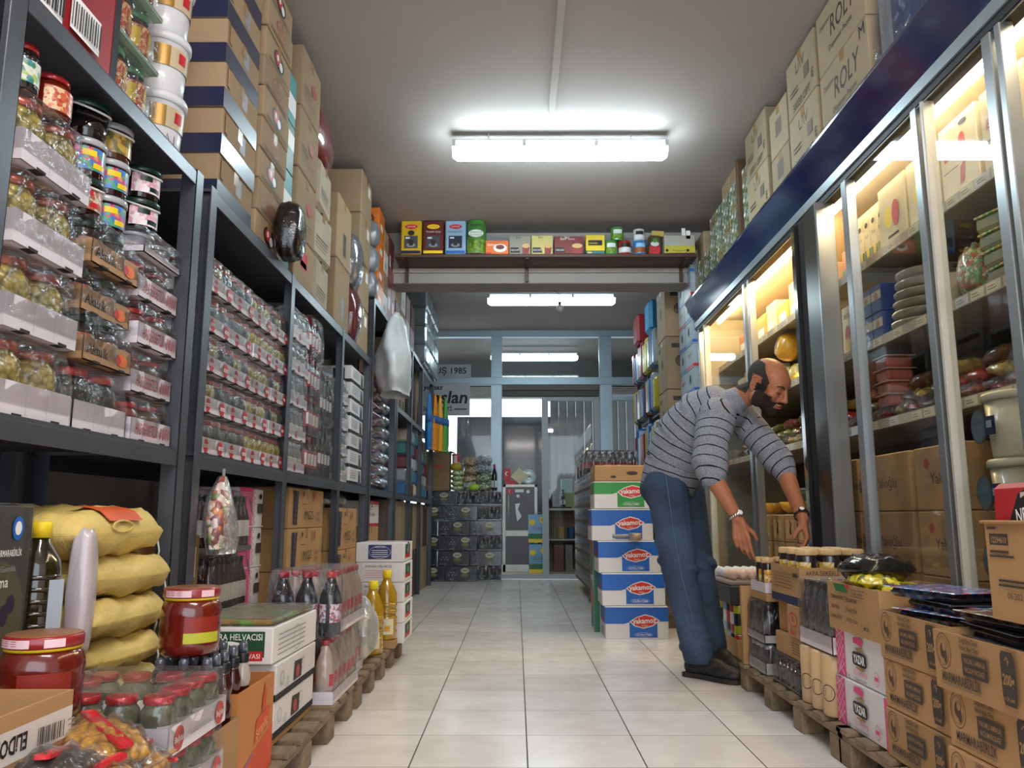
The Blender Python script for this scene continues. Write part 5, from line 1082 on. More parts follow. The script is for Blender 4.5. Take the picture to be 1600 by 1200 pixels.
for c in range(3): put(pcola, 'bottle_pack', 'film pack of dark red capped bottles above the brown trays, '+('nearest', 'middle', 'farthest')[c], 'pack of bottles', (.95, 8.2+.42*c, 1.218))
put(carton(.44, .3, .11, kraft, lambda mb, F: (F('S').disc(.26, .055, .04, mat('dark oval print', '3A2018', .5), .014), F('S').disc(.13, .03, .02, inkb, .01)), .005), 'carton', 'kraft carton with small dark oval on top of the pickle cartons', 'box', (.76, 5.72, 1.045))
def yak(col, side=True):
    def pr(mb, F):
        f = F('S'); f.poly([(0, .1), (f.w*.3, .1), (f.w*.42, .115), (f.w, .115), (f.w, f.h-.006), (0, f.h-.006)], col); f.rect(f.w*.38, .012, f.w*.82, .11, col)
        f.poly([(f.w*.38, .115), (f.w*.5, .145), (f.w*.63, .162), (f.w*.75, .15), (f.w*.86, .122), (f.w*.75, .085), (f.w*.6, .07), (f.w*.46, .085)], whitep)
        f.poly([(f.w*.40, .115), (f.w*.51, .141), (f.w*.63, .156), (f.w*.74, .145), (f.w*.84, .121), (f.w*.74, .09), (f.w*.6, .076), (f.w*.47, .09)], mat('bright red logo', 'C8301E', .45))
        f.text('yakamoz', f.w*.62, .105, .034, whitep, w=.155, bold=.02, rot=3); f.text('TURŞU', f.w*.62, .084, .01, whitep, w=.04)
        f.ring(f.w*.6, .032, .062, .0012, whitep, .013); f.text('1,5 lt Pet x 9 Adet', f.w*.6, .026, .013, whitep, w=.1, bold=.02)
        g = F('Wt'); g.poly([(0, .1), (g.w, .1), (g.w, g.h-.006), (0, g.h-.006)], col); g.disc(g.w*.5, .12, .04, mat('bright red logo', 'C8301E', .45), .03); 
        for q in range(4): g.rect(.05, .02+.014*q, g.w*.7, .024+.014*q, greyp)
    return pr
yb = carton(.42, .3, .212, whitec, yak(bluep), .004, tape=False); yg = carton(.42, .3, .212, whitec, yak(mat('bright green print', '2F8A3E', .45)), .004, tape=False)
for i, (x, y) in enumerate(((.80, 5.66), (.785, 5.68), (.765, 5.7), (.725, 5.72))): put(yb, 'carton', 'blue and white pickle carton, '+('on the floor', 'second from the floor', 'third from the floor, under the tape gun', 'topmost blue one')[i], 'box', (x, y, .214*i))
put(carton(.42, .3, .186, whitec, yak(mat('bright green print', '2F8A3E', .45)), .004, tape=False), 'carton', 'green and white pickle carton on top of the blue ones', 'box', (.745, 5.72, .857))
def ygs(mb, F):
    g = F('Wt'); gp = mat('green side print', '1F6B45', .45); g.rect(.03, .02, g.w-.1, g.h-.01, gp); g.disc(g.w*.45, g.h*.62, .045, mat('bright red logo', 'C8301E', .45), .08)
    g.rect(g.w-.08, .03, g.w-.02, g.h-.05, greyp); f = F('S'); f.rect(0, .0, .04, f.h, gp); 
for i in range(2): put(carton(.1, .24, .36, whitec, ygs, .004, tape=False), 'carton', 'green sided carton standing on end behind the blue ones, '+('lower', 'upper')[i], 'box', (.60, 5.98, .362*i))
# tape gun
tg_ = MB().tube([(0, 0, 0), (0, 0, .035)], .03, mat('clear tape roll', 'A89878', .2, coat=.6), 20)
put(Node('tape_gun', None, [Node('tape_roll', MB().lathe([(.018, 0), (.034, 0), (.034, .05), (.018, .05)], mat('brown tape roll', 'A88E6C', .3, coat=.5), 20)), Node('metal_frame', MB().box(-.05, .0, -.02, .02, .0, .052, mat('gun metal', '8C8C8C', .35, metal=.8), .002)), Node('handle', MB().tube([(-.05, 0, .03), (-.16, 0, .03)], .013, mat('grey grip', '9A9890', .5), 10))]), 'tape_gun', 'packing tape dispenser lying on a blue pickle carton', 'tape dispenser', (.81, 5.515, .6425))
# ================================================================= DISPLAY COOLER (right wall)
inn = mat('cream cooler interior', '9A8F7C', .5, var=.05); chrome = mat('brushed door profile', '9DA3A6', .3, metal=.75, var=.05); dkp = mat('dark steel post', '55524F', .28, metal=.85, var=.1)
warm = emis('warm cooler tube', (1, .80, .50), WARM_E); warm2 = emis('bright warm cooler tube', (1, .72, .34), WARM_E*2.9)
cobalt = mat('glossy dark blue fascia', '06154A', .12, var=.05, coat=1); band_m = mat('brushed silver band', '9CAAB2', .35, metal=.5, var=.05)
CX = 1.50; C0, C1, CM = .9, 6.42, 4.07
co = bpy.data.objects.new('display_cooler', None); COL.objects.link(co); co.location = (CX, 0, 0); tag(co, 'long glass fronted display cooler with dark blue fascia and warm lights', 'cooler')
def cpart(nm, mb): o = mb.obj(nm, co); o.location = (-CX, 0, 0); return o
cpart('cabinet_body', MB().box(2.20, 2.32, C0, C1, 0, 2.5, mat('shade darkened cooler back', '3C3833', .6)).box(CX+.01, 2.2, C0-.04, C0, 0, 2.5, inn).box(CX+.01, 2.2, C1, C1+.04, 0, 2.5, inn).box(CX+.01, 2.2, C0, C1, 2.40, 2.5, inn).box(CX+.02, 2.2, C0, C1, 0, .16, mat('dark cooler base', '3A3A3C', .5)))  # shadow between the shelves is put into the back wall's dark colour
prof = [(1.482, 2.385), (1.417, 2.548), (1.416, 2.557), (1.419, 2.566), (1.428, 2.572), (1.60, 2.572), (1.60, 2.385)]
fa = MB(); n = len(prof); fa.add([(x, y, z) for y in (C0-.04, C1+.1) for x, z in prof], [(i, (i+1) % n, n+(i+1) % n, n+i) for i in range(n)]+[tuple(range(n))[::-1], tuple(range(n, 2*n))], cobalt)
cpart('blue_fascia', fa)
cpart('silver_band', MB().box(1.476, 1.56, C0-.04, C1+.06, 2.335, 2.385, band_m, .002))
cpart('upper_track', MB().box(1.485, 1.55, C0, C1, 2.305, 2.335, black).box(1.49, 1.495, C0, C1, 2.30, 2.335, chrome))
cpart('lower_track', MB().box(1.485, 1.55, C0, C1, .16, .2, chrome))
for z, x0 in ((1.995, 1.66), (1.605, 1.66), (1.232, 1.66)):
    s_ = MB().box(x0, 2.2, C0, C1, z-.02, z, inn)
    cpart('shelf', s_)
    r_ = MB().box(x0-.012, x0, C0, C1, z-.038, z+.004, mat('price rail', 'B9A88C', .35, coat=.4)); f = Face(r_, (x0-.012, C1, z-.038), (0, -1, 0), (0, 0, 1), C1-C0, .042, .001)
    rn = random.Random(int(z*100))
    u = .1
    while u < C1-C0-.1:
        if rn.random() < .75: f.k = 1; f.rect(u, .004, u+.085, .038, mat('paper price tag', 'E0D2AE', .6) if rn.random() < .6 else mat('white price tag', 'D8D4CC', .6)); f.rect(u+.01, .014, u+.06, .016, inkb); f.rect(u+.01, .024, u+.05, .026, inkb)
        u += .1
    cpart('price_rail', r_)
cpart('bottom_deck', MB().box(CX+.04, 2.2, C0, C1, .3, .33, inn))
for y0, y1, m in ((C0+.05, CM-.1, warm), (CM+.1, C1-.1, warm2)):
    cpart('lamp', MB().tube([(1.64, y0, 2.355), (1.64, y1, 2.355)], .014, m, 10)); cpart('lamp_batten', MB().box(1.62, 1.66, y0-.02, y1+.02, 2.372, 2.40, inn))
    if m is warm2: cpart('lamp', MB().tube([(1.76, y0, 1.60), (1.76, y1, 1.60)], .008, m, 8))
def post(y, w, m=chrome, x0=1.485, x1=1.53): return MB().box(x0, x1, y-w/2, y+w/2, .2, 2.31, m, .003)
for y, w, m in ((C1-.03, .05, chrome), (6.2, .035, mat('warm white strip', 'CFC6B4', .4)), (5.08, .05, chrome), (4.98, .03, chrome), (3.45, .055, chrome), (2.80, .045, chrome), (2.74, .02, mat('grooved strip', 'B8B4A8', .4)), (2.33, .05, chrome), (2.27, .03, chrome)): cpart('door_profile', post(y, w, m))
cpart('centre_post', post(3.80, .17, dkp, 1.455, 1.54)); cpart('centre_post', post(4.03, .05, mat('polished steel edge', '8A8A8C', .12, metal=.95), 1.45, 1.54))
cpart('brush_seal', post(3.945, .12, mat('black brush seal', '0B0A0A', .9), 1.47, 1.54)); cpart('door_profile', post(3.705, .02, chrome, 1.45, 1.54))
for y0, y1 in ((5.06, 6.2), (2.80, 3.45), (2.33, 2.76)): cpart('glass_door', MB().box(1.505, 1.509, y0, y1, .2, 2.31, glass))
# ---- what stands on the cooler shelves
def cput(nd, name, lb, cat, x, y, z, **k): return put(nd, name, lb, cat, (x-(.075 if z >= 1.2 else 0), y, z), **k)
SA, SB, SC = 1.996, 1.606, 1.233
milk_c = mat('cream milk carton', 'D9C9A4', .5); bread = mat('brown bread print', 'B5742E', .5)
def bx(w, d, h, m, pr=None, b=.003): return carton(w, d, h, m, pr, b, tape=False)
def banv(mb, F):
    f = F('Wt'); f.text('Banvi', f.w*.4, f.h*.52, .035, redp, w=f.w*.6, bold=.02, shear=.15); f.disc(f.w*.62, f.h*.66, .022, mat('bright red logo', 'C8301E', .45), .03); f.disc(f.w*.68, f.h*.88, .028, black, .01); f.poly([(f.w*.5, .03), (f.w*.55, .1), (f.w*.66, .12), (f.w*.6, .04)], redp); f.rect(f.w*.1, f.h*.36, f.w*.5, f.h*.37, inkb)
bvb = bx(.28, .25, .30, milk_c, banv)
def banv2(mb, F):
    f = F('Wt'); f.disc(f.w*.35, f.h*.45, .04, yellowp, .05); f.disc(f.w*.62, f.h*.45, .035, redp, .06); f.rect(f.w*.3, f.h*.1, f.w*.7, f.h*.14, inkb)
bvc = bx(.28, .25, .28, milk_c, banv2)
cput(bvb, 'carton', 'cream box with red lettering at the right end of the top cooler shelf', 'box', 1.88, 2.18, SA); cput(bvb, 'carton', 'cream box with red lettering behind the cooler profile, second from the right', 'box', 1.88, 2.56, SA)
cput(bvb, 'carton', 'cream box with red lettering beside the yellow and red printed one', 'box', 1.88, 2.84, SA); cput(bvc, 'carton', 'cream box with yellow and red picture on the top cooler shelf', 'box', 1.88, 3.11, SA); cput(bvc, 'carton', 'cream box with yellow and red picture next to the thin milk boxes', 'box', 1.88, 3.38, SA)
def milkp(mb, F):
    f = F('Wt'); f.rect(0, 0, f.w, f.h*.28, greenp); f.rect(f.w*.3, f.h*.05, f.w*.7, f.h*.3, yellowp); f.disc(f.w*.5, f.h*.74, f.w*.22, inkb, f.h*.05); f.text('Süt', f.w*.5, f.h*.5, .02, inkb, w=f.w*.6)
mkb = bx(.1, .07, .265, milk_c, milkp)
for i in range(6): cput(mkb, 'milk_carton', 'thin cream milk carton with green base, '+ORD[i]+' from the right of its row', 'carton', 1.82, 3.56+.073*i, SA)
cput(Node('snack_bag', pillow(.16, .1, .2, mat('green orange bag', '7E9A2E', .4), 201)), 'snack_bag', 'green and orange bag at the left of the milk cartons', 'bag', 1.86, 4.0, SA-.01, sc=(1, .55, 1)) if False else cput(bx(.1, .05, .16, mat('orange snack box', 'C8642A', .45), lambda mb, F: F('Wt').rect(0, 0, .05, .06, greenp)), 'carton', 'small orange and green box left of the thin milk cartons', 'box', 1.82, 3.985, SA)
far = [('cream', .16, milk_c), ('orange', .15, mat('orange wood crate', 'C87A2E', .5)), ('cream tall', .22, milk_c), ('yellow', .14, mat('yellow pack', 'E0B02A', .5)), ('pale', .2, milk_c), ('amber', .17, mat('amber pack', 'D89A3A', .5))]
for i, (nm, h, m) in enumerate(far+far[:2]): cput(bx(.2, .2, h, m, lambda mb, F: F('Wt').rect(.03, .03, .16, .08, whitep)), 'carton', nm+' box on the far top cooler shelf, '+ORD[i]+' from the centre post', 'box', 1.86, 4.25+.225*i, SA)
cput(bottle(.045, .2, milk_c, mat('brown cap', '6B4A40', .4), None, seg=16, neck=.7), 'milk_bottle', 'cream jar with brown lid just left of the centre post', 'jar', 1.80, 3.92+.0, SA) if False else None
# shelf B
traym = mat('olive green food tray', '7E8060', .35, coat=.5); 
def gpk(): 
    mb = MB().box(-.12, .12, -.13, .13, 0, .055, traym, .012).box(-.12, .12, -.13, .13, .055, .063, cellmat('green orange pack lid', '6FA83A', 'C8D0A0', 26, .3, 0, c3=('5E9A30', 'C86A2A', 'D0D8A8', '6FA83A')), .002)
    return Node('food_tray', mb)
for i in range(4): cput(gpk(), 'food_tray', 'green topped olive tray on the middle cooler shelf, '+lay(i, 4), 'tray', 1.87, 2.63+.01*i, SB+.065*i, rz=R(4*i))
for i in range(5): cput(gpk(), 'food_tray', 'olive food tray at the extreme right of the middle shelf, '+lay(i, 5), 'tray', 1.86, 2.14, SB+.065*i, rz=R(3*i))
cput(Node('herb_bag', pillow(.18, .2, .22, cellmat('pasta bag', 'C8B890', '4E8A4A', 24, .3, .4, c3=('C8BC98', 'B8452F', '5E9A5A', 'D8D0B8')), 210, wr=.01), []), 'herb_bag', 'clear and green bag beside the stacked food trays', 'bag', 1.85, 2.93, SB, sc=(1, .8, 1))
cput(Node('bowl', MB().lathe([(.03, 0), (.04, .005), (.085, .08), (.09, .15), (.085, .15), (.08, .08), (.03, .01)], mat('cream plastic bowl', 'C8B48C', .4), 24)), 'bowl', 'cream bowl behind the door profile on the middle shelf', 'bowl', 1.85, 3.13, SB)
fish = mat('grey foil flat pack', '8A8470', .3, coat=.6, var=.2, ns=25)
for i in range(6): cput(Node('flat_pack', MB().lathe([(.0, 0), (.13, .0), (.15, .022), (.15, .032), (.0, .042)], fish, 22)), 'flat_pack', 'round grey flat pack, '+lay(i, 6)+' of the leaning pile', 'pack', 1.87+.004*i, 3.40-.006*i, SB+.043*i)
bb = bx(.14, .1, .13, mat('blue cheese box', '2A3F7E', .45), lambda mb, F: (F('Wt').rect(0, .06, .1, .1, milk_c), F('Wt').disc(.05, .075, .02, mat('bread brown', '9A6A3A', .5))))
for i in range(2):
    for j in range(2): cput(bb, 'carton', 'blue and cream small box, '+('lower', 'upper')[i]+' '+('near', 'far')[j]+' one by the flat packs', 'box', 1.82, 3.62+.105*j, SB+.132*i)
def spor(mb, F):
    f = F('Wt'); f.text('SPOR', f.w*.5, f.h*.75, .025, mat('brown print', '8A4A2A', .5), w=f.w*.7); f.disc(f.w*.5, f.h*.4, .03, redp, .05); f.disc(f.w*.5, f.h*.2, .04, mat('cheese picture', 'E0B86A', .5), .035)
cb2 = bx(.16, .12, .25, milk_c, spor)
for i in range(2): cput(cb2, 'carton', 'cream box with red picture and lettering, '+('nearer', 'farther')[i]+' of the pair by the centre post', 'box', 1.83, 3.83+.125*i, SB)
cput(Node('round_cheese', MB().lathe([(0, 0), (.06, .0), (.085, .03), (.09, .065), (.085, .1), (.06, .13), (0, .13)], mat('yellow cheese rind', 'D8A030', .35, coat=.5), 24), [Node('round_label', MB().lathe([(0, .0), (.05, 0)], navy, 20).lathe([(0, .001), (.044, .001)], whitep, 20).add([(-.03, -.028, .002), (.03, -.028, .002), (.042, 0, .002), (-.042, 0, .002)], [(0, 1, 2, 3)], redp))]), 'round_cheese', 'round yellow cheese with blue and red label on the far middle shelf', 'cheese', 1.86, 4.98, SB+.24, rx=R(0), ry=R(-75))
wy = mat('pale yellow cheese pack', 'E8D078', .4, coat=.4)
for i in range(5): cput(Node('cheese_bag', pillow(.2, .2, .14+.02*(i % 2), wy, 220+i, wr=.008)), 'cheese_bag', 'pale yellow cheese bag lit from above, '+ORD[i]+' from the centre post', 'cheese', 1.87, 4.5+.21*i, SB)
cput(bx(.2, .6, .1, milk_c), 'carton', 'long cream box under the round cheese label', 'box', 1.95, 4.98, SB+.14) if False else None
blt = bx(.1, .1, .075, milk_c, lambda mb, F: F('Wt').rect(.02, .012, .08, .062, navy))
for i in range(4): cput(blt, 'tub', 'small cream tub with navy label beside centre post, '+lay(i, 4), 'tub', 1.81, 4.27, SB+.077*i)
for i in range(5): cput(bx(.16, .16, .2+.03*(i % 3), (wy, milk_c, mat('amber pack', 'D89A3A', .5))[i % 3]), 'carton', ('yellow', 'cream', 'amber')[i % 3]+' box behind the far glass door, '+ORD[i]+' from the left end', 'box', 1.86, 6.2-.19*i, SB)
# shelf C: meats
meat = [cellmat('sliced salami', '8E3A2E', 'C88A6A', 30, .25, .4), cellmat('red sausage pack', 'A8281E', '6A1A16', 24, .25, .4), cellmat('gold foil pack', 'B89A4A', '6A4A20', 20, .25, .4), cellmat('brown dried meat', '6A4430', '2E1C16', 22, .3, .5), cellmat('green leaf pack', '6A7A2E', '9A7A3A', 22, .3, .4)]
rn = random.Random(5); spots = []
for i in range(30):
    y = 2.0+.14*i
    if 4.0 < y < 4.15: continue
    m = rn.randrange(5); tilt = rn.uniform(-8, 8); w = rn.uniform(.14, .2)
    pk_ = pillow(w, .16, rn.uniform(.04, .07), meat[m], 240+i, 12, 10, 2.2, .004)
    cput(Node('meat_pack', pk_, [Node('clear_wrap', pillow(w*1.15, .19, .07, film, 240+i, 10, 8, 2.6, .006))]), 'meat_pack', ('sliced salami', 'red sausage', 'gold foil', 'dark dried meat', 'leafy green')[m]+' pack on the lowest shelf, '+('near cooler' if y < 4 else 'far cooler')+', '+ORD[i % 14]+(' pile' if i < 14 else ' later pile' if i < 28 else ' last pile'), 'packet', 1.84+rn.uniform(-.01, .03), y, SC+.002, rz=R(rn.uniform(-30, 30)), rx=R(tilt))
    if i % 2 == 0: cput(Node('meat_pack', pillow(.17, .15, .06, meat[(m+2) % 5], 310+i, 12, 10, 2.2, .004)), 'meat_pack', 'upper packet leaning on the '+('dark dried meat', 'leafy green', 'sliced salami', 'red sausage', 'gold foil')[m]+' packet of the '+ORD[i % 14]+(' ' if i < 14 else ' later ' if i < 28 else ' last ')+'meat pile', 'packet', 1.87, y+.02, SC+.12, rz=R(rn.uniform(-30, 30)), rx=R(-16))
    if True: cput(Node('meat_pack', pillow(.15, .15, .06, meat[(m+1) % 5], 280+i, 12, 10, 2.2, .004)), 'meat_pack', ('red sausage', 'gold foil', 'dark dried meat', 'leafy green', 'sliced salami')[m]+' pack lying on top of the '+ORD[i % 14]+(' ' if i < 14 else ' later ' if i < 28 else ' last ')+'meat pile', 'packet', 1.86, y, SC+.062, rz=R(rn.uniform(-30, 30)), rx=R(10))
redt = Node('ribbed_tray', None, [Node('tray', MB().box(-.06, .06, -.06, .06, 0, .05, mat('translucent red tray', 'A85A48', .3, coat=.6), .01)), Node('rim', MB().box(-.068, .068, -.068, .068, .05, .054, mat('pinkish rim', 'C89888', .3, coat=.6)))])
for i in range(4): cput(redt, 'ribbed_tray', 'red translucent food tray, '+lay(i, 4)+' of the pile behind the cooler profile', 'tray', 1.80, 3.60, SC+.06+.058*i)
# low deck: kraft boxes and white buckets
DZ = .331
def wd_(t, m=kraft): return lambda mb, F: (F('Wt').text(t, .22, .1, .045, inkb, w=.2), F('Wt').disc(.1, .18, .02, mat('faded red logo', 'A8423A', .6)))
for c, (y, w) in enumerate(((3.05, .38), (3.50, .44), (3.90, .24))):
    for i in range(3): cput(bx(.4, w, .245, kraft, wd_('Yalıoğlu'), .005), 'carton', 'kraft box deep in the cooler base, '+('near', 'middle', 'far')[c]+' column, '+lay(i, 3), 'box', 1.80, y, DZ+.247*i)
def pepp(mb, F):
    f = F('Wt'); f.rect(.03, .02, .17, .13, mat('tan label', 'C89A5A', .6)); f.poly([(.09, .04), (.12, .05), (.115, .08), (.13, .12), (.1, .1), (.085, .07)], inkb); f.disc(.1, .115, .012, mat('faded red logo', 'A8423A', .6))
for c in range(5):
    for i in range(3): cput(bx(.26, .2, .16, kraft, pepp, .004), 'carton', 'small kraft box with pepper picture, '+ORD[c]+' column past centre post, '+lay(i, 3), 'box', 1.73, 4.3+.23*c, DZ+.162*i)
yb_ = MB().lathe([(0, 0), (.03, 0), (.075, .03), (.09, .07), (.088, .072), (.0, .06)], mat('yellow cheese rind', 'D8A030', .35, coat=.5), 22)
for i, y in enumerate((4.5, 4.95, 5.35)): cput(Node('cheese_bowl', yb_), 'cheese_bowl', 'round bottomed yellow cheese on the pepper boxes, '+ORD[i]+' from centre post', 'cheese', 1.70, y, DZ+.487)
gt_ = tub(.06, .08, mat('green food tub', '4E5E3A', .3, coat=.5), clear_lid, whitep, handle=False)
for c in range(6):
    for i in range(2): cput(gt_, 'food_tub', 'low green tub with clear lid under the lowest shelf, '+ORD[c]+' stack, '+('lower', 'upper')[i], 'tub', 1.84, 4.28+.16*c, DZ+.487+.082*i)
bkm = mat('translucent white bucket', 'AEA690', .4, coat=.4)
def bkt(s):
    mb = MB().lathe([(.10, 0), (.105, .01), (.118, .2)], bkm, 28)
    fl = Face(mb, (-.1255, .05, .07), (0, -1, 0), (0, 0, 1), .1, .09, .003); fl.disc(.0, .045, .05, mat('brown scalloped label', '4E3A32', .4), .062); fl.disc(.0, .045, .043, mat('teal picture label', '3E5A64', .4), .055); fl.rect(.04, .01, .1, .075, navy); fl.rect(.055, .035, .085, .06, greyp)
    l = MB().lathe([(.118, .2), (.127, .203), (.127, .222), (.12, .23), (.105, .23), (.1, .226)], bkm, 28)
    return Node('bucket', None, [Node('body', mb), Node('lid', l)])
bk_ = bkt(1)
for i in range(4):
    cput(bk_, 'bucket', 'translucent white cheese bucket with teal label, '+lay(i, 4)+' of the near pile', 'bucket', 1.675, 2.62, DZ+.219*i, sc=(1, 1, .95))
for i in range(3): cput(bk_, 'bucket', 'translucent white bucket, '+lay(i, 3)+' of the pile nearest the right photo edge', 'bucket', 1.67, 2.33, DZ+.232*i, rz=R(40))
# ---- on top of the cooler
TZ = 2.573
def lav(code):
    def pr(mb, F):
        f = F('Wt'); f.text('L/\\V', f.w*.5, f.h*.66, .06, inkb, w=.13); f.rect(f.w*.62, f.h*.38, f.w*.8, f.h*.6, inkb); f.rect(f.w*.63, f.h*.39, f.w*.79, f.h*.59, mat('grey carton print', '6E6255', .7))
        f.text(code, f.w*.5, f.h*.06, .045, inkb, w=f.w*.62); f.text('E', f.w*.9, f.h*.22, .05, inkb)
        for q in range(2): f.rect(f.w*.12, f.h*(.42-.07*q), f.w*.4, f.h*(.445-.07*q), mat('grey carton print', '6E6255', .7))
    return pr
tan = mat('pale kraft cardboard', 'A4957A', .75, var=.08, ns=3, bump=.06, bs=60, spec=.25)
l1, l2 = carton(.36, .42, .312, tan, lav('30011 OPT'), .004), carton(.36, .40, .312, tan, lav('30020 OPT'), .004)
def roly(mb, F):
    f = F('Wt'); f.text('ROLY', f.w*.55, f.h*.42, .1, inkb, w=.27, shear=.12, bold=.01); f.text('Dispenser Peçete', f.w*.5, f.h*.22, .03, inkb, w=.26); f.text('M', f.w*.9, f.h*.78, .06, inkb); f.text('Dispenser', f.w*.2, f.h*.7, .025, inkb, w=.12)
ro = carton(.36, .52, .312, tan, roly, .004)
for i in range(2):
    w = ('lower', 'upper')[i]
    put(l1, 'carton', 'pale lettered kraft box next to the leaf picture boxes, cooler roof, '+w, 'box', (1.47+.18, 4.62, TZ+.315*i)); put(l2, 'carton', 'pale lettered kraft box touching the largest kraft boxes, cooler roof, '+w, 'box', (1.47+.18, 3.83, TZ+.315*i)); put(ro, 'carton', 'largest pale kraft box, nearest the tissue bale on the cooler roof, '+w, 'box', (1.47+.18, 3.33, TZ+.315*i))
    put(carton(.36, .3, (.25, .28)[i], tan, lambda mb, F: F('Wt').rect(.1, .1, .2, .2, mat('grey carton print', '6E6255', .7)), .004), 'carton', 'smaller pale box between the coded boxes, '+w, 'box', (1.48+.18, 4.225, TZ+.253*i))
blueb = mat('blue printed tissue bag', '3E5E9A', .35, coat=.5, var=.3, ns=6)
put(Node('tissue_bale', MB().box(-.14, .14, -.22, .22, 0, .42, blueb, .03), [Node('shrink_film', hull(-.16, .16, -.25, .25, 0, .46, .1, .02)), Node('white_pack', MB().box(-.15, -.02, .1, .23, 0, .4, mat('white tissue pack', 'A8B0B8', .4, coat=.4), .03))]), 'tissue_bale', 'film wrapped blue and white tissue bale on the near cooler roof', 'bale', (1.63, 2.78, TZ))
put(carton(.06, .4, .03, kraft, None, .003, False), 'carton', 'flat strip of kraft card at the fascia edge under the tissue bale', 'card', (1.455, 2.6, TZ)) if False else None
gpic = cellmat('green leaf picture box', '4E6A3A', '9AA88A', 18, .4, 0, c3=('3E5230', '4A6238', '8A9A7A', 'B8C4C0', '5A4A34', '2E3A28'), coat=.3)
gpic2 = cellmat('brown leaf picture box', '6E5A3A', 'A89A7A', 18, .4, 0, c3=('6A5636', '7E6A44', '9A8A62', '4E5A30', 'A89A7A'), coat=.3)
def gp(m): return bx(.3, .17, .098, m, lambda mb, F: (F('Wt').rect(.01, .07, .05, .095, whitep), F('Wt').rect(.09, .07, .12, .095, mat('pale blue print', '8AA8C4', .5))))
g1, g2 = gp(gpic), gp(gpic2)
for c in range(8):
    for i in range(5 if c < 5 else 3):
        y = 4.95+.2*c+(.09 if c > 0 else 0); put(g1 if (c+i) % 4 else g2, 'carton', ('green' if (c+i) % 4 else 'brown')+' leaf picture box on the cooler roof, '+ORD[c]+' column, '+lay(i, 5 if c < 5 else 3), 'box', (1.50+.15, y, TZ+.1*i))
put(Node('upright_board', MB().box(-.12, .12, -.02, .02, 0, .6, mat('brown plank', '5E4632', .7, bump=.2, stretch=(6, 6, 1)), .002)), 'upright_board', 'brown plank standing upright between the leaf picture boxes', 'board', (1.6, 5.078, TZ))
for c in range(4): put(carton(.3, .2, .24, kraftd, None, .004, False), 'carton', 'dull kraft box above the leaf picture boxes, '+ORD[c]+' along', 'box', (1.68, 5.95+.0+.21*c if c > 1 else 5.33+.22*c, TZ+(.302 if c > 1 else .502)))
# ---- far right rack and wall of cartons
rack('storage_rack', 'grey steel rack on the far right behind the cooler, colourful packets inside', [7.1, 8.0, 9.0], [.75, 1.45, 2.15, 2.7], x0=1.90, x1=1.36, ztop=2.9) if False else None
rr = bpy.data.objects.new('storage_rack', None); COL.objects.link(rr); rr.location = (1.68, 7.75, 0); tag(rr, 'grey steel rack on the far right beyond the cooler with colourful packets', 'rack')
for y in (0, .75, 1.5):
    for x in (-.25, .25): MB().box(x-.02, x+.02, y-.02, y+.02, 0, 2.6, steel, .002).obj('upright', rr)
for z in (.7, 1.3, 1.85, 2.3):
    MB().box(-.24, .24, .02, 1.48, z-.03, z, steel, .002).obj('shelf_board', rr)
pk = [('red', '7A1822'), ('purple', '44307A'), ('silver', '807A82'), ('blue', '24609A'), ('yellow', 'A89A24'), ('cream', '8E8A7A'), ('pink', '94626A'), ('white', '8E989E')]
rn = random.Random(9)
for li, z in enumerate((.7, 1.3, 1.85, 2.3)):
    for c in range(10):
        nm, h = pk[(0, 2, 0, 6, 1, 3, 7, 4, 5, 3)[(c*3+li*5) % 10]] if c > 3 else pk[(3, 5, 4, 7)[(c+li) % 4]]
        hh = rn.uniform(.36, .5) if z < 1.8 else rn.uniform(.32, .40)
        put(Node('packet', MB().box(-.13, .13, -.068, .068, 0, hh, mat('soft packet '+nm, h, .35, coat=.4, bump=.2, bs=12), .025)), 'packet', nm+' packet in far right rack, '+('lowest', 'second', 'third', 'top')[li]+' shelf, '+ORD[c]+' from the near end', 'packet', (1.49, 7.83+.15*c, z+.001), rz=R(rn.uniform(-8, 8)))
for i in range(2): put(carton(.34, .5, .38, kraftd, lambda mb, F: (F('Wt').disc(.25, .2, .05, inkb), F('Wt').disc(.25, .2, .04, kraftd)), .005), 'carton', 'dull kraft carton standing behind the cooler end, '+('lower', 'upper')[i]+' one', 'box', (1.60, 7.34, 2.62+.0)) if False else None
wbm = mat('pale blue white carton', 'A0AEB8', .5, var=.1)
def wbp(s):
    def pr(mb, F):
        for k in ('Wt',):
            f = F(k); cc = (bluep, redp, greyp)[s]; f.rect(0, f.h*.05, f.w, f.h*.18, cc if s != 2 else mat('pale blue stripe', '5E8AB8', .5)); f.disc(f.w*.5, f.h*.6, .03, inkb, .04) if s != 1 else f.text('süper', f.w*.5, f.h*.55, .04, redp, w=f.w*.6); f.rect(f.w*.1, f.h*.85, f.w*.3, f.h*.9, greyp)
        g = F('S'); g.rect(0, g.h*.05, g.w, g.h*.18, (bluep, redp, bluep)[s]); g.disc(g.w*.4, g.h*.6, .03, inkb, .04)
    return pr
wc = [carton(.4, .26, .2, wbm, wbp(k), .004, tape=False) for k in range(3)]
for c in range(2):
    for i in range(15): put(wc[(i+c) % 3], 'carton', 'pale carton with '+('blue', 'red', 'light blue')[(i+c) % 3]+' stripe behind cooler end, '+('near', 'far')[c]+' column, '+(ORD+['fifteenth'])[i]+' up', 'box', (1.66, 6.62+.27*c, .202*i))
for i in range(2): put(carton(.3, .3, .36, kraftd, lambda mb, F: (F('Wt').ring(.15, .2, .04, .006, inkb), F('S').ring(.15, .2, .04, .006, inkb)), .005), 'carton', 'dull kraft carton on top of the far right rack, '+('nearer', 'farther')[i], 'box', (1.50, 7.75+.6*i-.3, 2.69)) if False else None
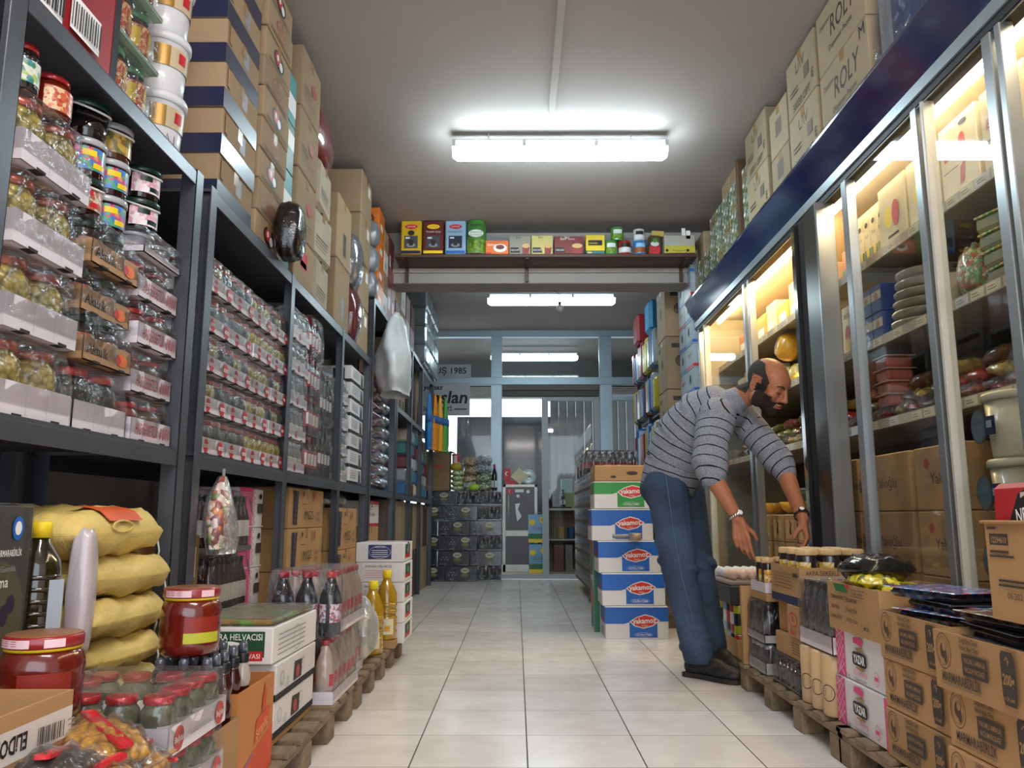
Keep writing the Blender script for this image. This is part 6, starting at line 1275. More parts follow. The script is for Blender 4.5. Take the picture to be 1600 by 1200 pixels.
put(carton(.26, .3, .26, mat('deep red carton', '8E2028', .5), None, .02, False), 'red_bin', 'deep red box on top of the far right rack end', 'box', (1.46, 8.95, 2.70)) if False else None

tk = carton(.34, .42, .48, kraftd, lambda mb, F: [(F(k).disc(.2 if k == 'Wt' else .12, .26, .04, inkb, .05), F(k).disc(.2 if k == 'Wt' else .12, .26, .033, kraftd, .043), F(k).rect(.05, .38, .14, .42, inkb)) for k in ('Wt', 'S')], .005)
for i in range(6): put(tk, 'carton', 'tall dull kraft carton with round mark, behind the cooler end, '+lay(i, 6), 'box', (1.53, 7.33, .485*i))
put(carton(.3, .3, .34, mat('deep red carton', '8E2028', .5), None, .03, False), 'red_box', 'deep red box on top of the far right rack', 'box', (1.50, 8.9, 2.72))
put(carton(.26, .3, .34, mat('bright blue packet', '2F8FC0', .4), None, .04, False), 'blue_packet', 'bright blue packet beside the deep red box on the far right rack', 'packet', (1.5, 8.2, 2.70))
# ================================================================= RIGHT SIDE: FLOOR LEVEL
pallet(.42, 1.22, 'weathered wooden pallet in front of the cooler under the mixed bottles', (1.275, 3.40, 0))
pallet(.42, 1.30, 'weathered wooden pallet under the olive and sugar cartons at lower right', (1.275, 2.18, 0), 4)
# mm = marmarabirlik print
def mmp(mb, F):
    f = F('Wt'); g = mat('brown seal print', '4A3828', .7)
    f.ring(.045, .09, .034, .002, g, .042); f.ring(.045, .09, .026, .0012, g, .033); f.disc(.045, .09, .013, g, .018); f.disc(.052, .1, .008, kraft, .01); f.disc(.056, .075, .006, g, .012)
    f.text('MARMARABİRLİK', .035, .022, .022, inkb, w=.165, align='l', bold=.02); f.rect(.035, .015, .2, .017, mat('grey carton print', '6E6255', .7))
    f.text('Doğal Siyah Zeytin', .165, .122, .011, inkb, w=.075, bold=.02); f.text('Natural Black Olives', .165, .106, .011, inkb, w=.075, bold=.02)
    f.poly([(.135, .05), (.235, .05), (.235, .098), (.135, .098)], inkb); f.text('VAKUMLU AMBALAJ', .185, .079, .012, kraft, w=.085, bold=.01); f.text('VACUUM PACKAGE', .185, .059, .012, kraft, w=.08, bold=.01)
    f.poly([(.295, .02), (.335, .02), (.34, .04), (.34, .12), (.333, .13), (.297, .13), (.29, .12), (.29, .04)], inkb); f.poly([(.294, .045), (.336, .045), (.336, .085), (.315, .079), (.294, .085)], kraft) if False else None
    f.text('200g', .315, .062, .022, kraft, w=.04, bold=.03); f.text('x 24 adet', .315, .03, .009, kraft, w=.035, bold=.02); f.text('↑', .315, .1, .02, kraft)
mm = carton(.36, .40, .136, kraft, mmp, .003, tape=False)
MX = 1.085+.18
for i in range(2): put(mm, 'carton', 'kraft olive carton with round seal, far stack beside the pink boxes, '+('lowest', 'middle')[i], 'box', (MX+.004*i, 2.285, PZ+.138*i))
mmo = openbox(.36, .40, .136, kraft, mmp, .004, .02, 0, '')
put(mmo, 'open_carton', 'open olive carton with round seal, far stack topmost, blue packs inside', 'box', (MX, 2.285, PZ+.276))
for i in range(2): put(mm, 'carton', 'kraft olive carton with round seal, near stack, '+('lowest', 'middle')[i], 'box', (MX-.035+.01*i, 1.875, PZ+.138*i-.02 if False else PZ+.137*i))
put(mmo, 'open_carton', 'open olive carton with round seal on the near stack, dark packs inside', 'box', (MX-.05, 1.87, PZ+.275))
bpk = cellmat('blue printed olive pack', '2F6FC0', 'C8D0DC', 22, .25, .2, c3=('2A66B8', '2A66B8', '3E7FD0', 'C0392B', '2A66B8', 'D8DCE0', '1E4E96')); vac = mat('black vacuum packed olives', '14121A', .15, coat=1, bump=.8, bs=40)
def opk(top, seed):
    return Node('olive_pack', MB().box(-.09, .09, -.13, .13, 0, .026, vac, .012), [Node('printed_film', MB().box(-.1, .1, -.14, .14, .026, .0285, top, .001))])
ok1, ok2, ok3 = opk(bpk, 1), opk(mat('clear pack film', '4A4A50', .12, coat=1), 2), opk(cellmat('pale printed pack', 'B8B8A8', '6A6A58', 22, .25, .2, c3=('C8C8B8', '8A8A74', 'A83A2E', 'D0D0C4')), 3)
for i in range(7):
    nd = (ok2, ok2, ok2, ok3, ok1, ok2, ok1)[i]
    put(nd, 'olive_pack', ('dark clear', 'dark clear', 'dark clear', 'pale printed', 'blue printed', 'dark clear', 'blue printed')[i]+' vacuum pack of olives in the far open carton, '+ORD[i]+' up', 'packet', (1.22+random.uniform(-.02, .03), 2.30+random.uniform(-.03, .03), PZ+.282+.0295*i), rz=R(random.uniform(-14, 14)))
for i in range(6):
    nd = (ok2, ok2, ok3, ok2, ok2, ok3)[i]
    put(nd, 'olive_pack', ('dark clear', 'dark clear', 'pale printed', 'dark clear', 'dark clear', 'pale red edged')[i]+' vacuum olive pack in the near open carton, '+ORD[i]+' up', 'packet', (1.2, 1.94, PZ+.281+.0295*i), rz=R(random.uniform(-8, 8)))
put(ok1, 'olive_pack', 'blue printed vacuum olive pack slid between the two open cartons, on its edge', 'packet', (1.30, 2.12, PZ+.425), rz=R(30), ry=R(0))
# coffee carton above
def nesb(mb, F):
    f = F('Wt'); f.rect(.015, .165, .085, .19, inkb); f.text('12294610', .05, .17, .014, kraft, w=.06, bold=.02)
    for q in range(2): f.rect(.015, .148-.01*q, .085+.02*q, .153-.01*q, inkb); f.rect(.04, .085-.01*q, .15, .09-.01*q, inkb)
    f.text('06.2021', .1, .05, .014, inkb, w=.06)
    f.rect(.015, .2, .05, .205, inkb)
nb = openbox(.30, .34, .215, kraft, nesb, .005, .012, 1, 'W')
put(nb, 'open_carton', 'open kraft carton of coffee bags at the right photo edge', 'box', (1.235, 1.72, .573), rz=R(0))
put(carton(.26, .3, .11, kraft, None, .004, False), 'carton', 'kraft carton under the open coffee carton', 'box', (1.26, 1.66, .462)) if False else None
nred = mat('red coffee bag', 'B41E24', .3, coat=.6); nblk = mat('black coffee bag front', '140E10', .25, coat=.6)
def nbag():
    mb = MB().box(-.02, .02, -.12, .12, 0, .24, nred, .012); f = faces(mb, -.02, .02, -.12, .12, 0, .24, 'Wt', .0012)
    f.poly([(.05, 0), (.07, .16), (.10, .215), (.14, .23), (.2, .235), (.235, .23), (.235, 0)], nblk); f.poly([(.11, .205), (.13, .213), (.15, .205), (.16, .215), (.15, .222), (.11, .217)], mat('bag hanging hole', 'C8B8A8', .6)); f.text('NESCAFÉ', .155, .16, .03, whitep, w=.12, bold=.02, rot=8)
    f.disc(.16, .1, .055, whitep, .022); f.disc(.16, .105, .04, mat('coffee cream print', 'D8B070', .5), .016); return Node('coffee_bag', mb)
ng = nbag()
for i in range(4): put(ng, 'coffee_bag', 'red and black coffee bag standing in the open carton, '+ORD[i]+' from the aisle', 'bag', (1.108+.052*i, 1.755, .635), ry=R(3))
# pink and white sugar boxes
def yaz(mb, F):
    f = F('Wt'); f.rect(0, 0, .075, f.h, pinkp)
    for k in range(7):
        for s_ in (1, -1):
            a, b = .03*k-.03, .03*k+.045
            y0, y1 = (a, b) if s_ > 0 else (b, a)
            f.k = 4; f.poly([(.006, max(0, min(f.h, y0))), (.07, max(0, min(f.h, y1))), (.07, max(0, min(f.h, y1))+.0025), (.006, max(0, min(f.h, y0))+.0025)], whitep)
    f.rect(f.w-.03, 0, f.w, f.h, pinkp)
    f.poly([(.15, .125), (.22, .118), (.225, .138), (.2, .145), (.155, .142)], pinkp)
    f.poly([(.16, .108), (.2, .115), (.235, .108), (.2, .102)], goldp); f.poly([(.16, .048), (.2, .041), (.235, .048), (.2, .055)], goldp)
    f.poly([(.145, .062), (.155, .056), (.24, .056), (.25, .062), (.25, .092), (.24, .098), (.155, .098), (.145, .092)], black); f.text('YAZAR', .1975, .064, .026, whitep, w=.085, bold=.04)
    f.text('TEL KADAYIF', .2, .026, .014, mat('pink print', 'D9407F', .5), w=.11); f.text('"DÖNER EKONOMİK"', .2, .006, .011, inkb, w=.1); f.text('2 kg', .105, .01, .011, inkb, w=.03)
    f.ring(.325, .04, .016, .002, pinkp, .022); f.rect(.312, .034, .338, .046, pinkp)
yz = carton(.34, .40, .152, whitec, yaz, .003, tape=False)
for i in range(2): put(yz, 'carton', 'white and pink sugar box, '+('lower', 'upper')[i]+' of two under the rice carton', 'box', (1.10+.17+.008*i, 2.69, PZ+.154*i))
def rice(mb, F):
    f = F('Wt')
    for k, t in enumerate(('İZMİR BALDO PİRİNÇ', 'BALDO PİRİNÇ', 'DOLMALIK PİRİNÇ')): f.ring(.022, .108-.032*k, .008, .001, inkb, .01); f.text(t, .034, .102-.032*k, .011, inkb, w=(.1, .065, .085)[k], align='l', bold=.02)
    for k, t in enumerate(('YEŞİL MERCİMEK', 'PİLAVLIK PİRİNÇ', 'KÖFTELİK BULGUR')): f.ring(.155, .108-.032*k, .008, .001, inkb, .01); f.text(t, .167, .102-.032*k, .011, inkb, w=.085, align='l', bold=.02)
    f.ring(.285, .03, .009, .001, inkb, .011); f.text('MISIR', .3, .026, .012, inkb, w=.04, align='l', bold=.02)
    f.rect(.22, .122, .32, .124, inkb); f.rect(.22, .142, .32, .144, inkb); f.text('25 Adet x 900 Gr.', .27, .128, .01, inkb, w=.085, bold=.02)
    f.poly([(.08, .155), (.2, .155), (.195, .13), (.1, .13)], greenp); f.poly([(.17, .155), (.215, .155), (.195, .14)], redp)
rc = openbox(.32, .40, .155, kraft, rice, .004, .02, 0, '')
put(rc, 'open_carton', 'open kraft carton with a printed checklist of rice and lentils', 'box', (1.09+.16, 2.69, PZ+.309))
yb2 = cellmat('yellow black packet', 'D8C82A', '2A2A1A', 16, .3, .2, c3=('D8C82A', '1E1C14', 'D8C82A', 'C8B820', '4E7A2A'))
for i in range(7): put(Node('rice_packet', pillow(.14, .2, .045, yb2 if i > 2 else mat('black glossy packet', '14141A', .2, coat=1), 300+i)), 'rice_packet', ('black' if i <= 2 else 'yellow and black')+' packet in the rice carton, '+ORD[i]+' laid', 'packet', (1.20+.07*(i % 2), 2.60+.03*i, PZ+.315+.022*i), rz=R(30*i), rx=R(0))
put(Node('bin_liner', pillow(.24, .22, .12, mat('black bin liner', '0C0C0E', .2, coat=1, bump=.9, bs=14), 320, wr=.005)), 'bin_liner', 'crumpled black and clear plastic lying behind the dark bottles', 'plastic', (1.25, 2.86, PZ+.46), rz=.4, sc=(1, .9, .8))
# dark bottle pack above beige rolls
db = bottle(.03, .235, mat('dark grey glass bottle', '2A2E38', .12, coat=1), mat('black cap', '0E0E12', .4), None, seg=14, neck=.5)
rl_ = Node('roll', MB().lathe([(.008, .2), (.046, .2), (.049, .195), (.049, .005), (.046, 0), (.0, 0)], mat('beige wrapped roll', 'C8A67C', .5, coat=.3), 22).lathe([(.0496, .06), (.0496, .06)], inkb, 3))
def rolln():
    mb = MB().lathe([(.0, 0), (.044, 0), (.049, .006), (.049, .2), (.044, .206), (.0, .206)], mat('beige wrapped roll', 'C8A67C', .5, coat=.3), 22)
    for k in range(20):      # printed ring wrapped round the roll
        a = 2*math.pi*k/20; b = 2*math.pi*(k+1)/20; P = []
        for (r_, t) in ((.026, a), (.026, b), (.023, b), (.023, a)): u, v = r_*math.cos(t), .08+r_*math.sin(t)*1.1; q = math.pi+u/.049+.35; P.append((.0496*math.cos(q), .0496*math.sin(q), v))
        mb.add(P, [(0, 1, 2, 3)], inkb)
    for q in range(4):
        P = [(.0497*math.cos(math.pi+.35+s_/.049), .0497*math.sin(math.pi+.35+s_/.049), z) for s_, z in ((-.015, .07+.007*q), (.015, .07+.007*q), (.015, .0725+.007*q), (-.015, .0725+.007*q))]; mb.add(P, [(0, 1, 2, 3)], inkb)
    return Node('roll', mb)
rn_ = rolln()
for i in range(3):
    for j in range(2): put(rn_, 'paper_roll', 'beige wrapped roll under the dark bottle tray, '+('nearest', 'middle', 'farthest')[i]+(' in the aisle row' if j == 0 else ' in the cooler side row'), 'roll', (1.125+.1*j, 2.955+.105*i, PZ), rz=R(12))
put(pack(4, 5, .03, db, .06, trayw, .24, slots=False, tin=.03), 'bottle_pack', 'tall film wrapped dark bottles on white tray above the beige rolls', 'pack of bottles', (1.225, 3.055, PZ+.21))
# open carton being filled
def akp(mb, F):
    f = F('Wt'); f.rect(0, 0, f.w, .032, navy)
    for q in range(5): f.rect(.04, .06+.014*q, f.w*.75, .063+.014*q, mat('faded brown print', '7A5A3E', .7))
    f.rect(f.w*.8, .11, f.w*.95, .125, inkb)
    g = F('S'); g.text('AKPA ŞEKERLİ', .09, .12, .018, inkb, w=.13, bold=.01); g.text('HOŞKUN', .16, .1, .014, inkb, w=.07)
ab = openbox(.30, .36, .15, kraft, akp, .004, .0, 0, '')
put(ab, 'open_carton', 'open kraft carton with navy band that the man reaches into', 'box', (1.265, 3.42, .452))
jb = mat('dark olive jar glass', '2A2024', .1, coat=1); lid_b = mat('beige ribbed lid', 'C8A878', .45); yl = cellmat('yellow jar label', 'D8B83A', 'C8602A', 30, .4, 0, c3=('D8C04A', 'C8A030', 'E0D8B0', 'B8602A'))
def bjar():
    mb = MB().lathe([(.034, 0), (.041, .006), (.042, .105), (.038, .122), (.038, .13)], jb, 20); mb.lathe([(.0426, .03), (.0426, .1)], yl, 8, a0=180, a1=270)
    l = MB(); n = 40; pr_ = []
    l.lathe([(.041, .127), (.0425, .129), (.0425, .147), (.040, .151), (.0, .152)], lid_b, 36)
    for k in range(30):
        a = 2*math.pi*k/30; l.box(.0425*math.cos(a)-.001, .0425*math.cos(a)+.001, .0425*math.sin(a)-.001, .0425*math.sin(a)+.001, .129, .146, lid_b)
    return Node('glass_jar', mb, [Node('lid', l)])
bjn = bjar()
for i in range(3):
    for j in range(3): put(bjn, 'glass_jar', 'dark jar with beige ribbed lid in the navy banded carton, '+('aisle', 'middle', 'cooler')[i]+' side, '+('near', 'middle', 'far')[j], 'jar', (1.172+.092*i, 3.31+.105*j, .458+.064))
put(carton(.28, .34, .063, kraft, None, .003, False), 'carton_insert', 'flat kraft insert under the beige lidded jars', 'insert', (1.265, 3.42, .4567))
# things below it
def dop(mb, F):
    f = F('Wt'); f.disc(f.w*.5, .07, .05, mat('bright red logo', 'C8301E', .45), .028); f.disc(f.w*.5, .07, .042, kraft, .022); f.text('A', f.w*.5, .058, .03, mat('bright red logo', 'C8301E', .45)); f.text('dor', f.w*.5, .012, .028, mat('bright red logo', 'C8301E', .45), w=.09)
put(carton(.3, .14, .125, kraft, dop, .003, False), 'carton', 'kraft box with red oval letter just under the navy banded carton', 'box', (1.255, 3.315, .325))
put(carton(.28, .17, .125, kraftin, None, .003, False), 'carton', 'dull inner kraft carton beside the red oval letter box', 'box', (1.275, 3.50, .325))
put(carton(.3, .34, .085, kraft, lambda mb, F: [F('Wt').rect(.2, .02+.01*q, .32, .023+.01*q, inkb) for q in range(5)], .003, False), 'carton', 'flat kraft box with small print in the mixed stack', 'box', (1.265, 3.41, .238))
db2 = bottle(.022, .1, mat('dark red small bottle', '3A0F16', .15, coat=1), mat('dark red cap', '5E1A1E', .35), mat('grey label', '55524E', .5), (.2, .6), 12)
put(pack(6, 7, .022, db2, .01, mat('grey tray', '7E7A78', .6), .115, slots=False, tin=.02), 'bottle_pack', 'film pack of small dark red bottles lowest in the mixed stack', 'pack of bottles', (1.24, 3.42, PZ))
tj = jar(.03, .12, mat('dark jar with silver cap', '2E2A2C', .15, coat=1), mat('silver cap', 'A8A8AC', .3, metal=.6), mat('grey label', '55524E', .5), (.2, .5))
put(pack(4, 4, .03, tj, .05, mat('grey white tray', 'A8A4A0', .6), .13, slots=False, tin=.03), 'jar_pack', 'film wrapped silver capped jars on white tray at the pallet edge', 'pack of jars', (1.22, 3.79, PZ))
put(pack(4, 4, .03, jar(.03, .16, vac, black_lid), .035, mat('grey white tray', 'A8A4A0', .6), .17, slots=False, tin=.06), 'jar_pack', 'dark wrapped jars on white tray in the middle of the mixed stack', 'pack of jars', (1.22, 3.79, .25))
put(carton(.18, .1, .15, mat('crumpled kraft card', 'A8845A', .8, bump=.5, bs=8), None, .03, False), 'crumpled_card', 'crumpled kraft card bundle beside the dark wrapped jars', 'card', (1.20, 3.635, .325)) if False else None
put(carton(.26, .25, .035, kraft, None, .003, False), 'carton', 'flat kraft sheet box under the small jar tray the man touches', 'box', (1.24, 3.79, .428))
tr2 = openbox(.24, .22, .045, trayw, lambda mb, F: F('S').text('Burcu', .06, .012, .018, inkb, w=.07, shear=.2), .003, 0, fl='')
put(tr2, 'jar_tray', 'small white tray with dark jars under the man\'s right hand', 'tray', (1.23, 3.79, .465))
tallj = Node('glass_jar', MB().lathe([(.026, 0), (.031, .005), (.031, .105), (.027, .12), (.027, .13)], jb, 20).lathe([(.0318, .015), (.0318, .095)], yl, 8, a0=215, a1=300), [Node('lid', MB().lathe([(.03, .125), (.032, .127), (.032, .145), (.029, .148), (0, .149)], lid_b, 30))])
for i in range(2):
    for j in range(2): put(tallj, 'glass_jar', 'dark jar with beige lid in the small white tray, '+('aisle', 'cooler')[i]+' side, '+('near', 'far')[j], 'jar', (1.145+.08*i, 3.735+.08*j, .47))
# open carton of cans and the eggs at the man's feet
cbx = openbox(.3, .36, .30, kraft, None, .005, .05, 1, 'W')
def cbcan(mb, F): pass
put(openbox(.25, .44, .14, kraft, None, .005, .0, 0, ''), 'open_carton', 'torn kraft carton of cans on the floor beside the man\'s shoes', 'box', (1.325, 4.75, .0)) 
cm1 = [('red and white', mat('red can print', 'A8261E', .35, coat=.4), mat('white can print', 'C8C8C8', .4)), ('yellow green', mat('yellow green can', 'A8B020', .35, coat=.4), mat('dark can print', '20241C', .4)), ('pale blue', mat('pale blue can', '88A8C8', .35, coat=.4), mat('white can print', 'C8C8C8', .4)), ('black and red', mat('black can', '16161A', .35, coat=.4), mat('red can print', 'A8261E', .35))]
for lv in range(2):
    for i in range(3):
        for j in range(5):
            c_ = cm1[(i+j*3+lv) % 4]; put(can(.032, .155, c_[1], c_[2]), 'spray_can', c_[0]+' can, '+('lower', 'upper')[lv]+' layer, '+('aisle', 'middle', 'cooler')[i]+' row, '+ORD[j]+' from the front, at the man\'s feet', 'can', (1.235+.072*i, 4.59+.076*j, .006+.157*lv))
put(carton(.27, .42, .1, mat('dark printed carton', '33302E', .5), lambda mb, F: (F('Wt').disc(.1, .05, .03, whitep), F('S').disc(.1, .05, .03, whitep), F('S').rect(.15, .0, .2, .1, redp)), .004, False), 'carton', 'dark printed box with white circles carrying the egg tray', 'box', (1.315, 4.76, .322))
put(Node('sauce_bottle', MB().lathe([(.02, 0), (.026, .005), (.026, .05), (.012, .06), (.011, .07), (.005, .11), (.004, .12)], yellowp, 16)), 'sauce_bottle', 'bright yellow pointed nozzle bottle beside the eggs', 'bottle', (1.07, 4.2, .0+.0), sc=(1, 1, 1)) if False else None
put(Node('nozzle_bottle', MB().lathe([(.03, 0), (.032, .005), (.032, .1), (.02, .12)], mat('amber bottle', '8A5A1A', .2, coat=.6), 16), [Node('nozzle', MB().lathe([(.026, .115), (.026, .145), (.012, .15), (.006, .19), (.004, .195)], yellowp, 16))]), 'nozzle_bottle', 'amber bottle with bright yellow nozzle standing in front of the eggs', 'bottle', (1.145, 4.095, .318)) if False else None
egg_t = Node('egg_tray', MB().box(-.13, .13, -.2, .2, 0, .03, mat('pulp egg tray', '9A8A80', .9, bump=.3), .01))
put(egg_t, 'egg_tray', 'pulp tray of eggs on the dark printed box behind the man\'s legs', 'tray', (1.315, 4.76, .423))
eg = Node('egg', MB().ball((0, 0, .028), .021, .021, .028, mat('pinkish egg shell', 'D8B8A4', .5), 14, 10)); eg2 = Node('egg', MB().ball((0, 0, .028), .021, .021, .028, mat('white egg shell', 'D0D4D8', .5), 14, 10))
for i in range(5):
    for j in range(8): put(eg if j < 4 else eg2, 'egg', ('pinkish' if j < 4 else 'whitish')+' egg, row '+ORD[i]+' from the aisle, place '+ORD[j]+' from the front', 'egg', (1.215+.05*i, 4.585+.05*j, .455)) 
put(openbox(.1, .12, .5, kraft, None, .004, 0, fl=''), 'carton', 'narrow upright kraft carton beside the can box', 'box', (1.16, 4.045, .0)) if False else put(carton(.26, .03, .36, kraft, None, .003, False), 'carton', 'upright kraft panel box between the cans and the jar trays', 'box', (1.20, 3.945, PZ))
# ================================================================= THE MAN
V = Vector
def cap(mb, p, q, r1, r2, m, n=7, seg=14):
    p, q = V(p), V(q); d = (q-p).normalized(); pts = [p-d*r1*.99, p-d*r1*.85, p-d*r1*.5]; rs = [r1*.14, r1*.52, r1*.866]
    for i in range(n+1): t = i/n; pts.append(p.lerp(q, t)); rs.append(r1+(r2-r1)*t)
    pts += [q+d*r2*.5, q+d*r2*.85, q+d*r2*.99]; rs += [r2*.866, r2*.52, r2*.14]
    mb.tube(pts, rs, m, seg)
def frame(f, u0):
    f = V(f).normalized(); u0 = V(u0); u = (u0-f*u0.dot(f)).normalized(); r = f.cross(u).normalized(); return Matrix((r, f, u)).transposed()    # columns right, forward, up
def fuse(mb, voxel, it, name='m', fac=.5):
    me = mb.mesh('src'); o = bpy.data.objects.new('src', me); COL.objects.link(o)
    a = o.modifiers.new('r', 'REMESH'); a.mode = 'VOXEL'; a.voxel_size = voxel; a.use_smooth_shade = True
    if it: b = o.modifiers.new('s', 'SMOOTH'); b.factor = fac; b.iterations = it
    dg = bpy.context.evaluated_depsgraph_get(); out = bpy.data.meshes.new_from_object(o.evaluated_get(dg)); bpy.data.objects.remove(o)
    out.polygons.foreach_set('use_smooth', [True]*len(out.polygons)); out.name = name; return out
def co_of(me): a = np.zeros(len(me.vertices)*3); me.vertices.foreach_get('co', a); return a.reshape(-1, 3)
skin = mat('sunburnt skin', 'A5694C', .5, var=.08, ns=20, bump=.05, bs=120, spec=.35, rnd=0)
# --- pose, metres
hipR, kneeR, ankR = V((.80, 4.27, .93)), V((.835, 4.2, .51)), V((.92, 4.22, .10))
hipL, kneeL, ankL = V((.93, 4.47, .94)), V((.985, 4.46, .52)), V((1.075, 4.56, .10))
SP = [V(p) for p in ((.815, 4.37, .96), (.855, 4.34, 1.09), (.915, 4.29, 1.22), (.99, 4.23, 1.325), (1.07, 4.17, 1.385))]
shR, elR, wrR = V((.995, 4.01, 1.30)), V((.93, 3.90, 1.03)), V((1.045, 3.835, .79))
shL, elL, wrL = V((1.20, 4.27, 1.345)), V((1.355, 4.10, 1.06)), V((1.357, 3.85, .79))
HC = V((1.262, 3.985, 1.448)); HM = frame((.52, -.70, -.50), (.16, -.15, .98)); HS = 1.14
def hp(x, y, z): return HC+HM @ V((x, y, z))*HS
body = MB()
def el(c, r, M=HM, s=HS): body.ball(hp(*c) if M is HM else c, r[0]*s, r[1]*s, r[2]*s, skin, 22, 14, M)
el((0, -.012, .042), (.076, .096, .082)); el((0, .035, .03), (.066, .062, .066)); el((0, .038, -.035), (.058, .058, .062)); el((0, .07, -.078), (.03, .024, .024))
for s in (-1, 1): el((s*.036, .066, -.018), (.028, .026, .028)); el((s*.045, .01, -.055), (.024, .045, .035))
cap(body, hp(-.034, .083, .028), hp(.034, .083, .028), .0135, .0135, skin); cap(body, hp(0, .094, .022), hp(0, .116, -.022), .0085, .0135, skin)
for s in (-1, 1): el((s*.012, .106, -.026), (.009, .012, .008)); el((s*.078, -.012, .0), (.009, .02, .032)); cap(body, hp(s*.083, -.03, .022), hp(s*.086, -.01, .034), .005, .005, skin); cap(body, hp(s*.086, -.01, .034), hp(s*.08, .004, .01), .005, .004, skin); el((s*.078, -.008, -.028), (.007, .009, .01))
el((0, .096, -.049), (.022, .011, .0065)); el((0, .094, -.06), (.019, .011, .0065))
for s in (-1, 1): el((s*.031, .083, .008), (.015, .0085, .0085))
cap(body, hp(0, -.035, -.03), SP[4]+V((.0, .0, -.01)), .056, .068, skin)
def arm(a, b, c): cap(body, a, b, .05, .043, skin); cap(body, b, b.lerp(c, .35), .043, .043, skin); cap(body, b.lerp(c, .35), c, .043, .027, skin, 9)
arm(shR, elR, wrR); arm(shL, elL, wrL)
cap(body, SP[0], SP[3], .11, .12, skin); cap(body, shR, shL, .06, .06, skin)
for h_, k_, a_ in ((hipR, kneeR, ankR), (hipL, kneeL, ankL)): cap(body, h_, k_, .07, .05, skin); cap(body, k_, a_, .05, .036, skin)
def hand(W, d, n, s, curl, spread, thumb, L=1.0):
    d, n = V(d).normalized(), V(n).normalized(); s_ = V(s); s_ = (s_-d*s_.dot(d)).normalized(); n = d.cross(s_)*(1 if d.cross(s_).dot(n) > 0 else -1); n.normalize()
    K = []
    for i in range(4):          # index, middle, ring, little
        k = W+d*(.092, .095, .088, .078)[i]*L+s_*(.030, .010, -.010, -.028)[i]*L+n*(-.004, 0, -.002, -.006)[i]; K.append(k)
        cap(body, W+s_*(.014, .005, -.005, -.013)[i], k, .0165, .0118, skin, 5, 10)
        fl = ((.042, .026, .022), (.046, .030, .023), (.042, .028, .022), (.034, .021, .019))[i]; a = 0; p = k
        for j in range(3):
            a += R(curl[i][j]); dd = (d*math.cos(a)+n*math.sin(a)+s_*spread[i]).normalized(); q = p+dd*fl[j]*L
            cap(body, p, q, (.0098, .0090, .0082)[j], (.0090, .0082, .0072)[j], skin, 3, 10); p = q
    cap(body, W+d*.02+s_*.012+n*.006, W+d*.05+s_*.032+n*.012, .019, .015, skin, 4, 10)
    p = W+d*.045+s_*.032+n*.01
    for (dd, l, r1, r2) in thumb: v = (d*dd[0]+s_*dd[1]+n*dd[2]).normalized(); q = p+v*l*L; cap(body, p, q, r1, r2, skin, 3, 10); p = q
    return p
hand(wrR, (.12, -.10, -1), (.55, .8, 0), (.85, -.5, 0), ((12, 14, 8), (18, 26, 18), (24, 32, 22), (30, 36, 26)), (.02, 0, -.02, -.05), (((.75, .55, .45), .036, .0135, .0115), ((.9, .15, .45), .03, .0112, .0092)), 1.08)
hand(wrL, (.02, -.32, -.95), (-.8, -.35, .1), (-.45, -.85, .25), ((30, 38, 24), (34, 42, 26), (38, 44, 28), (40, 46, 30)), (.03, 0, -.02, -.05), (((.7, .45, .65), .036, .0135, .0115), ((.85, -.05, .6), .03, .0112, .0092)), 1.08)
bme = fuse(body, .0042, 3, 'body', .5)
man = bpy.data.objects.new('person', None); COL.objects.link(man); man.location = (.95, 4.3, 0)
tag(man, 'balding bearded man in grey striped sweater and blue jeans bending over the cartons', 'person')
def mpart(nm, me, par=None, lab=None):
    me.materials.clear() if nm in () else None
    o = bpy.data.objects.new(nm, me); COL.objects.link(o); o.parent = par or man; 
    if par is None: o.location = (-.95, -4.3, 0)
    if lab: o['label'] = lab
    return o
def setm(me, m): me.materials.clear(); me.materials.append(m); me.polygons.foreach_set('material_index', [0]*len(me.polygons))
setm(bme, skin); bo = mpart('body', bme)
# hair, beard, brows, eyes: thin shells grown from the head surface
def shell(cond, off, m, nm, jitter=.0):
    c = co_of(bme); nrm = np.zeros(len(bme.vertices)*3); bme.vertices.foreach_get('normal', nrm); nrm = nrm.reshape(-1, 3)
    hm = np.array(HM.inverted()); loc = ((c-np.array(HC)) @ hm.T)/HS; ok_ = cond(loc); fs = []
    for p in bme.polygons:
        vs = list(p.vertices)
        if all(ok_[v] for v in vs): fs.append(vs)
    used = sorted({v for f in fs for v in f}); mp = {v: i for i, v in enumerate(used)}; rs = np.random.RandomState(3); k = rs.uniform(1-jitter, 1+jitter, len(used))
    P = c[used]+nrm[used]*off*k[:, None]; me = bpy.data.meshes.new(nm); me.from_pydata([tuple(x) for x in P], [], [[mp[v] for v in f] for f in fs]); me.polygons.foreach_set('use_smooth', [True]*len(me.polygons)); me.materials.append(m); return me
hair_m = mat('short greying dark hair', '2C2521', .8, var=.35, ns=90, bump=.6, bs=300, rnd=0); beard_m = mat('short dark beard', '2A1C15', .85, var=.35, ns=110, bump=.7, bs=320, rnd=0)
x_, y_, z_ = 0, 1, 2
def hairc(l):
    ax = np.abs(l[:, 0]); y, z = l[:, 1], l[:, 2]
    side = (z < .098) & (z > -.03) & (y < .052-.95*np.clip(z-.03, 0, 1)-.2*np.clip(.03-z, 0, 1)) & ~((ax < .05) & (z > .07) & (y > -.075))
    back = (y < -.045) & (z > -.06) & (z < .10-.0*y) & ~((ax < .035) & (z > .085))
    burn = (ax > .05) & (y > .004) & (y < .034) & (z > -.03) & (z < .045)
    ear = (ax > .064) & (z < .038) & (z > -.045) & (y > -.04) & (y < .012)
    return (side | back | burn) & ~ear
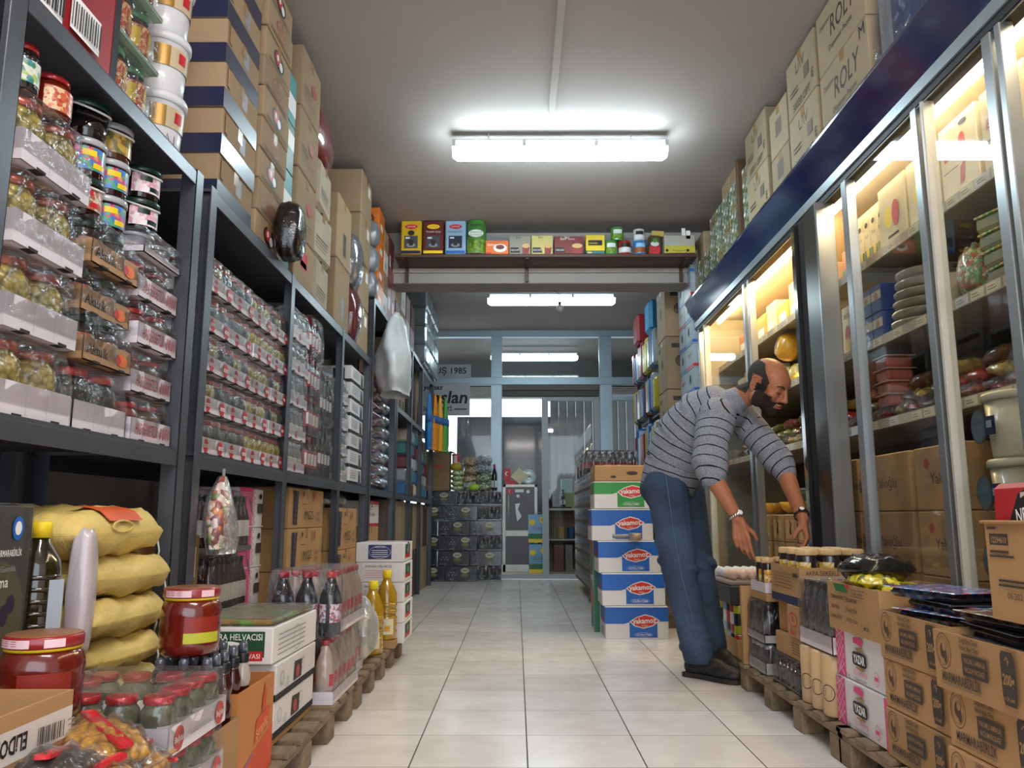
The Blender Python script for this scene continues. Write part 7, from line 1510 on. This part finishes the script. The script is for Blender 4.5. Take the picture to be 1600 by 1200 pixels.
def beardc(l):
    jaw = (l[:, 2] < -.018-.25*np.clip(.05-np.abs(l[:, 0]), 0, 1)) & (l[:, 2] > -.115) & (l[:, 1] > .0) & (np.abs(l[:, 0]) < .09)
    side = (np.abs(l[:, 0]) > .05) & (l[:, 2] < .012) & (l[:, 2] > -.1) & (l[:, 1] > .002) & (l[:, 1] < .04)
    lips = (np.abs(l[:, 0]) < .021) & (l[:, 2] > -.064) & (l[:, 2] < -.046)
    cheek = (l[:, 2] > -.036) & (np.abs(l[:, 0]) < .052) & ~((l[:, 2] < -.03) & (np.abs(l[:, 0]) < .028)); nose = (l[:, 2] > -.037) & (np.abs(l[:, 0]) < .025)
    return (jaw | side) & ~lips & ~cheek & ~nose & (l[:, 2] > -.13-.0*l[:, 1])
mpart('hair', shell(hairc, .0035, hair_m, 'hair', .3)); mpart('beard', shell(beardc, .0045, beard_m, 'beard', .35))
e = MB()
for s in (-1, 1): e.tube([hp(s*.015, .099, .026), hp(s*.031, .0965, .034), hp(s*.05, .084, .029)], [.0035, .0045, .0025], hair_m, 8)
mpart('eyebrow', e.mesh('eyebrow'))
e = MB()
for s in (-1, 1): e.tube([hp(s*.018, .0915, .002), hp(s*.031, .0935, -.0005), hp(s*.045, .086, .003)], [.0014, .0022, .0014], mat('dark lashes', '140D0A', .6), 6)
mpart('eyelash', e.mesh('eyelash'))
mo = MB().tube([hp(-.019, .1, -.0545), hp(0, .1075, -.0545), hp(.019, .1, -.0545)], [.0012, .002, .0012], mat('mouth line', '4A2018', .6), 6).tube([hp(-.014, .1, -.0605), hp(0, .106, -.0615), hp(.014, .1, -.0605)], [.003, .0042, .003], mat('lower lip', '8A4A3C', .45, rnd=0), 8)
mpart('lips', mo.mesh('lips'))
# sweater
sw = MB(); WD = (shL-shR).normalized(); greyk = mat('tmp', '888888')
ws = (.17, .175, .19, .195, .155); ds = (.14, .16, .172, .152, .115)
N_ = 16
for i in range(N_+1):
    t = i/N_*4; k = min(3, int(t)); f = t-k; c = SP[k].lerp(SP[k+1], f); d = (SP[min(4, k+1)]-SP[k]).normalized(); w = ws[k]*(1-f)+ws[k+1]*f; dp = ds[k]*(1-f)+ds[k+1]*f
    wd = (WD-d*WD.dot(d)).normalized(); M = Matrix((wd, d, wd.cross(d))).transposed(); sw.ball(c, w, .07, dp, greyk, 24, 12, M)
cap(sw, shR+V((.02, .02, .0)), shR.lerp(elR, .5), .102, .086, greyk); cap(sw, shR.lerp(elR, .5), elR+V((.02, -.005, -.01)), .086, .074, greyk)
cap(sw, elR, elR.lerp(wrR, .14), .070, .064, greyk)
cap(sw, shL+V((-.02, -.02, 0)), shL.lerp(elL, .5), .092, .08, greyk); cap(sw, shL.lerp(elL, .5), elL, .08, .068, greyk); cap(sw, elL, elL.lerp(wrL, .16), .06, .057, greyk)
cap(sw, shR, shL, .085, .085, greyk); cap(sw, SP[4]+V((.0, .0, -.02)), SP[4].lerp(HC, .46)+V((-.01, .005, -.012)), .09, .064, greyk)
for k in range(6):      # folds bunched on the pushed up sleeves
    for (a, b, r) in ((shR, elR, .076), (shL, elL, .07)): t = .55+.085*k; c = a.lerp(b, t); d = (b-a).normalized(); x = d.cross(V((0, 1, 0))).normalized(); y = d.cross(x); pts = [c+x*r*math.cos(q*math.pi/6)+y*r*math.sin(q*math.pi/6)+d*.012*math.sin(q+k) for q in range(13)]; sw.tube(pts, .012, greyk, 6)
sme = fuse(sw, .009, 5, 'sweater')
c = co_of(sme)
def seg(c, a, b):
    a, b = np.array(a), np.array(b); d = b-a; L = np.linalg.norm(d); t = ((c-a) @ d)/L/L; tc = np.clip(t, 0, 1); dist = np.linalg.norm(c-(a+tc[:, None]*d), axis=1); return dist, t*L
tor = np.full(len(c), 9.); st = np.zeros(len(c)); acc = 0
for k in range(4):
    d, s = seg(c, SP[k], SP[k+1]); L = (SP[k+1]-SP[k]).length; m = d < tor; st[m] = (acc+s)[m]; tor[m] = d[m]; acc += L
best = tor/.17; stripe = st
for (a, b, w, sgn) in ((shR, elR, .085, 1), (shL, elL, .085, 1)):
    d, s = seg(c, a, b); m = (d/w < best*.93) & (s > .01); stripe = np.where(m, .62-s+.03*0, stripe)
nd_, ns_ = seg(c, SP[4], HC); stripe = np.where((stripe == st) & (nd_ < .10) & (ns_ > .035), .012+.0*st, stripe)
at_ = sme.attributes.new('stripe', 'FLOAT', 'POINT'); at_.data.foreach_set('value', stripe.astype(np.float32))
km = bpy.data.materials.new('striped grey knit'); km.use_nodes = True; nt = km.node_tree; N = nt.nodes; L_ = nt.links; bs = N['Principled BSDF']; bs.inputs['Roughness'].default_value = .9; bs.inputs['Specular IOR Level'].default_value = .15
an = N.new('ShaderNodeAttribute'); an.attribute_name = 'stripe'; tc = N.new('ShaderNodeTexCoord'); no = N.new('ShaderNodeTexNoise'); no.inputs['Scale'].default_value = 9; L_.new(tc.outputs['Object'], no.inputs[0])
def mth(op, a, b_=None):
    n = N.new('ShaderNodeMath'); n.operation = op
    for i, q in enumerate((a, b_)):
        if q is None: continue
        if isinstance(q, (int, float)): n.inputs[i].default_value = q
        else: L_.new(q, n.inputs[i])
    return n.outputs[0]
pp = mth('FRACT', mth('DIVIDE', mth('ADD', an.outputs['Fac'], mth('MULTIPLY', no.outputs[0], .018)), .052)); line = mth('LESS_THAN', pp, .11)
n2 = N.new('ShaderNodeTexNoise'); n2.inputs['Scale'].default_value = 160; n2.inputs['Detail'].default_value = 3; L_.new(tc.outputs['Object'], n2.inputs[0])
cr = N.new('ShaderNodeValToRGB'); L_.new(n2.outputs[0], cr.inputs[0]); cr.color_ramp.elements[0].color = (*lin('6C707C'), 1); cr.color_ramp.elements[0].position = .3; cr.color_ramp.elements[1].color = (*lin('989BA5'), 1); cr.color_ramp.elements[1].position = .7
mx = N.new('ShaderNodeMix'); mx.data_type = 'RGBA'; L_.new(line, mx.inputs[0]); L_.new(cr.outputs[0], mx.inputs[6]); mx.inputs[7].default_value = (*lin('14141C'), 1); L_.new(mx.outputs[2], bs.inputs['Base Color'])
bp = N.new('ShaderNodeBump'); bp.inputs['Strength'].default_value = .35; bp.inputs['Distance'].default_value = .01; n3 = N.new('ShaderNodeTexNoise'); n3.inputs['Scale'].default_value = 22; L_.new(tc.outputs['Object'], n3.inputs[0]); L_.new(n3.outputs[0], bp.inputs['Height']); L_.new(bp.outputs[0], bs.inputs['Normal'])
setm(sme, km); swo = mpart('sweater', sme)
# jeans
jn = MB(); cap(jn, hipR+V((.0, .0, .0)), kneeR, .112, .088, greyk); cap(jn, kneeR, ankR+V((.0, 0, .0)), .086, .077, greyk); cap(jn, hipL, kneeL, .11, .088, greyk); cap(jn, kneeL, ankL+V((0, 0, .0)), .086, .077, greyk)
pel = (SP[0]+SP[1])/2+V((-.02, 0, -.06)); wdv = WD; M = Matrix((wdv, V((0, 0, 1)).cross(wdv).cross(wdv)*-1, V((0, 0, 1)))).transposed() if False else Matrix((wdv, V((0, 0, 1)).cross(wdv).normalized(), V((0, 0, 1)))).transposed()
jn.ball(SP[0]+V((-.015, 0, .0)), .16, .125, .10, greyk, 24, 14, M); jn.ball(hipR.lerp(hipL, .5)+V((-.045, 0, .0)), .165, .11, .13, greyk, 24, 14, M); jn.ball(hipR+V((-.035, 0, .02)), .1, .1, .12, greyk, 20, 12, M)
cap(jn, SP[0]+V((0, 0, .02)), SP[1]+V((0, 0, -.04)), .13, .13, greyk)
rn = random.Random(4)
for (a, b, r) in ((hipR, kneeR, .1), (kneeR, ankR, .08), (hipL, kneeL, .1), (kneeL, ankL, .08)):
    for k in range(7):
        t = rn.uniform(.05, .98); c_ = a.lerp(b, t); ph = rn.uniform(0, 6); pts = [c_+V((math.cos(ph+q*.35), math.sin(ph+q*.35), 0))*(r*(.97 if k % 2 else .99))+V((0, 0, .02*math.sin(q*.5)-.012*q)) for q in range(6)]; jn.tube(pts, [.005, .011, .014, .014, .011, .005], greyk, 6)
jme = fuse(jn, .009, 4, 'jeans')
cj_ = co_of(jme); z = cj_[:, 2]; cj_[:, 2] = np.maximum(z, .075); jme.vertices.foreach_set('co', cj_.ravel()); jme.update()
den = mat('worn blue denim', '3E4D63', .85, var=.38, ns=5, bump=.35, bs=70, spec=.2, rnd=0); setm(jme, den); jo = mpart('jeans', jme)
pk_ = MB(); 
mb = MB(); mb.tube([hipR+V((-.03, -.118, .08)), hipR.lerp(kneeR, .5)+V((-.02, -.104, 0)), kneeR+V((-.01, -.092, 0)), ankR+V((0, -.08, .02))], .0014, mat('pale seam thread', '6A7A92', .8), 6)
mpart('seam', mb.mesh('seam'), jo, 'pale outer seam')
# shoes
shm = mat('scuffed black leather', '1E1D1E', .55, var=.3, ns=12, bump=.25, bs=60, rnd=0); som = mat('dark rubber sole', '252322', .7, rnd=0)
def shoe(heel, toe, nm):
    h, t = V(heel), V(toe); d = (t-h); L = d.length; d.normalize(); s = V((-d.y, d.x, 0)); up = V((0, 0, 1)); Ms = Matrix((s, d, up)).transposed(); m = MB()
    def e_(y, z, a, b, cc): m.ball(h+d*y*L+up*z*1.12, a*1.12, b*1.15, cc*1.15, greyk, 18, 10, Ms)
    e_(.16, .045, .04, .055, .045); e_(.3, .06, .038, .06, .05); e_(.5, .05, .043, .075, .042); e_(.7, .038, .05, .07, .034); e_(.85, .032, .047, .055, .028); e_(.2, .085, .036, .045, .04)
    me = fuse(m, .006, 4, 'shoe'); c = co_of(me); c[:, 2] = np.maximum(c[:, 2], .012); me.vertices.foreach_set('co', c.ravel()); me.update(); setm(me, shm); o = mpart('shoe', me, None, nm)
    so_ = MB(); pr = [(-.02, .036), (.05, .042), (.3, .038), (.55, .044), (.75, .053), (.9, .05), (1.0, .033), (1.04, .0)]; P = [h+d*y*L+s*w*1.12 for y, w in pr]+[h+d*y*L-s*w*1.12 for y, w in pr[::-1][1:]]
    n = len(P); so_.add([tuple(p) for p in P]+[tuple(p+up*.022) for p in P], [tuple(range(n))[::-1], tuple(range(n, 2*n))]+[(i, (i+1) % n, n+(i+1) % n, n+i) for i in range(n)], som)
    mpart('sole', so_.mesh('sole'), o); la = MB()
    for k in range(4): y = .42+.07*k; la.tube([h+d*y*L-s*.022+up*(.108-.009*k), h+d*(y+.02)*L+up*(.115-.010*k), h+d*y*L+s*.022+up*(.108-.009*k)], .003, mat('dark lace', '0E0E10', .8), 6)
    mpart('laces', la.mesh('laces'), o)
shoe((.875, 4.29, .001), (1.09, 4.07, .001), 'black shoe nearer the camera'); shoe((1.05, 4.63, .001), (1.155, 4.345, .001), 'black shoe farther from the camera')
# watch and bracelet
def strap(a, b, t, r, m, nm, face):
    c = a.lerp(b, t); d = (b-a).normalized(); x = d.cross(V((0, 1, .2))).normalized(); y = d.cross(x); mb = MB(); n = 18
    for q in range(n):
        a0 = 2*math.pi*q/n; cc = c+x*r*math.cos(a0)+y*r*math.sin(a0); Mx = Matrix((d, (x*math.cos(a0)+y*math.sin(a0)), (y*math.cos(a0)-x*math.sin(a0)))).transposed(); mb.ball(cc, .0095, .0035, .0062, m, 8, 6, Mx)
    o = mpart(nm, mb.mesh(nm)); fc = (c+V(face)*(r+.003)); Mf = frame(face, d); w = MB(); w.ball(fc, .017, .005, .017, m, 16, 8, Mf); w.ball(fc+V(face)*.003, .0125, .0035, .0125, whitep, 14, 6, Mf); mpart('watch_face', w.mesh('watch_face'), o)
sil = mat('silver metal links', 'B8B6B0', .2, metal=.95, rnd=0); dsl = mat('dark metal links', '4A4844', .22, metal=.9, rnd=0)
strap(elR, wrR, .93, .034, sil, 'wristwatch', tuple(V((.35, -.85, .4)).normalized())); strap(elL, wrL, .93, .034, dsl, 'bracelet', tuple(V((-.1, -.55, .8)).normalized()))
bpy.context.view_layer.update()
